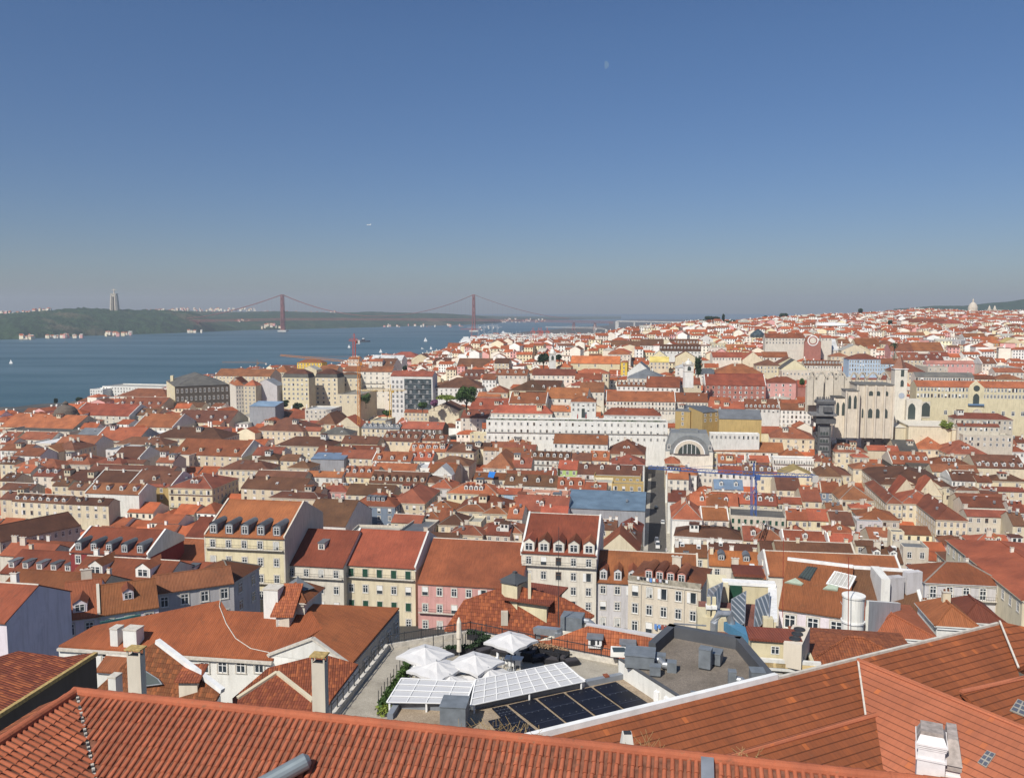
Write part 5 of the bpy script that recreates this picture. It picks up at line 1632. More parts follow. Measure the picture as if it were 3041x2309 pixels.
# dark gravel roof with thick parapet
zD=81.0
rim=[(R3,505,400),(R3,830,330),(R3,1062,120),(R3,1850,265),(R3,2230,720),(R3,2600,1300),(R3,1800,1300),(R3,1260,880)]
P=[PZ(*S(*q),zD+.0) for q in rim]
td=body('dark_gravel_roof_building','flat dark gravel roof inside a thick charcoal parapet','building',P,42,whitewall,top=grd)
char=plain('charcoal_parapet',(.085,.09,.10),.6,var=.15,sc=.6)
m=MB()
for a_,b_,hh in ((1,2,.95),(2,3,.95),(3,4,.95),(4,5,.95)):
    A=P[a_];B=P[b_]; cc=sum(P,V())/len(P); d_=(B-A).normalized(); n_=V((-d_.y,d_.x,0)); n_=n_ if n_.dot(cc-A)>0 else -n_
    m.prism([A+d_*-.0,B,B+n_*.6,A+n_*.6],V((0,0,hh)),char)
m.build('parapet',td)
m=MB(); A=P[0];B=P[7]; d_=(B-A).normalized(); n_=V((-d_.y,d_.x,0)); n_=n_ if n_.dot(cc-A)>0 else -n_
m.prism([A,B,B+n_*.25,A+n_*.25],V((0,0,.12)),char); m.build('edge_strip',td)
def boxat(cr,px,py,z,w,d,h,mat,yaw=10): 
    p=PZ(*S(cr,px,py),z); ex,ey=frame(math.radians(yaw)); m=MB(); m.box(p,(w,d,h),mat,ex,ey); return m,p,ex,ey
def hvac(cr,px,py,z,w,d,h,label,yaw=10,duct=None,grp='rooftop ventilation units'):
    p=PZ(*S(cr,px,py),z); ex,ey=frame(math.radians(yaw)); r=thing('ventilation_unit',label,'ventilation unit',p,grp)
    m=MB(); m.box(p+V((0,0,.12)),(w,d,h-.12),greym,ex,ey); m.build('housing',r)
    m=MB(); m.box(p,(w*.9,d*.9,.12),darkm,ex,ey); m.build('base',r); m=MB(); m.box(p+V((0,0,h)),(w*1.05,d*1.05,.05),greym,ex,ey); m.build('lid',r)
    if duct:
        m=MB(); a_=p+V((0,0,h*.5)); q=[a_+ex*(w*.45*duct),a_+ex*duct*(w*.5+.35)-ey*.1,a_+ex*duct*(w*.5+.7)-ey*.5+V((0,0,-.15)),a_+ex*duct*(w*.5+1.3)-ey*.6+V((0,0,-.15))]
        m.tube(q,.28,galv,12); m.build('duct',r); m=MB(); m.box(q[-1]-V((0,0,.4)),(.7,.7,.8),greym,ex,ey); m.build('outlet_box',r)
    return r
hvac(R3,740,455,zD,2.2,1.9,1.05,'broad grey ventilation unit at the left corner of the dark gravel roof',12,1)
hvac(R3,960,445,zD,.8,.7,.75,'small grey box beside the broad ventilation unit',12)
hvac(R3,905,570,zD,.8,.7,.75,'small grey box at the end of the curved silver duct',12)
hvac(R3,1455,490,zD,.9,.8,1.55,'tall dark grey vent box in the middle of the dark gravel roof',25)
hvac(R3,1575,440,zD,.8,1.2,.95,'lighter grey vent box right behind the tall dark one',25)
hvac(R3,1745,705,zD,.55,.6,1.25,'slim dark vent box left of the silver duct',10,1)
hvac(R3,2020,650,zD,1.0,1.0,.95,'grey vent box against the right parapet of the dark gravel roof',5)
hvac(R3,1360,850,zD,.8,.8,.5,'low grey vent box beside the white sloping parapet',10)
hvac(R2,925,1128,zS,1.75,1.7,1.75,'square blue-grey ventilation housing on a white base, by the near tiled roof',6)
def acunit(cr,px,py,z,label,yaw=10,w=.9,h=.75,grp='white air conditioner boxes'):
    p=PZ(*S(cr,px,py),z); ex,ey=frame(math.radians(yaw)); r=thing('air_conditioner',label,'air conditioner',p,grp)
    m=MB(); m.box(p+V((0,0,.1)),(w,.4,h),whf,ex,ey); m.build('housing',r)
    m=MB(); c=p-ey*.205+V((0,0,.1+h/2)); R_=h*.4; m.prism([c+ex*(math.cos(k*math.pi/8)*R_)+V((0,0,math.sin(k*math.pi/8)*R_)) for k in range(16)],-ey*.02,plain('grille',(.25,.25,.26),.5)); m.build('fan',r)
    m=MB(); m.box(p,(w*.8,.3,.1),darkm,ex,ey); m.build('foot',r)
acunit(R3,950,850,zS,'farther of two white air conditioners against the white wall',-48)
acunit(R3,1060,915,zS,'nearer of two white air conditioners against the white wall',-48)
# small orange roof beyond the terrace and grey parapet, tiled hotel roof
plo=plane(PZ(*S(C2,1700,430),79.2),PZ(*S(C2,1870,615),77.2),PZ(*S(C2,2130,510),78.6))
PO=[on(plo,*S(C2,*k)) for k in ((1700,430),(2130,508),(2060,560),(1870,640),(1380,520),(1470,515))]
to=body('town_house','small orange hipped roof with two boxy roof vents beside the terrace','house',[p-V((0,0,.2)) for p in PO],50,wallmat('w'),HG)
m=MB(); m.prism(PO,V((0,0,.2)),rooftile('o',0)); m.build('roof',to)
for x,y in ((1745,520),(1940,555)):
    p=on(plo,*S(C2,x,y)); m=MB(); m.box(p-V((0,0,.2)),(1.2,1.4,.85),white,*frame(math.radians(8))); o_=m.build('roof_vent',to); m=MB(); m.box(p+V((0,.1,.66)),(1.5,1.9,.08),greym,*frame(math.radians(8))); m.build('lid',o_)
    for sx in (-.3,.3): m=MB(); m.box(p+V((sx,-.72,.15)),(.4,.05,.4),darkm); m.build('louvre',o_)
m=MB(); A=PZ(*S(C2,1690,418),79.2);B=PZ(*S(C2,2140,492),78.8); m.bar(A,B,.5,wallmat('g'),.5); single(m,'parapet_wall','pale grey roof parapet running behind the small orange roof','wall',A)
# white plinth with dark glass near the parapet
p=PZ(*S(R3,590,340),79.5); m=MB(); m.box(p,(2.6,1.3,.4),whitewall,*frame(math.radians(8))); r=single(m,'skylight_box','white low box with two dark glass lights beside the dark gravel roof','skylight',p)
for k in (-.75,.75): m=MB(); m.box(V((k*.82,0,.4)),(1.05,.95,.03),skyg); o_=m.build('pane',None); o_.parent=r
# tiled hotel roof (centre)
zh=73.0
pc=plane(PZ(*S(C2,850,455),70.5),PZ(*S(C2,1560,470),70.5) if False else PZ(*S(C2,1400,500),70.5),PZ(*S(C2,1210,180),75.8))
PH=[on(pc,*S(C2,*k)) for k in ((845,450),(1400,505),(1740,365),(1560,262),(1240,178),(960,275))]
th_=body('town_house','broad orange-tiled roof with a yellow lantern and red flat penthouse, beyond the terrace','house',[p-V((0,0,.25)) for p in PH],44,wallmat('w'),HG)
m=MB(); m.prism(PH,V((0,0,.25)),rooftile('o',0)); m.build('roof',th_)
n=pc[1]
def onbox(x0_,x1_,ybase,h,d,wm_,rm_,nm,par,yaw=25,ro=.25):
    a_=on(pc,*S(C2,x0_,ybase)); b_=on(pc,*S(C2,x1_,ybase)); ex,ey=frame(math.radians(yaw)); w=(b_-a_).length; c=(a_+b_)/2+ey*d/2
    m=MB(); m.box(V((c.x,c.y,min(a_.z,b_.z)-1.0)),(w,d,h+1.0),wm_,ex,ey); o_=m.build(nm,par)
    m=MB(); m.box(V((c.x,c.y,min(a_.z,b_.z)+h+.003)),(w+ro,d+ro,.18),rm_,ex,ey); m.build('roof',o_); return c,min(a_.z,b_.z)+h
onbox(1225,1460,345,1.6,5.5,wallmat('y'),rooftile('R',1),'penthouse',th_,22,1.2)
c,z=onbox(1180,1285,285,2.4,2.6,wallmat('y'),rooftile('s',1),'lantern',th_,30)
m=MB(); m.lathe(V((c.x,c.y,z+.18)),[(1.9,0),(.3,.8),(.3,1.0),(0,1.05)],rooftile('s',1),4); m.build('lantern_cap',th_)
p=on(pc,*S(C2,1352,255)); m=MB(); m.box(p,(.35,.35,3.0),wallmat('c')); m.build('chimney',th_)
p=on(pc,*S(C2,1203,395)); m=MB(); m.box(p-V((0,0,.3)),(.8,.6,1.6),wallmat('s')); m.build('chimney',th_)
# curled tile tongues at the left verge
# big air handling boxes
p=PD(*S(C2,1610,420),86); r=thing('ventilation_unit','grey air handler with a silver elbow duct beside the orange-tiled roof','ventilation unit',p-V((0,0,.3)),'rooftop ventilation units')
ex,ey=frame(math.radians(15)); m=MB(); m.box(p-V((0,0,.2)),(2.3,1.9,1.5),greym,ex,ey); m.build('housing',r)
m=MB(); q=p+V((0,0,.7)); m.tube([q+ex*1.1,q+ex*1.7,q+ex*2.1+V((0,0,-.3)),q+ex*2.5+V((0,0,-.9))],.35,galv,12); m.build('duct',r)
m=MB()
for sx in (-1.4,1.4):
    for sy in (-1,1): m.bar(p+ex*sx+ey*sy-V((0,0,2)),p+ex*sx+ey*sy,.12,darkm)
m.build('leg',r)
a_=PD(*S(C2,1390,440),80); b_=PD(*S(C2,1535,455),78); m=MB(); m.bar(a_,b_,.8,galv,.65); m.bar(a_+V((.2,0,-.8)),a_+V((.2,0,0)),.5,galv,.7); m.bar(b_-V((.2,0,1.3)),b_-V((.2,0,0)),.65,galv,.7)
single(m,'air_duct','grey square duct bridging between two roofs beside the terrace','duct',a_)
m=MB(); p=PD(*S(C2,1524,415),84); m.bar(p,p+V((0,0,10.5)),.05,darkm); m.bar(p,p+V((0,0,3)),.1,darkm); single(m,'antenna_mast','thin dark antenna mast rising in front of the five-storey house','antenna',p)
for cx_,cy_,t_,D_,l in ((2010,930,540,98,'thin red-brown antenna mast right of the yellow roof block'),(0,0,0,0,'')):
    if not D_: continue
    p=PD(*S(C6,cx_,cy_),D_); q=PD(*S(C6,cx_,t_),D_); m=MB(); m.bar(p-V((0,0,4)),q,.06,plain('rust_red_steel',(.3,.06,.04))); single(m,'antenna_mast',l,'antenna',p)
p=PD(*S(C7,768,1340),88); q=PD(*S(C7,772,700),88); m=MB(); m.bar(p,q,.06,plain('rust_red_steel',(.3,.06,.04))); single(m,'antenna_mast','thin antenna mast beside the round white stair tower','antenna',p)
# yellow house with the roof plant (right of dark gravel roof)
hy=hs(C7,10,508,1600,1512,'f','g','y','yellow house with ochre-panelled white cornice and rooftop coolers',D=70,w=4,s=1,c=0,base=50)
m=MB(); at=hy['at']; W_=hy['W']; m.prism([at(-.3,-.35,hy['zE']-.1),at(W_+.3,-.35,hy['zE']-.1),at(W_+.3,-.01,hy['zE']-.1),at(-.3,-.01,hy['zE']-.1)],V((0,0,1.0)),whitewall); m.build('parapet',hy['root'])
for i in range(5):
    m=MB(); x=W_*(i+.5)/5; m.prism([at(x-.9,-.38,hy['zE']+.2),at(x+.9,-.38,hy['zE']+.2),at(x+.9,-.352,hy['zE']+.2),at(x-.9,-.352,hy['zE']+.2)],V((0,0,.4)),plain('ochre_panel',(.68,.52,.27),.8)); m.build('panel',hy['root'])
zy=hy['zE']
p=at(W_*.32,hy['dep']-1.5,zy); r=thing('roof_cabin','small yellow rooftop cabin with a red flat roof','cabin',p)
ex,ey=hy['ex'],hy['ey']; m=MB(); m.box(p,(4.0,2.4,2.3),wallmat('y'),ex,ey); m.build('wall',r); m=MB(); m.box(p+V((0,0,2.303)),(4.5,2.9,.2),rooftile('R',1),ex,ey); m.build('roof',r); inst('window',WIN['bare'],r,p-ey*1.21+V((0,0,1.5)),-hy['yaw'],(.7,1,.7))
for u,v,l in ((.30,.30,'white cooler box in the centre of the yellow house roof'),(.44,.42,'white cooler box right of centre on the yellow house roof')):
    p=at(W_*u,hy['dep']*v,zy); r=thing('air_conditioner',l,'air conditioner',p,'white air conditioner boxes'); m=MB(); m.box(p+V((0,0,.15)),(1.3,.7,1.35),whf,ex,ey); m.build('housing',r)
    m=MB(); m.box(p-ey*.36+V((0,0,.35)),(.9,.02,.95),plain('grille',(.25,.25,.26)),ex,ey); m.build('grille',r)
p=at(W_*.72,hy['dep']*.55,zy); r=thing('chiller_unit','long beige chiller with three top fans on the yellow house roof','chiller',p)
e2,e3=frame(math.radians(-62)); m=MB(); m.box(p+V((0,0,.3)),(4.6,1.5,2.2),wallmat('n'),e2,e3); m.build('housing',r)
for i in (-1,0,1): m=MB(); m.lathe(p+e2*i*1.2+V((0,0,2.5)),[(.5,0),(.5,.12),(.42,.12),(.4,.04),(0,.04)],darkm,14); m.build('fan',r)
p=PZ(*S(R3,1900,230),76.5); r=thing('duct_group','blue and silver roof ducts behind the charcoal parapet','duct',p)
m=MB(); m.box(p+V((.2,2,-.2)),(1.2,4.5,.9),plain('blue_duct',(.08,.21,.33),.5),*frame(math.radians(-20))); m.build('blue_duct',r)
m=MB(); q=p+V((-2.2,3.5,.8)); m.tube([q+V((0,0,-2)),q,q+V((.5,0,.9)),q+V((1.4,0,.9)),q+V((1.8,0,-.3))],.38,galv,12); m.build('silver_duct',r)
m=MB(); q=p+V((-6,4.5,1.0))
for k in (0,.5): m.bar(q+V((0,0,k-1.2)),q+V((3.2,-.3,k-1.3)),.12,galv)
m.build('pipe',r)
# leaves, hedges, dry grass
def leafmat(name,c1,c2):
    if name in MATS: return MATS[name]
    m,nt,b=newmat(name); g=N(nt); n=g.noise(g.uv(obj=True),.9,3); t=g.n('ShaderNodeTexCoord'); wn=g.n('ShaderNodeTexWhiteNoise',noise_dimensions='2D'); g.l(t.outputs['UV'],wn.inputs['Vector'])
    f=g.math('MULTIPLY',g.math('ADD',g.ramp(n,.3,.7),wn.outputs[0]),.5)
    g.l(g.mixc(f,c1,c2),b.inputs['Base Color']); b.inputs['Roughness'].default_value=.8; return m
LF=leafmat('green_leaf',(.020,.045,.012),(.085,.15,.035)); LFd=leafmat('dark_leaf',(.012,.028,.012),(.035,.062,.025)); LFy=leafmat('yellow_green_leaf',(.07,.12,.02),(.25,.28,.05))
def leaves(m,c,rx,ry,rz,n,sz,mat,clump=9,rnd=random):
    cs=[]
    for _ in range(clump):
        th=rnd.uniform(0,6.283); ph=rnd.uniform(-.5,1); k=rnd.uniform(.25,.72)
        cs.append((V((math.cos(th)*rx*k,math.sin(th)*ry*k,rz*ph*.6)),rnd.uniform(.32,.55)))
    for i in range(n):
        o,s=rnd.choice(cs); d=V((rnd.gauss(0,1),rnd.gauss(0,1),rnd.gauss(0,1))).normalized()*(rnd.random()**.4)
        p=V(c)+o+V((d.x*rx*s,d.y*ry*s,d.z*rz*s)); a=V((rnd.gauss(0,1),rnd.gauss(0,1),rnd.gauss(0,1))).normalized(); b=a.orthogonal().normalized()
        s2=sz*rnd.uniform(.6,1.3); uv=[(i*1.7,i*.37)]*4
        m.face([p-a*s2-b*s2*.5,p+a*s2-b*s2*.5,p+a*s2+b*s2*.5,p-a*s2+b*s2*.5],mat,uv)
bark=plain('bark',(.10,.075,.05),.9,var=.3,sc=3)
def tree(base,h,r,label,group=None,mat=None,n=2600,sz=.35,name='round_tree',trunk=.3,cy=1.0,cat='tree'):
    base=V(base); t=thing(name,label,cat,base,group); th=h*trunk
    m=MB(); m.tube([base-V((0,0,1)),base+V((.1,0,th)),base+V((0,0,h*.7))],[r*.09,r*.07,r*.02],bark,7)
    for k in range(5):
        a=k*1.257+.4; m.tube([base+V((0,0,th*.9)),base+V((math.cos(a)*r*.55,math.sin(a)*r*.55,h*.62))],[r*.045,r*.012],bark,5)
    m.build('trunk',t)
    m=MB(); rz=(h-th)/2*cy; leaves(m,base+V((0,0,th+rz)),r,r,rz*1.15,n,sz,mat or LF,14); m.build('crown',t); return t
def hedge(a_,b_,w,h,label,mat=LF,n=1800,sz=.09):
    c=(a_+b_)/2; t=thing('hedge',label,'hedge',c,None); d_=(b_-a_); m=MB()
    for i in range(n):
        p=a_+d_*random.random()+V((random.gauss(0,w*.4),random.gauss(0,w*.3),h*random.random()**.8)); q=V((random.gauss(0,1),random.gauss(0,1),random.gauss(0,1))).normalized(); o=q.orthogonal().normalized()*.5
        uv=[(i*1.7,i*.37)]*4; s2=sz*random.uniform(.6,1.5); m.face([p-q*s2-o*s2,p+q*s2-o*s2,p+q*s2+o*s2,p-q*s2+o*s2],mat,uv)
    m.build('foliage',t); m=MB(); m.bar(a_+V((0,0,.15)),b_+V((0,0,.15)),.5,darkm,.3); m.build('planter',t)
hedge(T(*S(R2,110,990)),T(*S(R2,425,500)),.35,.9,'clipped green hedge in a trough with stakes, left of the glazed canopies')
hedge(T(*S(R2,130,1000)),T(*S(R2,215,1010)),.5,.7,'yellow-green bush at the near end of the hedge',LFy,500)
m=MB()
for i in range(11): p=T(*S(R2,lerp(90,425,i/10),lerp(975,480,i/10))); m.bar(p,p+V((0,0,1.7)),.05,darkm)
o=single(m,'stake_row','row of thin black stakes along the hedge','stake row',p); 
for (a_,b_,l) in (((1070,165),(1255,200),'dark planter trough at the far corner of the terrace'),((830,345),(1130,330),'dark planter trough behind the furled parasol'),((1140,300),(1300,220),'dark planter trough left of the lone parasol'),((1800,300),(2140,380),'planter trough with dry flowers along the right railing')):
    A=T(*S(R2,*a_));B=T(*S(R2,*b_)); c=(A+B)/2; r=thing('planter',l,'planter',c,'dark planter troughs on the terrace'); m=MB(); m.bar(A+V((0,0,.28)),B+V((0,0,.28)),.5,rat,.55); m.build('trough',r)
    m=MB()
    for i in range(260):
        p=lerp(A,B,random.random())+V((random.gauss(0,.15),random.gauss(0,.15),.55+random.random()*.25)); q=V((random.gauss(0,1),random.gauss(0,1),random.gauss(0,1))).normalized()*.08; o=q.orthogonal()*.5; m.face([p-q-o,p+q-o,p+q+o,p-q+o],plain('dry_flower',(.30,.19,.11),.9) if 'dry' in l else LFd,[(i*1.7,i*.3)]*4)
    m.build('plants',r)
for (x0_,y0_) in ((690,290),(798,318),(905,300),(1040,290),(1012,290),(1093,265)):
    pass
m=MB()
for x,y in ((690,300),(798,320),(905,305),(1012,300),(1042,290),(1093,270),(1118,240),(1155,232),(1218,215)): p=T(*S(R2,x,y)); m.bar(p,p+V((0,0,1.5)),.07,darkm)
single(m,'post_row','row of black posts behind the furled parasol','post row',T(*S(R2,900,300)))
straw=plain('dry_grass_blade',(.38,.28,.13),.9,var=.3)
m=MB()
for (x,y,n_,zz) in ((1545,2185,40,None),(1590,2190,30,None),(1640,2200,20,None),(1990,2225,36,None),(2250,2260,30,None),(1480,2180,30,None)):
    base=R0+(R1-R0)*((x-226)/(2405-226))-vA*1.0+V((0,0,-.45))
    for i in range(n_//2):
        b_=base+V((random.gauss(0,.28),random.gauss(0,.15),0)); t_=b_+V((random.gauss(0,.18),random.gauss(0,.12),random.uniform(.12,.4)*(1.2 if n_>80 else .9))); m.bar(b_,t_,.008,straw)
o=single(m,'dry_grass','straw-coloured dry grass growing behind the near ridge tiles','grass',R0); o['kind']='stuff'
# =================== landmarks
D1c=(0,1050,2.765);D2c=(600,1000,2.765);D3c=(1200,1000,2.765);D4c=(1800,1000,3.16);D5c=(2341,1000,3.16);E1c=(0,820,2.212);E2c=(1000,820,2.212);E3c=(2000,820,2.125)
def ground_pt(px,D): r=ray(px,1000); X=r.x/r.y*D; return V((X,D,ground(X,D)))
# ---- suspension bridge
red=plain('bridge_red_paint',(.27,.10,.09),.6,var=.1,sc=.05); conc=plain('pale_concrete',(.56,.54,.50),.8,var=.15,sc=.05)
DB=4300.
def bx(px): return ray(px,950).x/ray(px,950).y*DB
def bz(py): return H-(py-922)/F*DB
br=thing('suspension_bridge','long red suspension bridge across the river with two tall towers','bridge',V((bx(1120),DB,0)))
xa,xb=bx(840),bx(1407); ztop=190; zd=lambda px: bz(interp([(500,951),(840,945),(1120,945),(1407,947),(1840,954)],px))
def tower_b(x,lab):
    m=MB()
    for sy in (-12,12):
        for sx in (-4,4): m.tube([V((x+sx*1.7,DB+sy,0)),V((x+sx*1.0,DB+sy,ztop))],[3.4,2.6],red,4)
    for z0,z1 in ((80,112),(112,150),(150,186)):
        for k in (0,1): 
            m.bar(V((x-4,DB-12 if k else DB+12,z0)),V((x+4,DB-12 if k else DB+12,z1)),2.4,red); m.bar(V((x+4,DB-12 if k else DB+12,z0)),V((x-4,DB-12 if k else DB+12,z1)),2.4,red)
    for z in (12,40,80,112,150,188): m.bar(V((x-6,DB-12,z)),V((x+6,DB-12,z)),3,red); m.bar(V((x,DB-12,z)),V((x,DB+12,z)),4,red)
    m.build('tower',br); m=MB(); m.box(V((x,DB,-2)),(44,50,10),conc); m.build('tower_base',br)
tower_b(xa,'');tower_b(xb,'')
def cable(pts):
    for sy in (-12,12):
        m=MB(); m.tube([V((x,DB+sy,z)) for x,z in pts],1.1,red,4); m.build('main_cable',br)
zm=79; n=24; pts=[(xa+(xb-xa)*i/n, zm+(ztop-zm)*(2*i/n-1)**2) for i in range(n+1)]; cable(pts)
xl=bx(545); pl_=[(xl+(xa-xl)*i/10, 68+(ztop-68)*(i/10)**1.55) for i in range(11)]; cable(pl_)
xr=bx(1690); pr_=[(xb+(xr-xb)*i/10, 68+(ztop-68)*(1-i/10)**1.55) for i in range(11)]; cable(pr_)
m=MB()
for seg in (pts,pl_,pr_):
    for (x0_,z0_),(x1_,z1_) in zip(seg,seg[1:]):
        for k in range(2):
            x=x0_+(x1_-x0_)*k/2; z=z0_+(z1_-z0_)*k/2; m.bar(V((x,DB-12,70)),V((x,DB-12,z)),.22,red)
m.build('hanger',br)
m=MB(); dk=[(bx(p),zd(p)) for p in range(530,1841,30)]
for (x0_,z0_),(x1_,z1_) in zip(dk,dk[1:]):
    m.bar(V((x0_,DB,z0_)),V((x1_,DB,z1_)),24,red,1.6); m.bar(V((x0_,DB-12,z0_-9)),V((x1_,DB-12,z1_-9)),1.6,red,1.6)
    K=4
    for k in range(K):
        a=V((lerp(x0_,x1_,k/K),DB-12,lerp(z0_,z1_,k/K))); b=V((lerp(x0_,x1_,(k+.5)/K),DB-12,lerp(z0_,z1_,(k+.5)/K)-9)); c=V((lerp(x0_,x1_,(k+1)/K),DB-12,lerp(z0_,z1_,(k+1)/K)))
        m.bar(a,b,1.4,red); m.bar(b,c,1.4,red)
m.build('deck',br)
for px in (589,1704,1767):
    x=bx(px); z=zd(px)-9; m=MB()
    for s_ in (-1,1): m.tube([V((x+s_*7,DB-8,-2)),V((x+s_*3,DB-8,z))],[2.4,2],red,4); m.tube([V((x+s_*7,DB+8,-2)),V((x+s_*3,DB+8,z))],[2.4,2],red,4)
    for k in range(4): m.bar(V((x-6,DB-8,z*k/4)),V((x+5,DB-8,z*(k+1)/4)),1.4,red)
    m.build('pier',br); m=MB(); m.box(V((x,DB,-3)),(26,26,8),conc); m.build('pier_base',br)
m=MB(); x=bx(524); m.box(V((x,DB,30)),(22,24,46),conc); m.build('anchorage',br)
vi=thing('approach_viaduct','white concrete viaduct on slim piers continuing from the red bridge','viaduct',V((bx(1900),DB,0)))
for px,w_ in ((1832,16),(1883,7),(1932,7),(1980,7),(2030,7),(2080,7)):
    m=MB(); x=bx(px); m.box(V((x,DB,0)),(w_,22,bz(953 if px==1832 else 955)),conc); m.build('pier',vi)
m=MB(); m.bar(V((bx(1832),DB,bz(953))),V((bx(2120),DB,bz(958))),26,conc,5); m.build('deck',vi)
# ---- monument on the far shore
Dm=4150.; xm=ray(340,900).x/ray(340,900).y*Dm; zb_=H-(921-922)/F*Dm; k_=Dm/F
mo=thing('monument','tall stone monument with an open-armed statue on a four-legged pedestal','monument',V((xm,Dm,zb_-15)))
mst=plain('monument_stone',(.56,.50,.41),.85,var=.12,sc=.1)
hP=(919-872)*k_; 
for sx in (-1,1):
    for sy in (-1,1): m=MB(); m.tube([V((xm+sx*12.5,Dm+sy*11,zb_-15)),V((xm+sx*9,Dm+sy*8,zb_+hP-6))],[8.5,6.6],mst,4); m.build('pedestal_leg',mo)
m=MB(); m.box(V((xm,Dm,zb_+hP-12)),(25,22,12),mst); m.box(V((xm,Dm,zb_+hP)),(28,26,3),mst); m.build('platform',mo)
m=MB(); m.tube([V((xm,Dm,zb_+hP+3)),V((xm,Dm,zb_+hP+16)),V((xm,Dm,zb_+hP+22)),V((xm,Dm,zb_+hP+25)),V((xm,Dm,zb_+hP+30))],[3.6,2.7,3.0,1.2,1.5],mst,8)
m.tube([V((xm-13,Dm,zb_+hP+20.5)),V((xm,Dm,zb_+hP+22)),V((xm+13,Dm,zb_+hP+20.5))],[1.2,2.2,1.2],mst,6); m.build('statue',mo)
# ---- iron lift tower
DL=498.; iron=plain('dark_grey_iron',(.105,.105,.108),.6,var=.2,sc=.4); ironl=plain('grey_iron_panel',(.19,.19,.19),.6,var=.2,sc=.5)
def L(x,y): return PD(*S(D5c,x,y),DL)
b0=L(272,1170); b1=L(388,1170); w_=(b1-b0).length; c0=(b0+b1)/2; exL,eyL=frame(math.radians(10)); c0=c0+eyL*w_/2
lt=thing('lift_tower','dark iron lift tower with a wide viewing platform beside the roofless church','tower',V((c0.x,c0.y,5)))
zsh=L(330,830).z; zpl=L(330,700).z
m=MB()
for sx in (-1,1):
    for sy in (-1,1): m.bar(V((c0.x,c0.y,5))+exL*sx*w_*.45+eyL*sy*w_*.45,V((c0.x,c0.y,zsh))+exL*sx*w_*.45+eyL*sy*w_*.45,.9,iron)
z=5
while z<zsh-2:
    for sy in (-1,1): m.bar(V((c0.x,c0.y,z))+exL*-w_*.45+eyL*sy*w_*.45,V((c0.x,c0.y,z))+exL*w_*.45+eyL*sy*w_*.45,.5,iron,.9)
    for sx in (-1,1): m.bar(V((c0.x,c0.y,z))+exL*sx*w_*.45-eyL*w_*.45,V((c0.x,c0.y,z))+exL*sx*w_*.45+eyL*w_*.45,.5,iron,.9)
    z+=4.6
m.build('lattice_frame',lt)
m=MB(); m.box(V((c0.x,c0.y,5)),(w_*.82,w_*.82,zsh-5),ironl,exL,eyL); m.build('shaft',lt)
z=9
while z<zsh-5:
    for k in (-1,0,1):
        for side in (0,1):
            m=MB(); hw=w_*.09
            f=lambda u,v: (V((c0.x,c0.y,z))+(exL*(k*w_*.22+u)-eyL*(w_*.412) if side==0 else -exL*(w_*.412)+eyL*(k*w_*.22+u))+V((0,0,v)))
            P=[f(-hw,0),f(hw,0),f(hw,2.3),f(hw*.6,2.9),f(0,3.1),f(-hw*.6,2.9),f(-hw,2.3)]
            m.prism(P,(-eyL if side==0 else -exL)*.06,skyg); m.build('arched_window',lt)
    z+=4.6
def lbox(x0_,x1_,y0_,y1_,nm,mat,dep=None,flare=1):
    a=L(x0_,y0_);b=L(x1_,y0_); w=(b-a).length; zt_=a.z; zb2=L(x0_,y1_).z; c=(a+b)/2; c=V((c.x,c.y,0))+eyL*w_/2
    m=MB(); d=dep or w*.9
    t0=[V((c.x,c.y,zb2))+exL*sx*w*flare/2+eyL*sy*d*flare/2 for sx,sy in ((-1,-1),(1,-1),(1,1),(-1,1))]; t1=[V((c.x,c.y,zt_))+exL*sx*w/2+eyL*sy*d/2 for sx,sy in ((-1,-1),(1,-1),(1,1),(-1,1))]
    for i in range(4): m.face([t0[i],t0[(i+1)%4],t1[(i+1)%4],t1[i]],mat)
    m.face(t1,mat); m.face(t0[::-1],mat); m.build(nm,lt); return c,zt_,zb2,w,d
lbox(255,425,735,830,'bracket',iron,flare=.62)
lbox(212,445,720,738,'platform',ironl,dep=13)
lbox(262,440,765,812,'lower_gallery',iron)
lbox(292,432,625,720,'upper_cabin',ironl)
lbox(330,400,655,700,'machine_room',iron,dep=15)
lbox(272,440,605,628,'cornice',iron)
c,zt_,zb2,w,d=lbox(280,436,596,606,'roof_terrace',ironl)
m=MB(); 
for i in range(25):
    a=i/25*2*math.pi; p=V((c.x,c.y,zt_))+exL*math.cos(a)*w*.48+eyL*math.sin(a)*d*.45; m.bar(p,p+V((0,0,1.6)),.35,iron)
m.build('railing',lt)
pw0=L(212,725); m=MB(); m.bar(V((c0.x,c0.y,zpl)),V((c0.x,c0.y,zpl))+eyL*34+exL*3,3.2,ironl,1.2); m.build('walkway',lt)
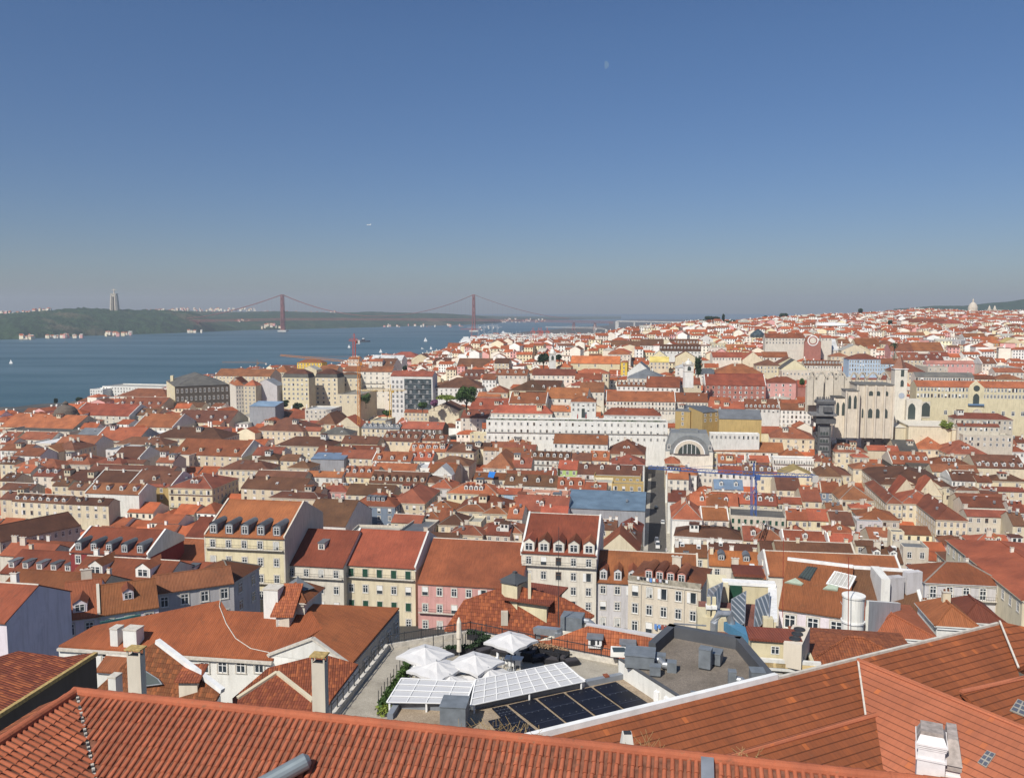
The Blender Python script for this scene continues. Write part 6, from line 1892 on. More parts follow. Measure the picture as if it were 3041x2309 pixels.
# ---- roofless church
st2=wallmat('s'); stc=wallmat('n'); DC=540.
def arch(root,f,hw,h,mat,nm='arched_window',pt=True):
    P=[f(-hw,0),f(hw,0),f(hw,h*.72),f(hw*.62,h*.9),f(0,h),f(-hw*.62,h*.9),f(-hw,h*.72)]; m=MB(); n=(P[1]-P[0]).cross(P[3]-P[0]).normalized(); n=n if n.dot(CAM-P[0])>0 else -n
    m.prism([p+n*.02 for p in P],n*.08,mat); m.build(nm,root)
def cbox(root,nm,x0_,x1_,yt,yb,D,dep,mat,yaw=10,roof=None,but=0):
    a=PD(*S(D5c,x0_,yt),D); b=PD(*S(D5c,x1_,yt),D); ex,ey=frame(math.radians(yaw)); w=abs((b.x-a.x))/max(.2,ex.x); zb=PD(*S(D5c,x0_,yb),D).z
    m=MB(); m.prism([a,a+ex*w,a+ex*w+ey*dep,a+ey*dep],V((0,0,zb-a.z)),mat); o_=m.build(nm,root)
    if roof: m=MB(); m.prism([a-ex*.4-ey*.4,a+ex*(w+.4)-ey*.4,a+ex*(w+.4)+ey*dep,a-ex*.4+ey*dep],V((0,0,.5)),roof); m.build('roof_slab',root)
    for i in range(but):
        m=MB(); p=a+ex*(w*(i/(max(1,but-1)))); m.prism([p-ex*.5-ey*1.3,p+ex*.5-ey*1.3,p+ex*.5,p-ex*.5],V((0,0,zb-a.z)),mat); m.build('buttress',root)
    f=lambda u,z,off=0: V((a.x,a.y,0))+ex*(u*w)+V((0,0,z))-ey*off
    return a,w,ex,ey,zb
cc_=thing('roofless_church','pale roofless Gothic church with tall buttressed apse and broken arches','church',PD(*S(D5c,700,900),DC)-V((0,0,8)))
slateflat=rooftile('k',2)
for q in ((430,545,572,905,522,12,1),(545,655,508,905,518,14,1),(650,965,452,905,520,22,4)):
    A_=cbox(cc_,'apse_wall',q[0],q[1],q[2],q[3]+40,q[4],q[5],wallmat('n'),roof=slateflat,but=q[6]+1 if q[6]>1 else 2)
    a,w,ex,ey,zb=A_
    wins=[(.25,),(.75,)] if q[6]==1 else []
    if q[6]==1:
        for u in (.3,.74):
            arch(cc_,lambda du,dz,u=u:V((a.x,a.y,0))+ex*(u*w+du)+V((0,0,a.z-11+dz))-ey*.05,.9,8.5,skyg)
    else:
        for u in (.17,.38,.58,.8):
            yy=PD(*S(D5c,700,720),DC).z
            arch(cc_,lambda du,dz,u=u:V((a.x,a.y,0))+ex*(u*w+du)+V((0,0,yy+dz))-ey*.05,1.3 if u>.3 else .5,6,skyg)
            if u>.3:
                for dz0 in (13,):
                    arch(cc_,lambda du,dz,u=u:V((a.x,a.y,0))+ex*(u*w+du)+V((0,0,yy+14+dz))-ey*.05,1.2,3.0,skyg,'oval_opening')
# nave walls behind with broken arches
for (D,yt,seg) in ((548,350,((180,235),(245,330),(350,420),(430,520),(530,580))),(572,350,((565,600),(640,700),(720,800),(840,900),(930,985)))):
    for i,(x0_,x1_) in enumerate(seg):
        dy=(25,0,40,10,30)[i]
        cbox(cc_,'broken_pier',x0_,x1_ if D<560 else x0_+26,yt+dy,640,D,2.5,st2,but=0)
    m=MB()
    for (x0_,_),(x1_,_) in zip(seg,seg[1:]):
        a=PD(*S(D5c,x0_+15,yt+45),D); b=PD(*S(D5c,x1_+15,yt+45),D)
        pp=[lerp(a,b,t_/8)+V((0,0,math.sin(math.pi*t_/8)*4.5)) for t_ in range(9)]
        for p,q in zip(pp,pp[1:]): m.bar(p,q,1.2,st2,1.0)
    m.build('flying_arch',cc_)
cbox(cc_,'nave_wall',170,640,455,700,556,3,st2,but=6)
cbox(cc_,'nave_wall',880,1010,430,620,560,3,st2,but=2)
m=MB()
for x in range(180,620,36):
    p=PD(*S(D5c,x,455),555); m.tube([p,p+V((0,0,random.uniform(1.5,4.5)))],[1.6,.2],st2,4)
m.build('pinnacle',cc_)
# clock tower of the barracks
ctw=thing('clock_tower','cream clock tower with a pink pyramid roof between church and barracks','tower',PD(*S(D5c,1055,880),545)-V((0,0,4)))
a,w,ex,ey,zb=cbox(ctw,'shaft',1003,1112,305,900,545,9,wallmat('w'),roof=white)
zt_=a.z+.5; m=MB(); c=a+ex*w/2+ey*4.5; m.lathe(V((c.x,c.y,zt_)),[(w*.62,0),(0,9.5)],rooftile('P',2),4); m.build('pyramid_roof',ctw)
arch(ctw,lambda du,dz:V((a.x,a.y,0))+ex*(w*.6+du)+V((0,0,PD(*S(D5c,0,370),545).z+dz))-ey*.05,1.0,5.5,skyg)
arch(ctw,lambda du,dz:V((a.x,a.y,0))+ex*(w*.6+du)+V((0,0,PD(*S(D5c,0,465),545).z+dz))-ey*.05,1.0,4.5,skyg)
m=MB(); zc=PD(*S(D5c,0,550),545).z; cen=V((a.x,a.y,zc))+ex*w*.6; m.prism([cen+ex*math.cos(k*math.pi/8)*1.9+V((0,0,math.sin(k*math.pi/8)*1.9)) for k in range(16)],-ey*.15,plain('clock_face_grey',(.38,.42,.48),.6)); m.build('clock_face',ctw)
a,w,ex,ey,zb=cbox(ctw,'side_wing',1112,1245,590,920,540,10,wallmat('w'),roof=None)
arch(ctw,lambda du,dz:V((a.x,a.y,0))+ex*(w*.35+du)+V((0,0,PD(*S(D5c,0,770),540).z+dz))-ey*.05,2.2,10.5,skyg)
# barracks
bk=house(*[*(D5c[0]+x/D5c[2] for x in (1205,2330))],D5c[1]+465/D5c[2],D5c[1]+412/D5c[2],'g','o','y',D=556,w=34,s=2,st=4.2,wh=2.4,ww=1.2,c=0,name='barracks_building',label='long yellow barracks with two rows of paired windows under a straight orange roof',cat='barracks',cor=True)
at=bk['at']; zE_=bk['zE']; kk=556/F
xm_=lambda x:(x-1205)/3.16*kk/math.cos(YAW)*1.0
m=MB(); x0_,x1_=xm_(1650),xm_(1785); m.prism([at(x0_,-.5,zE_-30),at(x1_,-.5,zE_-30),at(x1_,-.5,zE_-.3),at((x0_+x1_)/2,-.5,zE_+4.2),at(x0_,-.5,zE_-.3)],bk['ey']*3,wallmat('y')); m.build('pediment_bay',bk['root'])
m=MB(); c=at((x0_+x1_)/2,-.55,zE_-.6); ex=bk['ex']; m.prism([c+ex*math.cos(k*math.pi/6)*2+V((0,0,math.sin(k*math.pi/6)*2)) for k in range(12)],-bk['ey']*.12,skyg); m.build('round_window',bk['root'])
arch(bk['root'],lambda du,dz:at((x0_+x1_)/2+du,-.53,zE_-11.5+dz),1.9,7.5,skyg,'arched_door'); arch(bk['root'],lambda du,dz:at((x0_+x1_)/2+1+du,-.53,zE_-24+dz),3.1,10,wallmat('s'),'arched_niche')
m=MB(); m.prism([at(x0_,-1.6,zE_-12),at(x1_,-1.6,zE_-12),at(x1_,-.5,zE_-12),at(x0_,-.5,zE_-12)],V((0,0,1.1)),plain('blue_balcony',(.12,.2,.32),.6)); m.build('balcony',bk['root'])
for x in (1465,1550,1710,1870,1955,2038,2118,2180):
    inst('window',WIN['bare'],bk['root'],at(xm_(x),-.02 if x!=1710 else -.53,zE_-(700-465)/3.16*kk*1.02),-bk['yaw'],(2.0,1,3.0))
m=MB(); m.prism([at(xm_(1260),-.1,zE_-21),at(xm_(1330),-.1,zE_-21),at(xm_(1330),-.1,zE_-10),at(xm_(1260),-.1,zE_-10)],-bk['ey']*.1,stone); m.build('arched_window_surround',bk['root'])
arch(bk['root'],lambda du,dz:at(xm_(1292)+du,-.22,zE_-20+dz),2.6,9.5,skyg)
for (x0_,x1_,yt,D,l) in ((1130,1545,835,515,'cream terrace wall below the yellow barracks'),(1540,1720,870,508,'patched pale wall stepping down right of the terrace wall'),(1000,1150,850,522,'broken pale stone slope below the clock tower')):
    a=PD(*S(D5c,x0_,yt),D); t_=thing('retaining_wall',l,'wall',V((a.x,a.y,5))); cbox(t_,'wall',x0_,x1_,yt,yt+200,D,26,wallmat('c'),roof=wallmat('w'))
# ---- dark dome
DD=610.; c=PD(*S(D1c,498,560),DD); dn=thing('domed_building','dark brown dome with round windows and a lantern near the river','dome',V((c.x,c.y+8,c.z-14)))
dm_=plain('dome_stone',(.13,.105,.085),.85,var=.25,sc=.4); s_=DD/F/2.765; R_=100*s_
m=MB(); m.lathe(V((c.x,c.y+8,c.z)),[(R_,-14),(R_,45*s_),(R_*1.06,47*s_),(R_*.95,60*s_),(R_*.86,88*s_),(R_*.66,112*s_),(R_*.36,128*s_),(R_*.2,134*s_)],dm_,28); m.build('drum_and_shell',dn)
m=MB(); m.lathe(V((c.x,c.y+8,c.z+132*s_)),[(R_*.2,0),(R_*.2,16*s_),(R_*.26,17*s_),(R_*.1,28*s_),(0,36*s_)],dm_,12); m.build('lantern',dn)
for k in range(-3,4):
    a=k*.5-math.pi/2; p=V((c.x+math.cos(a)*R_,c.y+8+math.sin(a)*R_,c.z+38*s_)); n_=V((math.cos(a),math.sin(a),0)); t_=V((-n_.y,n_.x,0))
    m=MB(); m.prism([p+t_*math.cos(q*math.pi/6)*2.3+V((0,0,math.sin(q*math.pi/6)*2.3)) for q in range(12)],n_*.5,dm_); o_=m.build('window_surround',dn)
    m=MB(); m.prism([p+n_*.51+t_*math.cos(q*math.pi/6)*1.5+V((0,0,math.sin(q*math.pi/6)*1.5)) for q in range(12)],n_*.05,skyg); m.build('round_window',o_)
# ---- grey mansard hall with the arched window
DM=478.; a=PD(*S(D4c,558,1072),DM); b=PD(*S(D4c,985,1072),DM); ex,ey=frame(YAW); w=(b.x-a.x)/ex.x; zt_=PD(*S(D4c,0,905),DM).z
mh=thing('mansard_hall','grey mansard-roofed hall with a big semicircular brick-trimmed window','building',V((a.x+w/2,a.y+10,5)))
m=MB(); m.prism([a,a+ex*w,a+ex*w+ey*24,a+ey*24],V((0,0,5-a.z)),wallmat('w')); m.build('wall',mh)
m=MB(); t0=[a+ex*0,a+ex*w,a+ex*w+ey*24,a+ey*24]; t1=[a+ex*3+ey*3.5,a+ex*(w-3)+ey*3.5,a+ex*(w-3)+ey*20,a+ex*3+ey*20]; t1=[V((p.x,p.y,zt_)) for p in t1]; rg=plain('zinc_roof_sheet',(.20,.21,.21),.5,var=.15,sc=.4)
for i in range(4): m.face([t0[i],t0[(i+1)%4],t1[(i+1)%4],t1[i]],rg)
m.face(t1,rg); m.prism([p+ (a+ex*w/2+ey*12-p)*.0 for p in [a+ex*(w*.3)+ey*8,a+ex*(w*.7)+ey*8,a+ex*(w*.7)+ey*15,a+ex*(w*.3)+ey*15]],V((0,0,zt_-a.z+1.2)),rg); m.build('roof',mh)
cx_=a+ex*w*.5
for rad,off,mat_,nm in ((12.0,.9,rg,'arch_hood'),(9.6,1.0,white,'arch_rim'),(9.0,1.1,wallmat('n'),'brick_arch'),(6.8,1.2,skyg,'arched_window')):
    m=MB(); P=[cx_-ey*off+ex*math.cos(math.pi*k/16)*rad*.93+V((0,0,math.sin(math.pi*k/16)*rad*.86-1)) for k in range(17)]; m.prism(P,ey*(6 if nm=='arch_hood' else .3),mat_); m.build(nm,mh)
m=MB()
for k in (-.5,-.17,.17,.5): m.bar(cx_-ey*1.25+ex*k*7.2+V((0,0,-1)),cx_-ey*1.25+ex*k*7.2+V((0,0,4.6*math.sqrt(1-k*k))),.3,white)
m.build('glazing_bar',mh)
for k in (.07,.2,.82,.94): inst('window',WIN['case'],mh,a+ex*w*k+ey*.2+V((0,0,2.6)),-YAW,(1.5,1,2.6))
# ---- white and glass block
DG=700.; a=PD(*S(D2c,1548,322),DG); b=PD(*S(D2c,1890,330),DG)
hg=house(D2c[0]+1548/2.765,D2c[0]+1892/2.765,D2c[1]+320/2.765,D2c[1]+280/2.765,'g','r','W',D=DG,w=0,s=0,c=0,name='glass_fronted_building',label='white block with a tall dark glass facade on its right two thirds',cat='building')
at=hg['at'];W_=hg['W']; z_=hg['zE']; sc_=DG/F/2.765
m=MB(); m.prism([at(W_*.33,-.1,z_-280*sc_),at(W_*.97,-.1,z_-280*sc_),at(W_*.97,-.1,z_-22*sc_),at(W_*.33,-.1,z_-22*sc_)],-hg['ey']*.2,plain('dark_curtain_glass',(.06,.08,.09),.15,spec=.6,var=.6,sc=.3)); m.build('glass_facade',hg['root'])
for r_ in range(7):
    for i in range(3): inst('window',WIN['bare'],hg['root'],at(W_*(.06+.1*i),-.03,z_-(48+40*r_)*sc_),-hg['yaw'],(1.9,1,2.9))
    if r_<6: m=MB(); zz=z_-(60+42*r_)*sc_; m.bar(at(W_*.33,-.4,zz),at(W_*.97,-.4,zz),.25,galv); m.build('floor_band',hg['root'])
    for i in range(6): 
        if (r_+i)%2: inst('window',WIN['bare'],hg['root'],at(W_*(.38+.1*i),-.32,z_-(50+40*r_)*sc_),-hg['yaw'],(1.6,1,2.4))
# ---- white bell tower
DT=740.; 
def bell(px,yt,yb,wpx,D,label,name='bell_tower'):
    k=D/F; c=PD(px,yb,D); zt_=PD(px,yt,D).z; w=wpx*k; t_=thing(name,label,'tower',V((c.x,c.y,c.z-8))); h=zt_-c.z
    m=MB(); m.box(V((c.x,c.y,c.z-8)),(w,w,8+h*.66),whitewall); m.build('shaft',t_)
    m=MB(); m.box(V((c.x,c.y,c.z+h*.66)),(w*1.15,w*1.15,.6),stone); m.box(V((c.x,c.y,c.z+h*.3)),(w*1.06,w*1.06,.4),stone); m.build('cornice',t_)
    m=MB(); m.lathe(V((c.x,c.y,c.z+h*.66+.6)),[(w*.42,0),(w*.42,h*.08),(w*.3,h*.16),(w*.12,h*.2),(w*.12,h*.27),(0,h*.33)],whitewall,8); m.build('cupola',t_)
    for sx in (-1,1):
        for sy in (-1,1): m=MB(); m.lathe(V((c.x+sx*w*.5,c.y+sy*w*.5,c.z+h*.66+.6)),[(w*.08,0),(w*.1,h*.04),(0,h*.12)],stone,6); m.build('pinnacle',t_)
    arch(t_,lambda du,dz:V((c.x+du,c.y-w*.5-.02,c.z+h*.36+dz)),w*.2,h*.24,skyg,'bell_opening')
    return t_
bell(D3c[0]+1218/2.765,D3c[1]+88/2.765,D3c[1]+245/2.765,19,DT,'white bell tower with corner pinnacles left of the orange-roofed church')
bell(D4c[0]+770/3.16,D4c[1]+205/3.16,D4c[1]+375/3.16,26,640,'broad white belfry with an arched niche beside the cypress')
bell(1675,1003,1025,8,1500,'small distant white bell tower above the centre roofs')
# ---- clock building
hc=house(E3c[0]+828/2.125,E3c[0]+932/2.125,E3c[1]+415/2.125,E3c[1]+383/2.125,'p','r','P',D=850,w=0,s=0,c=0,name='clock_building',label='red-fronted building with a large round white clock surround',cat='building',b=14)
at=hc['at'];W_=hc['W'];z_=hc['zE']
for r1,off,mt in ((5.4,.2,white),(4.3,.3,wallmat('P')),(3.1,.4,wallmat('w'))):
    m=MB(); c=at(W_/2,-off,z_+1.5); m.prism([c+hc['ex']*math.cos(k*math.pi/10)*r1+V((0,0,math.sin(k*math.pi/10)*r1)) for k in range(20)],-hc['ey']*.1,mt); m.build('clock_ring',hc['root'])
for x0_,x1_,y0_,y1_,t_,rc,wc,o_ in ((580,828,388,362,'g','o','w',dict(w=12,s=2,D=860)),(932,1000,388,372,'g','o','w',dict(w=3,s=1,D=860)),(250,560,500,480,'g','o','w',dict(w=14,s=1)),(1510,1705,470,402,'g','v','w',dict(w=0,s=0)),(1155,1300,415,388,'g','o','y',dict(w=5,s=1)),(1430,1760,292,268,'h','v','c',dict(w=10,s=1)),(1700,1850,300,270,'h','v','c',dict(w=5,s=1)),(900,1090,310,290,'f','c','w',dict(w=0,s=0,b=20)),
    (1415,1590,372,352,'g','r','w',dict(w=6,s=1)),(1550,1720,335,300,'h','o','y',dict(w=6,s=2)),(1835,1975,385,360,'g','o','W',dict(w=8,s=2)),(1970,2065,395,378,'h','O','O',dict(w=0,s=0)),(1660,1815,410,380,'f','s','g',dict(w=8,s=1)),(2080,2212,420,390,'p','y','y',dict(w=4,s=2)),(370,450,450,440,'g','o','Y',dict(w=3,s=1)),(240,335,430,405,'f','c','y',dict(w=5,s=2)),
    (160,250,395,370,'p','r','W',dict(w=2,s=1)),(1390,1440,470,440,'h','r','p',dict(w=2,s=1)),(1950,2100,275,262,'g','o','W',dict(w=8,s=1)),(710,835,470,450,'h','s','w',dict(w=5,s=1,d=4,dk='b')),(1060,1230,470,432,'p','c','c',dict(w=4,s=2)),(0,160,430,405,'g','b','w',dict(w=9,s=1,d=8)),(1820,1980,350,330,'g','r','W',dict(w=5,s=1))):
    house(E3c[0]+x0_/2.125,E3c[0]+x1_/2.125,E3c[1]+y0_/2.125,E3c[1]+y1_/2.125,t_,rc,wc,grp=HG,c=0,**o_)
# ---- basilica on the skyline
Db=2200.; k_=Db/F; c=PD(2888,936,Db); ba=thing('domed_basilica','pale domed basilica on the far right skyline','church',V((c.x,c.y,c.z-12)))
m=MB(); m.box(V((c.x,c.y,c.z-12)),(44*k_,30,12+12*k_),mst); m.build('nave',ba)
m=MB(); m.lathe(V((c.x,c.y,c.z+10*k_)),[(13*k_,0),(13*k_,12*k_),(12.5*k_,15*k_),(10*k_,22*k_),(5*k_,27*k_),(2.2*k_,29*k_),(2.2*k_,35*k_),(0,40*k_)],mst,16); m.build('dome',ba)
for x in (2937,2953):
    q=PD(x,936,Db); m=MB(); m.box(V((q.x,q.y,q.z-12)),(9*k_,9*k_,12+18*k_),mst); m.lathe(V((q.x,q.y,q.z+18*k_)),[(4*k_,0),(3*k_,5*k_),(0,12*k_)],mst,8); m.build('bell_tower',ba)
# ---- tower cranes
def crane(px,yb,yt,D,jl,jr,label,mat,w=1.4,group='tower cranes',jdy=(0,0)):
    b=PD(px,yb,D); t_=PD(px,yt,D); r=thing('tower_crane',label,'crane',b,group); k=D/F
    m=MB(); n=max(4,int((t_.z-b.z)/(w*1.6)))
    for sx in (-1,1):
        for sy in (-1,1): m.bar(b+V((sx*w/2,sy*w/2,0)),t_+V((sx*w/2,sy*w/2,0)),w*.16,mat)
    for i in range(n):
        z0=lerp(b.z,t_.z,i/n);z1=lerp(b.z,t_.z,(i+1)/n); s=1 if i%2 else -1
        m.bar(V((b.x-s*w/2,b.y-w/2,z0)),V((b.x+s*w/2,b.y-w/2,z1)),w*.12,mat); m.bar(V((b.x+w/2,b.y-s*w/2,z0)),V((b.x+w/2,b.y+s*w/2,z1)),w*.12,mat)
    m.build('mast',r)
    m=MB(); jh=w*.9; apex=t_+V((0,0,w*3)); m.bar(t_,apex,w*.3,mat)
    for (jx,jy) in ((jl,jdy[0]),(jr,jdy[1])):
        if abs(jx-px)<1: continue
        e=PD(jx,yt+jy,D); nn=max(3,int(abs(e.x-t_.x)/(jh*1.6)))
        for dy in (-w*.35,w*.35): m.bar(t_+V((0,dy,0)),e+V((0,dy,0)),w*.14,mat)
        m.bar(t_+V((0,0,jh)),e+V((0,0,jh*.6)),w*.14,mat)
        for i in range(nn): a=lerp(t_,e,i/nn); b2=lerp(t_,e,(i+.5)/nn)+V((0,0,jh*.9)); c2=lerp(t_,e,(i+1)/nn); m.bar(a,b2,w*.09,mat); m.bar(b2,c2,w*.09,mat)
        m.bar(apex,lerp(t_,e,.7)+V((0,0,jh*.7)),w*.06,mat)
        if abs(jx-px)<abs((jr if jx==jl else jl)-px): mm=MB(); mm.box(e-V((0,0,w*1.2)),(w*1.4,w,w*1.5),conc); mm.build('counterweight',r)
    m.build('jib',r); m=MB(); m.box(t_+V((w,0,-w)),(w,w,w*1.2),mat); m.build('cab',r)
orp=plain('orange_crane_paint',(.55,.22,.05),.5); yep=plain('yellow_crane_paint',(.55,.36,.08),.5); rdp=plain('red_crane_paint',(.45,.08,.05),.5); blp=plain('blue_crane_paint',(.06,.12,.32),.5); gyp=plain('grey_crane_paint',(.4,.42,.44),.5); brn=plain('brown_crane_paint',(.28,.17,.10),.6)
crane(1066,1260,1078,600,832,1100,'orange tower crane rising in front of the slate-topped hotels',orp,1.6,jdy=(-22,6))
crane(1160,1240,1160,610,1075,1205,'shorter yellow tower crane right of the orange one',yep,1.5)
crane(1052,1082,1012,1500,1036,1064,'distant red crane standing against the river',rdp,4.5)
crane(2238,1530,1412,290,1925,2420,'blue and red tower crane over the right-hand old town roofs',blp,1.5,jdy=(-22,4))
crane(764,1110,1077,900,660,790,'thin crane jib above the ministry roof beside the river',brn,1.2,jdy=(-1,2))
crane(1766,1020,975,2300,1620,1800,'white harbour crane with a long horizontal jib below the bridge',conc,4,jdy=(-3,4))
for px,yt,l in ((1421,973,'grey harbour crane right of the near bridge tower'),(1438,970,'tall grey harbour crane, second right of the bridge tower'),(1462,968,'grey harbour crane with a white cab, third from the bridge tower'),(1477,972,'grey harbour crane farthest right of the group by the bridge tower'),(1400,978,'low red-brown jib crane at the foot of the bridge tower')):
    crane(px,1008,yt,2700,px-(34 if px<1425 else 12),px+(30 if px==1421 or px==1400 else 14),l,gyp if px!=1400 else rdp,3.2,'harbour cranes')
for i,px in enumerate((1583,1600,1607,1625)):
    crane(px,1002,985,2900,px-7,px+7,['short red dock crane, leftmost of four','short red dock crane, second of four','short red dock crane, third of four','short red dock crane, rightmost of four'][i],rdp,5,'red dock cranes')
# ---- ships, boats
hullw=plain('white_hull',(.75,.75,.74),.5); hullb=plain('dark_hull',(.03,.035,.05),.6)
def boat(px,py,l,label,sail=True,mat=hullw,grp='sailing boats on the river',h=None):
    p=PZ(px,py,0); r=thing('sailing_boat' if sail else 'motor_vessel',label,'boat',p,grp if sail else None); m=MB()
    L_=l; B=l*.3
    P=[p+V((-L_/2,-B/2,.4)),p+V((L_*.3,-B/2,.4)),p+V((L_/2,0,.6)),p+V((L_*.3,B/2,.4)),p+V((-L_/2,B/2,.4))]; m.prism(P,V((0,0,L_*.13)),mat); m.build('hull',r)
    if sail:
        hh=h or l*1.4; t_=p+V((0,0,hh)); m=MB(); m.tube([p,t_],l*.012,darkm,5); m.build('mast',r)
        m=MB(); m.prism([p+V((-.02*l,0,l*.2)),p+V((-.5*l,0,l*.2)),t_],V((0,.05,0)),plain('sail_cloth',(.8,.8,.78),.8)); m.build('mainsail',r)
        m=MB(); m.prism([p+V((.03*l,0,l*.2)),p+V((.45*l,0,l*.2)),t_-V((0,0,hh*.2))],V((0,.05,0)),plain('sail_cloth',(.8,.8,.78),.8)); m.build('jib_sail',r)
    else:
        m=MB(); m.box(p+V((-L_*.2,0,.6+L_*.12)),(L_*.35,B*.7,L_*.16),white if mat is hullw else hullb); m.box(p+V((-L_*.2,0,.6+L_*.28)),(L_*.2,B*.5,L_*.08),white); m.build('superstructure',r)
boat(1037,1033,8,'white sailing boat left of the distant red crane')
boat(33,1080,7,'pale sailing boat alone at the far left of the river')
boat(1131,1047,8,'white sailing boat beside the quay roofs, right of the red crane')
boat(1264,1014,12,'grey-white sailing boat in mid river left of the harbour')
boat(1280,1037,7,'small sailing boat just off the quay of the yellow warehouse')
boat(1085,1015,34,'dark blue barge crossing the river right of the red crane',False,hullb)
boat(1255,1036,9,'small white motor boat near the quay',False,hullw)
boat(1498,990,30,'white ferry below the bridge deck right of the near tower',False)
for px,py,l,w_ in ((1384,1010,'white passenger ship moored left of the bridge tower',120),(1437,1004,'white ship with high superstructure moored among the cranes',110),(1425,1015,'long white cruise ship hull moored at the harbour quay',150)):
    p=PD(px,py,2600); p=V((p.x,2600+(px-1384),0)); r=thing('moored_ship',l,'ship',p,'ships moored in the harbour'); m=MB(); m.box(p,(w_*.35,18,12),hullw); m.build('hull',r)
    for k in range(3): m=MB(); m.box(p+V((0,0,12+k*5)),(w_*(.28-.07*k),14,5),white); m.build('deck_house',r)
# ---- trees
tree(ground_pt(D3c[0]+512/2.765,640)*1+V((0,0,0)),1,1,'x') if False else None
def ptree(cr,x,ytop,ybot,rpx,label,D=None,**k):
    px=cr[0]+x/cr[2]; yt=cr[1]+ytop/cr[2]; yb=cr[1]+ybot/cr[2]; D=D or Dz(px,(yt+yb)/2+10); b=PD(px,yb,D); t_=PD(px,yt,D); h=t_.z-b.z; r=rpx/cr[2]*D/F
    tree(b-V((0,0,2)),h+2,r,label,'trees among the city roofs',n=k.pop('n',1500),sz=k.pop('sz',max(.35,D/1300)),**k)
ptree(D3c,512,410,590,88,'large round bright green tree rising above the middle roofs',D=575,n=3800,sz=.5)
ptree(D2c,660,525,600,60,'dark green tree left of the pair under the slate-topped hotels',D=690,mat=LFd)
ptree(D2c,790,545,602,45,'smaller dark green tree right of the pair under the slate-topped hotels',D=690,mat=LFd)
ptree(D2c,1345,470,560,45,'creeper-like green tree against the white balconied block',D=700)
ptree(D2c,1520,600,650,35,'low tree between the white awnings and the glass-fronted block',D=620)
ptree(D2c,1810,540,592,40,'small green tree beside the purple bush in front of the glass-fronted block',D=620)
ptree(D2c,1905,520,575,35,'purple flowering bush left of the garden terrace',D=622,mat=leafmat('purple_leaf',(.12,.04,.09),(.32,.14,.24)))
ptree(D2c,2010,480,505,90,'ivy-covered garden terrace top beside the big round tree',D=625,mat=LFy,trunk=.1)
ptree(D3c,1145,130,240,55,'broad dark tree left of the white bell tower',D=770,mat=LFd)
ptree(D3c,1275,145,200,40,'dark tree right of the white bell tower',D=790,mat=LFd)
ptree(D3c,1410,65,110,38,'small dark tree above the orange-roofed church',D=980,mat=LFd)
ptree(D3c,5,240,275,20,'dark shrub beside the brown warehouse roof',D=900,mat=LFd)
ptree(D4c,865,168,375,34,'tall dark cypress between the white belfry and the grey roof',D=640,mat=LFd,name='cypress_tree',trunk=.08)
ptree(D1c,665,360,410,45,'dark shore tree left of the white office block',D=935,mat=LFd)
ptree(D1c,850,340,385,30,'green tree in front of the white office block',D=905)
ptree(D1c,460,370,415,13,'dark tree on the quay by the dome',D=940,mat=LFd)
ptree(D1c,1465,360,410,30,'shrub with pink flowers at the corner of the brown office block',D=800)
ptree(E3c,225,255,300,35,'dark umbrella pine, left of the skyline group',D=1650,mat=LFd,trunk=.5)
ptree(E3c,270,258,300,28,'dark umbrella pine beside the skyline cypress',D=1650,mat=LFd,trunk=.5)
ptree(E3c,190,275,330,60,'broad mass of dark trees on the left of the skyline hill',D=1500,mat=LFd)
ptree(E3c,360,280,305,60,'low dark tree row right of the skyline cypress',D=1500,mat=LFd)
ptree(E3c,314,245,290,6,'slim cypress on the skyline',D=1600,mat=LFd,name='cypress_tree',trunk=.05)
ptree(E3c,693,237,265,28,'dark tree breaking the skyline left of centre hill',D=1800,mat=LFd)
ptree(E3c,1178,207,245,12,'narrow tree on the skyline over the hill houses',D=1900,mat=LFd)
ptree(E3c,1368,280,310,12,'small dark conifer among the hill houses',D=1300,mat=LFd)
ptree(E3c,1245,225,255,10,'little tree on the skyline, right of the narrow one',D=1900,mat=LFd)
ptree(E3c,580,252,272,14,'small tree at the skyline left of the dark one',D=1800,mat=LFd)
ptree(D5c,1480,790,850,60,'green bushes on the slope right of the cream terrace wall',D=512,mat=LFy,trunk=.05)
ptree(D5c,130,395,430,28,'green shrub left of the roofless church',D=560,trunk=.1)
# palm
D=740; b=PD(E3c[0]+1393/2.125,E3c[1]+505/2.125,D); t_=PD(E3c[0]+1393/2.125,E3c[1]+425/2.125,D); r=thing('palm_tree','tall palm standing among the hillside roofs','tree',b-V((0,0,4)))
m=MB(); m.tube([b-V((0,0,4)),t_],[.45,.35],bark,7); m.build('trunk',r); m=MB()
for i in range(26):
    a=i*2.4; el=random.uniform(-.5,.7); L_=4.6; p=t_; prev=p
    for k in range(1,5):
        q=t_+V((math.cos(a)*L_*k/4*math.cos(el),math.sin(a)*L_*k/4*math.cos(el),L_*k/4*math.sin(el)-(k/4)**2*2.4)); sdd=V((-math.sin(a),math.cos(a),0))*.38; m.face([prev-sdd,q-sdd,q+sdd,prev+sdd],LFd,[(i,i*.3)]*4); prev=q
m.build('crown',r)
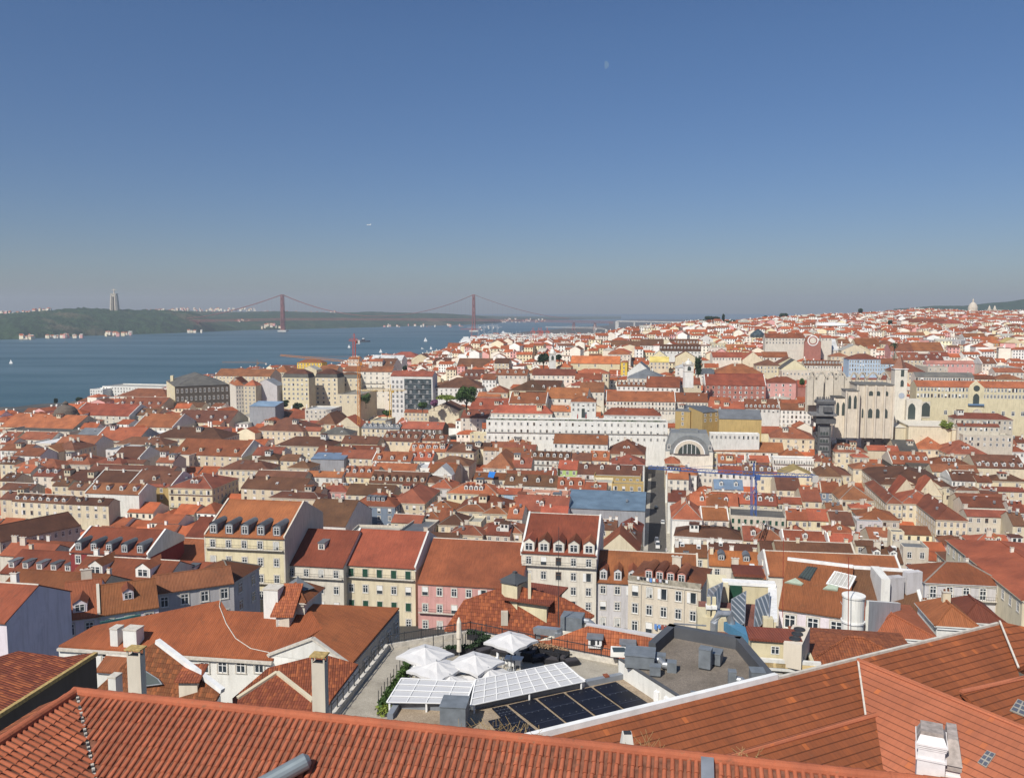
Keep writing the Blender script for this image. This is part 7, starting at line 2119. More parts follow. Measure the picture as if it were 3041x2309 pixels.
# ---- the shaded street and its traffic
exs,eys=frame(YAW)
def SP_(s,off): return V((1.5+.1763*s+off,s,0))
m=MB(); 
def strip_(m,o0,o1,z,mat,s0=236,s1=505):
    n=14
    for i in range(n):
        a=lerp(s0,s1,i/n);b=lerp(s0,s1,(i+1)/n); zz=lambda s: ground(SP_(s,0).x,s)+z
        m.face([SP_(a,o0)+V((0,0,zz(a))),SP_(a,o1)+V((0,0,zz(a))),SP_(b,o1)+V((0,0,zz(b))),SP_(b,o0)+V((0,0,zz(b)))],mat)
asph=plain('cobbled_street',(.085,.08,.075),.9,var=.3,sc=1.2)
strip_(m,-6.5,6.5,.10,asph); o=m.build('street'); o['kind']='structure'
m=MB(); pav=plain('limestone_pavement',(.42,.39,.33),.85,var=.2,sc=1)
for a_,b_ in ((-6.5,-4.6),(3.2,9.0)): strip_(m,a_,b_,.24,pav)
o=m.build('pavement'); o['kind']='structure'
def car(s,off,L_,hh,label,mat,kind='parked_car'):
    p=SP_(s,off); p.z=ground(p.x,p.y)+.12; r=thing(kind,label,kind.replace('_',' ').split()[-1],p,'traffic in the shaded street'); ex,ey=exs,eys
    m=MB(); m.box(p+V((0,0,.35)),(1.75,L_,hh*.5),mat,ex,ey); m.build('body',r)
    m=MB(); c=p+V((0,0,.35+hh*.5)); bw=1.5
    t0=[c+ex*sx*.82+ey*sy*L_*.36 for sx,sy in ((-1,-1),(1,-1),(1,1),(-1,1))]; t1=[c+ex*sx*.66+ey*sy*L_*.24+V((0,0,hh*.42)) for sx,sy in ((-1,-1),(1,-1),(1,1),(-1,1))]
    for i in range(4): m.face([t0[i],t0[(i+1)%4],t1[(i+1)%4],t1[i]],glass)
    m.face(t1,mat); m.build('cabin',r)
    for sx in (-1,1):
        for sy in (-1,1): m=MB(); q=p+ex*sx*.8+ey*sy*L_*.32+V((0,0,.33)); m.tube([q-ex*.1,q+ex*.1],.33,darkm,10); m.build('wheel',r)
cb=plain('black_car_paint',(.02,.02,.022),.25); cw=plain('white_car_paint',(.75,.75,.74),.3); cg=plain('grey_car_paint',(.2,.2,.22),.3)
car(415,-1.5,4.3,1.25,'black car far up the shaded street',cb)
car(345,-.5,5.5,2.4,'pale van with an awning-like roof in the middle of the shaded street',cw,'delivery_van')
car(352,-1.0,5.2,2.2,'grey van stopped behind the pale van',cg,'delivery_van')
car(298,1.0,4.2,1.25,'grey car at the near end of the shaded street',cg)
car(385,1.8,4.2,1.25,'white car on the right side of the shaded street',cw)
def person(s,off,label,c1,c2,h=1.72):
    p=SP_(s,off); p.z=ground(p.x,p.y)+.26; r=thing('person',label,'person',p,'people walking in the street')
    m=MB(); hip=p+V((0,0,.9)); 
    m.tube([p+exs*.12-eys*.15,p+exs*.11+V((0,0,.48)),hip+exs*.08,hip+V((0,0,.12)),p+V((0,0,1.42)),p+V((0,0,1.5)),p+V((0,0,1.6)),p+V((0,0,h))],[.06,.075,.10,.16,.19,.07,.10,.06],plain('cloth_'+c1[0],c1[1],.9),8)
    m.tube([p-exs*.12+eys*.18,p-exs*.11+V((0,0,.48)),hip-exs*.08],[.06,.075,.10],plain('cloth_'+c1[0],c1[1],.9),7)
    for sx in (-1,1): m.tube([p+exs*sx*.2+V((0,0,1.38)),p+exs*sx*.27+V((0,0,1.1)),p+exs*sx*.25-eys*.12+V((0,0,.85))],[.06,.05,.035],plain('skin',(.5,.3,.2),.6),6)
    m.build('body',r); m=MB(); m.tube([p+V((0,0,.88)),p+V((0,0,1.1)),p+V((0,0,1.42))],[.18,.18,.205],plain('cloth_'+c2[0],c2[1],.9),9); m.build('shirt',r)
    m=MB(); m.lathe(p+V((0,0,1.62)),[(.105,0),(.11,.07),(.06,.13),(0,.14)],darkm,8); m.build('hair',r)
PC=[clw,clk,clb,clr,clg]
PL=['person in a white top on the right pavement, nearest the tiled roofs','person in dark clothes on the right pavement, second from the near end','person in a blue shirt on the sunlit pavement halfway up the street','person in a maroon top on the sunlit pavement, past the grey car','person in pale clothes crossing beside the pale van','person in a white shirt on the far stretch of the pavement','person in dark clothes on the left pavement beside the scaffold block']
for i,(s,o_) in enumerate(((276,5.2),(288,5.6),(312,5.3),(330,5.5),(338,3.0),(380,5.4),(300,-5.2))): person(s,o_,PL[i],PC[(i+1)%5],PC[[0,1,2,3,4,0,1][i]])
# ---- aircraft and moon
D=3800.; p=PD(1095,668,D); r=thing('airliner','tiny white airliner flying low in the sky left of centre','aircraft',p); k=D/F
m=MB(); m.tube([p+V((-6*k,0,-.5)),p+V((-4.5*k,0,0)),p+V((4.5*k,0,0)),p+V((6.5*k,0,.8))],[.4,1.9,1.9,.4],white,10); m.build('fuselage',r)
for s in (-1,1): m=MB(); m.prism([p+V((-1.2*k,0,-.5)),p+V((1.2*k,0,-.5)),p+V((2.2*k,s*15,.5)),p+V((1.4*k,s*15,.5))],V((0,0,.3)),white); m.build('wing',r)
m=MB(); m.prism([p+V((4.4*k,0,1)),p+V((6.2*k,0,1)),p+V((6.8*k,0,6)),p+V((5.8*k,0,6))],V((0,.3,0)),white); m.build('tail_fin',r)

# ---- brown office block with the yellow end; shade coloured into its dark walls
ob=house(D1c[0]+1368/2.765,D1c[0]+1437/2.765,D1c[1]+222/2.765,D1c[1]+150/2.765,'h','k','d',D=800,a=62,b=46,w=0,s=0,c=0,side=False,name='office_block',label='big brown office block, shade coloured into its side, with a narrow bright yellow end facade',cat='office block')
at=ob['at'];W_=ob['W'];z_=ob['zE']; m=MB(); m.prism([at(.1,-.12,ob['zg']),at(W_-.1,-.12,ob['zg']),at(W_-.1,-.12,z_-.3),at(.1,-.12,z_-.3)],-ob['ey']*.1,wallmat('y')); m.build('end_facade',ob['root'])
for r_ in range(4):
    for i in range(3): inst('window',WIN['case'],ob['root'],at(W_*(.2+.3*i),-.25,z_-4-r_*7),-ob['yaw'],(1.6,1,3.4))
    for i in range(12): inst('window',WIN['case'],ob['root'],at(W_+.02,(i+.5)*ob['dep']/12,z_-4-r_*7),-ob['yaw']+math.pi/2,(1.4,1,3.2))
m=MB(); p=at(W_*.3,3,z_); m.box(p,(2.6,2.6,6.5),wallmat('y')); m.build('turret',ob['root'])
# ---- tower block opening on the long hotel, red parasols
p=PD(D3c[0]+1470/2.765,D3c[1]+665/2.765,553); m=MB(); m.box(p+V((0,-.3,0)),(2.2,.3,6.2),skyg); o=single(m,'tall_opening','tall dark opening in the white tower block on the hotel roof','opening',p)
for x,l in ((1425,'closed red parasol left of the tall dark opening'),(1495,'closed red parasol right of the tall dark opening')):
    p=PD(D3c[0]+x/2.765,D3c[1]+672/2.765,545); r=thing('closed_parasol',l,'parasol',p,'closed red parasols'); m=MB(); m.lathe(p,[(.1,0),(.45,.6),(.3,2.6),(0,3.6)],plain('red_canvas',(.4,.08,.07),.9),8); m.build('canopy',r); m=MB(); m.tube([p-V((0,0,1)),p+V((0,0,.5))],.08,galv); m.build('pole',r)
for i in range(26):
    f_=i/25; x=lerp(700,2120,f_); p=PD(D3c[0]+x/2.765,lerp(1249.5,1256.5,f_)-2.5,lerp(541.5,530.5,f_)); t_=thing('terrace_shrub','low green shrub along the roof edge of the long white hotel','shrub',p,'shrubs on the hotel roof edge'); m=MB(); leaves(m,p,2.6,.8,1.1,60,.4,LF,4,random); m.build('foliage',t_)
# ---- glass pyramid, white tensile roof, round pavilion
def blob(x,y,wp,hp,D,label,name,mat,prof,cat,n=20,cr=E3c,sy=1):
    c=PD(*S(cr,x,y),D); k=D/F/cr[2]; t_=thing(name,label,cat,V((c.x,c.y,c.z-4))); m=MB(); R_=wp*k/2; h=hp*k
    m.lathe(V((0,0,0)),[(a*R_,b*h) for a,b in prof],mat,n); mm=MB(); mm.mats=m.mats; mm.m=m.m; mm.f=m.f; mm.uvs=m.uvs; mm.v=[(c.x+v[0],c.y+v[1]*sy,c.z+v[2]) for v in m.v]; mm.build('roof',t_); return t_
blob(532,368,95,34,900,'dark glass pyramid roof behind the long building with the clock front','glass_pyramid',plain('dark_curtain_glass',(.06,.08,.09)),[(1,-.5),(1,0),(.5,.65),(.1,1),(0,1)],'pavilion',8)
blob(1000,306,200,16,1250,'wide white tent-like roof among the hillside houses','tensile_roof',white,[(1,-.3),(1,0),(.8,.5),(.4,.85),(0,1)],'pavilion',18)
blob(930,145,190,40,1500,'white oval pavilion roof between the brown roofs and the harbour','oval_pavilion',white,[(1,-.5),(1,0),(.9,.5),(.5,.9),(0,1)],'pavilion',20,cr=D3c,sy=.5)
# ---- blue tarpaulin
p=PD(*S(D3c,700,1110),420); 
a_=PD(*S(D3c,688,1150),408); b_=PD(*S(D3c,735,1158),408); c_2=PD(*S(D3c,752,1112),414); d_2=PD(*S(D3c,700,1108),414)
m=MB(); m.prism([a_,b_,c_2,d_2],V((0,0,.25)),plain('blue_tarpaulin',(.04,.22,.62),.5)); single(m,'tarpaulin','bright blue tarpaulin spread over a roof','tarpaulin',p)
# ---- moon
Dm_=30000.; mp=PD(1797,193,Dm_); m=MB(); k=Dm_/F; mmat,ntm,bm=newmat('pale_moon'); ntm.nodes.clear(); e_=ntm.nodes.new('ShaderNodeEmission'); e_.inputs[0].default_value=(.15,.25,.41,1); e_.inputs[1].default_value=1; oo_=ntm.nodes.new('ShaderNodeOutputMaterial'); ntm.links.new(e_.outputs[0],oo_.inputs[0])
pts_=[]
for i in range(13): a=-math.pi/2+math.pi*i/12; pts_.append((math.cos(a)*11*k,math.sin(a)*11*k))
for i in range(12,-1,-1): a=-math.pi/2+math.pi*i/12; pts_.append((-math.cos(a)*1.5*k,math.sin(a)*11*k))
m.prism([mp+V((u,0,v)) for u,v in pts_],V((0,20,0)),mmat); o=single(m,'moon','faint daytime half moon in the blue sky','moon',mp)
# =================== the rest of the town: far houses and the low houses seen only through gaps
FWM=[plain('far_wall_%s'%c,mul(WALLC[c],1.08),.9,var=.1,sc=.2) for c in 'WwWcwnpywW']
FRM=[plain('far_roof_%s'%c,ROOFC[c],.85,var=.25,sc=.25) for c in 'ovrvobvrc']
FG=plain('far_window',(.06,.065,.075),.4)
occ=[(h['o'].location.x,h['o'].location.y,max(5,h['W']*.5)) for h in HOUSES]
grid={}
for x,y,r in occ:
    grid.setdefault((int(x//25),int(y//25)),[]).append((x,y,r))
def clash(x,y,rad,k=.75):
    for i in (-1,0,1):
        for j in (-1,0,1):
            for (a,b,r) in grid.get((int(x//25)+i,int(y//25)+j),()):
                if (a-x)**2+(b-y)**2<((r+rad)*k)**2: return True
    return False
class Fast:
    def __init__(s): s.v=[];s.f=[];s.m=[]
    def face(s,pts,mi):
        i=len(s.v); s.v+=pts; s.f.append(tuple(range(i,i+len(pts)))); s.m.append(mi)
def fast_house(B,x,y,z,w,d,h,yaw,wi,ri,win,roof,rise):
    c,s_=math.cos(yaw),-math.sin(yaw)
    def at(u,v,q): return (x+c*u-s_*v,y+s_*u+c*v,q)
    zb=z-8; zt=z+h
    P=[(-w/2,-d/2),(w/2,-d/2),(w/2,d/2),(-w/2,d/2)]
    if roof=='g':
        B.face([at(*P[0],zb),at(*P[1],zb),at(*P[1],zt),at(*P[0],zt)],wi); B.face([at(*P[2],zb),at(*P[3],zb),at(*P[3],zt),at(*P[2],zt)],wi)
        B.face([at(*P[1],zb),at(*P[2],zb),at(*P[2],zt),at(w/2,0,zt+rise),at(*P[1],zt)],wi); B.face([at(*P[3],zb),at(*P[0],zb),at(*P[0],zt),at(-w/2,0,zt+rise),at(*P[3],zt)],wi)
        B.face([at(-w/2-.2,-d/2-.4,zt-.1),at(w/2+.2,-d/2-.4,zt-.1),at(w/2+.2,0,zt+rise+.15),at(-w/2-.2,0,zt+rise+.15)],ri)
        B.face([at(w/2+.2,d/2+.4,zt-.1),at(-w/2-.2,d/2+.4,zt-.1),at(-w/2-.2,0,zt+rise+.15),at(w/2+.2,0,zt+rise+.15)],ri)
    else:
        for i in range(4): B.face([at(*P[i],zb),at(*P[(i+1)%4],zb),at(*P[(i+1)%4],zt),at(*P[i],zt)],wi)
        o=.4; Q=[(-w/2-o,-d/2-o),(w/2+o,-d/2-o),(w/2+o,d/2+o),(-w/2-o,d/2+o)]
        if roof=='f': B.face([at(*q,zt+.02) for q in Q],ri); 
        else:
            hw=min(w,d)/2; r0=(-w/2+hw,0) if w>d else (0,-d/2+hw); r1=(w/2-hw,0) if w>d else (0,d/2-hw)
            if w>d: fs=[(0,1,'b','a'),(1,2,'b'),(2,3,'a','b'),(3,0,'a')]
            else: fs=[(0,1,'a'),(1,2,'b','a'),(2,3,'b'),(3,0,'a','b')]
            for f in fs: B.face([at(*Q[q],zt) if isinstance(q,int) else at(*(r0 if q=='a' else r1),zt+rise) for q in f],ri)
    if win:
        n=max(2,int(w/2.9)); rows=max(1,min(4,int(h/3.2)))
        for r in range(rows):
            zc=zt-1.6-r*3.2
            for i in range(n):
                u=-w/2+(i+.5)*w/n; B.face([at(u-.55,-d/2-.06,zc-.9),at(u+.55,-d/2-.06,zc-.9),at(u+.55,-d/2-.06,zc+.9),at(u-.55,-d/2-.06,zc+.9)],len(FWM)+len(FRM))
    if random.random()<.5: 
        u=random.uniform(-.4,.4)*w; q=.5; 
        for a_,b_ in (((u-q,-q),(u+q,-q)),((u+q,-q),(u+q,q)),((u-q,q),(u-q,-q))): B.face([at(*a_,zt),at(*b_,zt),at(*b_,zt+rise+1.6),at(*a_,zt+rise+1.6)],0)
rf=random.Random(11)
def far_city():
    B=Fast(); cnt=0
    YS=[(1400,1003),(1600,1003),(1700,998),(1800,985),(1850,968),(2000,957),(2060,947),(2188,947),(2306,936),(2470,929),(2612,923),(2715,912),(2800,916),(2894,920),(3041,918),(3600,908)]
    YTOP=[(0,1212),(200,1200),(250,1165),(480,1160),(500,1130),(640,1098),(760,1085),(1000,1078),(1060,1052),(1250,1047),(1340,1028),(1400,1008)]
    y=585.0
    while y<3300:
        step=16+ (y-585)*.008; x0=-.62*y if y<1500 else -.25*y; x1=.66*y
        x=x0+rf.uniform(0,10)
        while x<x1:
            w=rf.uniform(8,18)*(1 if y<1500 else 1.25); px=CX+F*x/y; ok=True
            yy=y+rf.uniform(-4,4)
            if px<1850 and yy>dshore(px)-40: ok=False
            if px<1040 and yy>dshore(px)-90: ok=False
            if px>1850 and yy>3200: ok=False
            if ok and clash(x,yy,w*.5,.72): ok=False
            if ok:
                g_=ground(x,yy); h=rf.uniform(8,19); port=(px<1900 and yy>1750) or (1380<px<1800 and yy>1500)
                if yy<860 and px>1000: h=rf.uniform(4,9)
                if port: h=rf.uniform(5,14)
                zt=g_+h
                # keep the skyline line of the photograph's hills
                if px<1400:
                    ht_=g_+h+3; ytop=922-(ht_-H)/yy*F
                    if ytop<interp(YTOP,px): x+=w; continue
                zc=H-(interp(YS,px)-922+rf.uniform(0,7))/F*yy - 3
                if zt>zc:
                    if not port: h=max(4,zc-g_)
                if px>1850 and yy>1200 and rf.random()<.03: h+=rf.uniform(3,9) if zt<zc-8 else 0
                wi=rf.randrange(len(FWM)); ri=rf.randrange(len(FRM)-1) if rf.random()>.08 else len(FRM)-1
                if port: wi=rf.choice([0,1,2,9]); ri=rf.choice([len(FRM)-1,0,2,len(FRM)-1]) 
                yaw=math.radians(10+rf.gauss(0,9)+(90 if rf.random()<.45 else 0)) 
                d=rf.uniform(10,15)
                fast_house(B,x,yy,g_,w,d,h,yaw,wi,len(FWM)+ri,yy<2000,rf.choice('gghgf') if not port else rf.choice('gff'),rf.uniform(1.8,3.6)); cnt+=1
            x+=w+ (rf.uniform(-.5,2) if rf.random()<.85 else rf.uniform(4,10))
        y+=step
    # low houses between the traced ones, seen only through gaps
    y=232.0
    while y<585:
        x=-.66*y
        while x<.66*y:
            w=rf.uniform(8,15)
            street=abs(x+w/2-(1.5+.1763*y))<w/2+8.0
            if not street and not clash(x+w/2,y,w*.35,.55):
                g_=ground(x,y); h=rf.uniform(4.5,8) if y>270 else 4
                fast_house(B,x+w/2,y,g_,w,13,h,math.radians(10),rf.randrange(len(FWM)),len(FWM)+rf.randrange(len(FRM)-1),True,rf.choice('ggh'),rf.uniform(2,3.5)); cnt+=1
            x+=w+.2
        y+=19
    y=115.0
    while y<232:
        for sgn in (-1,1):
            x=.68*y
            while x<1.05*y:
                w=rf.uniform(9,14)
                if not clash(sgn*(x+w/2),y,w*.5,.9): fast_house(B,sgn*(x+w/2),y,ground(sgn*x,y),w,13,rf.uniform(9,13),math.radians(10),rf.randrange(len(FWM)),len(FWM)+rf.randrange(len(FRM)-1),True,rf.choice('ggh'),rf.uniform(2,3.5)); cnt+=1
                x+=w+.3
        y+=18
    # far shore villages
    for (xa,xb,ya,yb,Dd,n_) in ((60,112,997,1003,3150,9),(140,245,994,1001,3300,20),(305,390,986,993,3500,16),(0,90,926,938,4000,26),(100,150,918,925,4200,14),(500,760,915,922,6000,60),(430,520,919,923,5200,18),(770,1000,925,930,6400,24),(530,600,983,985,4050,4),(700,745,948,958,5000,10),(775,835,962,976,4700,12),(1000,1400,962,972,5600,30),(1440,1620,946,957,7600,40)):
        for i in range(n_):
            px=rf.uniform(xa,xb); D=Dd*rf.uniform(.985,1.01); p=PD(px,lerp(ya,yb,rf.random()),D); fast_house(B,p.x,p.y,p.z,rf.uniform(6,16),10,rf.uniform(2.5,6),rf.uniform(-.3,.3),rf.choice([5,3,5,4,6]),len(FWM)+rf.choice([0,0,1,8]),False,'g',3); cnt+=1
    me=bpy.data.meshes.new('distant_houses'); me.from_pydata(B.v,[],B.f)
    for m in FWM+FRM+[FG]: me.materials.append(m)
    me.polygons.foreach_set('material_index',B.m)
    o=bpy.data.objects.new('distant_houses',me); C.objects.link(o); tag(o,'countless small white and cream houses with orange roofs filling the far hills and shores',None,None,'stuff')
    print('far',cnt,len(B.f))
far_city()
# harbour masts
m=MB()
for i in range(160):
    px=rf.uniform(1560,1760); D=rf.uniform(2500,3300); p=PD(px,1000,D); p.z=1; m.bar(p,p+V((0,0,rf.uniform(12,20))),.5,white)
for i in range(60):
    px=rf.uniform(1410,1800); D=rf.uniform(2200,3000); p=PD(px,1000,D); p.z=4; h=rf.uniform(15,34); m.bar(p,p+V((0,0,h)),.9,rf.choice([gyp,rdp,gyp]))
    if rf.random()<.4: m.bar(p+V((0,0,h)),p+V((rf.uniform(-18,18),0,h+rf.uniform(-2,8))),.8,gyp)
o=single(m,'harbour_masts','mass of thin masts and poles in the harbour below the bridge',None,V((0,2500,0))); o['kind']='stuff'
# ---------------- setting: land, water, hills, sky, light, camera
def build_land():
    rows=[-80,-40,-10,10,20,30,40,50,60,70,80,95,110,125,140,155,170,185,200,215,230,250,270,300,340,380,420,460,500,530]
    y=560
    while y<9000: rows.append(y); y*=1.045
    rows.append(9500)
    n=120; me=bpy.data.meshes.new('ground'); V=[];Fc=[]
    for r in rows:
        for i in range(n+1):
            a=-0.95+1.9*i/n
            if r>20: X=r*a
            else: X=20*a*(3+ (20-r)*.06)
            if r>20 and r<300: X=r*a*(1+ (300-r)/300*1.6)
            z=ground(X,max(r,20)) if r>20 else interp(GR,r)
            V.append((X,r,z))
    for j in range(len(rows)-1):
        for i in range(n):
            k=j*(n+1)+i; Fc.append((k,k+1,k+n+2,k+n+1))
    me.from_pydata(V,[],Fc); 
    for p in me.polygons: p.use_smooth=True
    m,nt,b=newmat('ground_paving'); g=N(nt)
    a1=g.noise(g.uv(obj=True),.03,4); col=g.mixc(g.ramp(a1,.4,.6),(.07,.066,.06),(.13,.12,.10))
    a2=g.noise(g.uv(obj=True),.6,4); col=g.mixc(g.math('MULTIPLY',g.ramp(a2,.45,.7),.5),col,(.05,.05,.048))
    g.l(col,b.inputs['Base Color'])
    me.materials.append(m)
    o=bpy.data.objects.new('ground',me); C.objects.link(o); o['kind']='structure'
build_land()
def build_water():
    me=bpy.data.meshes.new('river_water')
    me.from_pydata([(-14000,300,0),(14000,300,0),(14000,26000,0),(-14000,26000,0)],[],[(0,1,2,3)])
    m,nt,b=newmat('river_water'); g=N(nt)
    v=g.uv(obj=True)
    t=g.n('ShaderNodeTexCoord'); mp=g.n('ShaderNodeMapping'); g.l(t.outputs['Object'],mp.inputs[0]); mp.inputs[3].default_value=(.0012,.0045,1); mp.inputs[2].default_value=(0,0,.12)
    band=g.noise(mp.outputs[0],1.0,5,.6)
    col=g.mixc(g.ramp(band,.38,.66),(.036,.088,.108),(.075,.135,.158))
    g.l(col,b.inputs['Base Color'])
    w=g.n('ShaderNodeMapping'); g.l(t.outputs['Object'],w.inputs[0]); w.inputs[3].default_value=(.05,.12,1)
    nz=g.noise(w.outputs[0],1.0,6,.7)
    g.l(g.bump(nz,4.0,.5),b.inputs['Normal'])
    rr=g.n('ShaderNodeMapRange'); g.l(band,rr.inputs[0]); rr.inputs[1].default_value=.35; rr.inputs[2].default_value=.65; rr.inputs[3].default_value=.42; rr.inputs[4].default_value=.30
    g.l(rr.outputs[0],b.inputs['Roughness']); b.inputs['Specular IOR Level'].default_value=.35
    me.materials.append(m); o=bpy.data.objects.new('river_water',me); C.objects.link(o); o['kind']='structure'
build_water()
def hillmat(name,c1,c2,c3):
    m,nt,b=newmat(name); g=N(nt)
    a1=g.noise(g.uv(obj=True),.02,5,.6); a2=g.noise(g.uv(obj=True),.004,4,.6)
    col=g.mixc(g.ramp(a1,.4,.6),c1,c2); col=g.mixc(g.ramp(a2,.56,.66),col,c3)
    g.l(col,b.inputs['Base Color']); g.l(g.bump(a1,14.0,1),b.inputs['Normal']); b.inputs['Roughness'].default_value=.95
    return m
hm=hillmat('wooded_hillside',(.014,.036,.018),(.034,.070,.030),(.10,.09,.055))
def ridge_hill(name,base,top,Dtop,label=None,mat=hm,seed=1,amp=1.0,step=8):
    """base/top: pixel outlines of the waterline and the skyline; the hill climbs from the one to the other"""
    rnd=random.Random(seed); V=[];Fc=[]; cols=[]
    x=base[0][0]; xs=[]
    while x<=base[-1][0]: xs.append(x); x+=step
    M=14
    for x in xs:
        yb=interp(base,x); yt=interp(top,x)
        pb=PZ(x,yb,-1) if yb>930 else PD(x,yb,interp(Dtop,x)*.9); dt=interp(Dtop,x); pt=PD(x,yt,max(dt,pb.y+30)); zt=pt.z
        prof=[]
        for k in range(M+1):
            f=k/M; yy=pb.y+(pt.y-pb.y)*f; zz=-1+(zt+1)*(math.sin(f*math.pi/2)**.75)
            zz+=amp*(rnd.random()-.5)*zt*.10*(1 if 0<k<M else .35)
            prof.append((x,yy,zz if yb>930 else lerp(70,zt,f)+amp*rnd.random()*6))
        for (px_,yy,zz) in prof:
            r=ray(px_,1000); X=r.x/r.y*yy; V.append((X,yy,zz))
        r=ray(x,1000); yy=pt.y*1.5; V.append((r.x/r.y*yy,yy,zt*.7)); yy=pt.y*1.7; V.append((r.x/r.y*yy,yy,-30))
    n=M+3
    for i in range(len(xs)-1):
        for k in range(n-1):
            a=i*n+k; Fc.append((a,a+n,a+n+1,a+1))
    me=bpy.data.meshes.new(name); me.from_pydata(V,[],Fc); me.materials.append(mat)
    for p in me.polygons: p.use_smooth=True
    o=bpy.data.objects.new(name,me); C.objects.link(o); o['kind']='structure'
    return o
ridge_hill('far_shore_hill',[(-500,1010),(0,1009),(60,1008),(120,1004),(250,998),(400,993),(500,990),(600,986),(640,984),(720,981)],
 [(-500,940),(0,933),(60,928),(150,922),(200,917),(250,914),(300,917),(340,919),(420,920),(500,921),(560,925),(600,935),(640,953),(690,970),(720,980)],
 [(-500,3900),(0,3900),(250,4100),(500,4500),(720,4650)],seed=3)
ridge_hill('far_shore_plateau',[(480,984),(700,981),(850,979),(1000,975),(1100,972),(1200,969),(1300,967),(1420,963),(1470,960),(1500,957)],
 [(480,921),(600,924),(700,926),(820,924),(1000,928),(1060,927),(1095,925),(1200,928),(1316,930),(1380,934),(1430,939),(1470,947),(1500,956)],
 [(480,6000),(900,6300),(1500,7200)],seed=5,amp=.6)
ridge_hill('far_coast_hill',[(1380,957),(1500,954),(1620,951),(1750,948),(1850,947)],[(1380,938),(1440,939),(1490,942),(1560,944),(1650,945),(1850,945)],[(1380,8600),(1850,9300)],seed=6,amp=.4)
ridge_hill('wooded_park_hill',[(2650,918),(2800,915),(3500,905)],[(2650,917),(2700,914),(2770,908),(2860,908),(2894,904),(2940,899),(2988,896),(3041,887),(3120,884),(3500,900)],[(2650,5200),(3500,5200)],seed=8,amp=.15)
# sky and sun
w=bpy.data.worlds.new('World'); bpy.context.scene.world=w; w.use_nodes=True
nt=w.node_tree; bg=nt.nodes['Background']; sky=nt.nodes.new('ShaderNodeTexSky'); sky.sky_type='NISHITA'; sky.sun_disc=False
SUN=Vector((-.46,-.71,.86)).normalized()
sky.sun_elevation=math.asin(SUN.z); sky.sun_rotation=math.atan2(SUN.x,SUN.y)
sky.altitude=100; sky.air_density=AIR; sky.dust_density=DUST; sky.ozone_density=OZ
hsn=nt.nodes.new('ShaderNodeHueSaturation'); hsn.inputs['Saturation'].default_value=SKSAT; hsn.inputs['Hue'].default_value=SKHUE; nt.links.new(sky.outputs[0],hsn.inputs['Color']); 
g=N(nt); tcw=g.n('ShaderNodeTexCoord'); sxw=g.n('ShaderNodeSeparateXYZ'); g.l(tcw.outputs['Generated'],sxw.inputs[0])
tint=g.mixc(g.ramp(sxw.outputs[2],0.0,.30),(.64,.68,.84),(1,1,1.0))
tint2=g.mixc(g.ramp(sxw.outputs[2],.40,.75),(1,1,1.0),(1.9,1.65,1.35))  # overhead sky, out of view, brightened and warmed as added shadow fill
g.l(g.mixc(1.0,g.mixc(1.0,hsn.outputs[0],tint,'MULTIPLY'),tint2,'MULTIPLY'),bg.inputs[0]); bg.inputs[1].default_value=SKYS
sl=bpy.data.lights.new('sun','SUN'); sl.energy=SUNE; sl.angle=math.radians(.5); sl.color=(1,.95,.86)
so=bpy.data.objects.new('sun',sl); C.objects.link(so); so.rotation_euler=SUN.to_track_quat('Z','Y').to_euler(); so.location=(-50,-50,200)
sc=bpy.context.scene
sc.view_settings.view_transform='Standard'; sc.view_settings.look='None'; sc.view_settings.exposure=EXPO; sc.view_settings.gamma=1
cam=bpy.data.cameras.new('camera'); co=bpy.data.objects.new('camera',cam); C.objects.link(co); sc.camera=co
co.location=CAM; co.rotation_euler=(math.pi/2-PIT,0,0); cam.sensor_width=36; cam.lens=F/3041*36; cam.clip_start=.5; cam.clip_end=40000
# air
hb=MB(); hb.box((0,4900,-6),(26000,20000,318),None) if False else None
me=bpy.data.meshes.new('haze')
X0,X1,Y0,Y1,Z0,Z1=-10000,10000,-120,14000,-35,330
me.from_pydata([(X0,Y0,Z0),(X1,Y0,Z0),(X1,Y1,Z0),(X0,Y1,Z0),(X0,Y0,Z1),(X1,Y0,Z1),(X1,Y1,Z1),(X0,Y1,Z1)],[],[(0,3,2,1),(4,5,6,7),(0,1,5,4),(1,2,6,5),(2,3,7,6),(3,0,4,7)])
m=bpy.data.materials.new('haze'); m.use_nodes=True; nt=m.node_tree; nt.nodes.clear(); oo=nt.nodes.new('ShaderNodeOutputMaterial'); pv=nt.nodes.new('ShaderNodeVolumePrincipled')
pv.inputs['Color'].default_value=(.78,.85,.95,1); pv.inputs['Density'].default_value=HAZE; pv.inputs['Anisotropy'].default_value=.1
nt.links.new(pv.outputs[0],oo.inputs['Volume']); me.materials.append(m)
if HAZE>0:
    o=bpy.data.objects.new('haze',me); C.objects.link(o); o['kind']='stuff'; o['label']='thin blue haze over the city and the river'
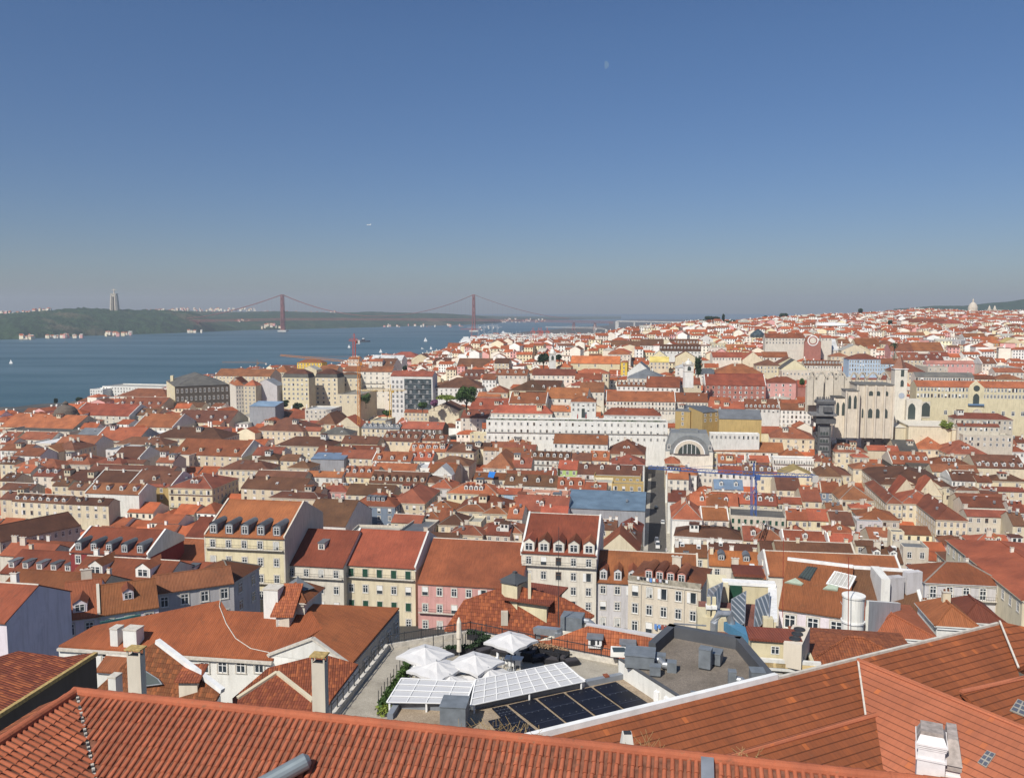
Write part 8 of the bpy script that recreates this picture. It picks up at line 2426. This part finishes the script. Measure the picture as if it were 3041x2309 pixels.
# ---------------- labels for the houses of the town
LM=[(135,1230,'the dark dome'),(545,1160,'the yellow-ended brown office block'),(690,1180,'the tall cream apartment tower'),(1000,1170,'the two slate-topped hotels'),(1230,1160,'the glass-fronted white block'),
 (1380,1180,'the big round tree'),(1700,1290,'the long white hotel'),(1640,1060,'the white bell tower'),(2240,1160,'the brick red palace'),(2040,1330,'the grey arched-window hall'),
 (2450,1290,'the iron lift tower'),(2600,1220,'the roofless church'),(2850,1200,'the yellow barracks'),(1960,1500,'the shaded street'),(2230,1480,'the blue tower crane'),(1460,1420,'the blue tarpaulin'),
 (1790,1500,'the blue-roofed scaffold block'),(740,1560,'the yellow house with curved dormers'),(260,1600,'the dark red house with blue dormers'),(1090,1460,'the grey pagoda-lantern house'),
 (1350,1340,'the theatre-side chimneys'),(570,1500,'the pale gabled white house'),(2800,1560,'the diagonal street'),(2500,1700,'the roof with three skylights'),(430,1240,'the riverside office block'),(650,1370,'the white lantern'),(2350,1080,'the red building with a clock'),(2620,1090,'the light blue block'),(1080,1370,'the small scaffold box'),(80,1400,'the left picture edge'),(2980,1420,'the right picture edge'),(1700,1420,'the light green house')]
LM=[q for q in LM if q[2] not in ('the theatre-side chimneys',)]
ORD=['nearest','second','third','fourth','fifth','sixth','seventh','eighth','ninth','tenth','eleventh','twelfth']
NUMW=['no','one','two','three','four','five','six','seven','eight','nine','ten','eleven','twelve']
seen={}
for h in HOUSES:
    if h['lab']: continue
    best=min(LM,key=lambda q:(h['px']-q[0])**2+((h['py']-q[1])*1.5)**2)
    dx=h['px']-best[0]; dy=h['py']-best[1]
    if abs(dx)>abs(dy)*1.2: rel='left of' if dx<0 else 'right of'
    else: rel='beyond' if dy<0 else 'in front of'
    if 'edge' in best[2]: rel='by'
    kind={'g':'gabled house','h':'hipped house','p':'gable-fronted house','f':'flat-topped building','s':'single-pitch building','m':'mansard building'}[h['typ']]
    if h['wc']=='x': kind='sheeted scaffold building'
    col='%s-roofed %s %s'%(ROOFW[h['rc']],WALLW[h['wc']],kind) if h['wc']!='x' else 'blue-roofed grey '+kind
    h['key']=(col,rel,best[2]); h['dist']=math.hypot(dx,dy)
    seen.setdefault(h['key'],[]).append(h)
for k,hs in seen.items():
    hs.sort(key=lambda q:q['dist'])
    for i,h in enumerate(hs):
        col,rel,lm=k
        lab=col
        if h['d'] and h['d']<13 and len(hs)>1 and sum(1 for q in hs if q['d']==h['d'])==1:
            lab+=' with %s dormer%s'%(NUMW[h['d']],'s' if h['d']>1 else '')
            lab+=', %s %s'%(rel,lm)
        elif len(hs)>1: lab+=', %s %s %s'%(ORD[min(i,11)],rel,lm)
        else: lab+=', %s %s'%(rel,lm)
        if len(lab.replace('-',' ').split())>16: lab=lab.replace(' of the old town','').replace('the big ','the ').replace(' with the arched window','').replace('nearest ','')
        h['o']['label']=lab
for o in bpy.data.objects:
    for kk in ('_o','_px'):
        if kk in o: del o[kk]
print('objects',len(bpy.data.objects),'houses',len(HOUSES))

LB={}
for o in bpy.data.objects:
    if o.parent is None and 'label' in o:
        LB.setdefault(o['label'],[]).append(o.name)
        if len(o['label'].replace('-',' ').split())>16: print('LONG',o.name,o['label'])
for k,v in LB.items():
    if len(v)>1: print('DUP',k,v)
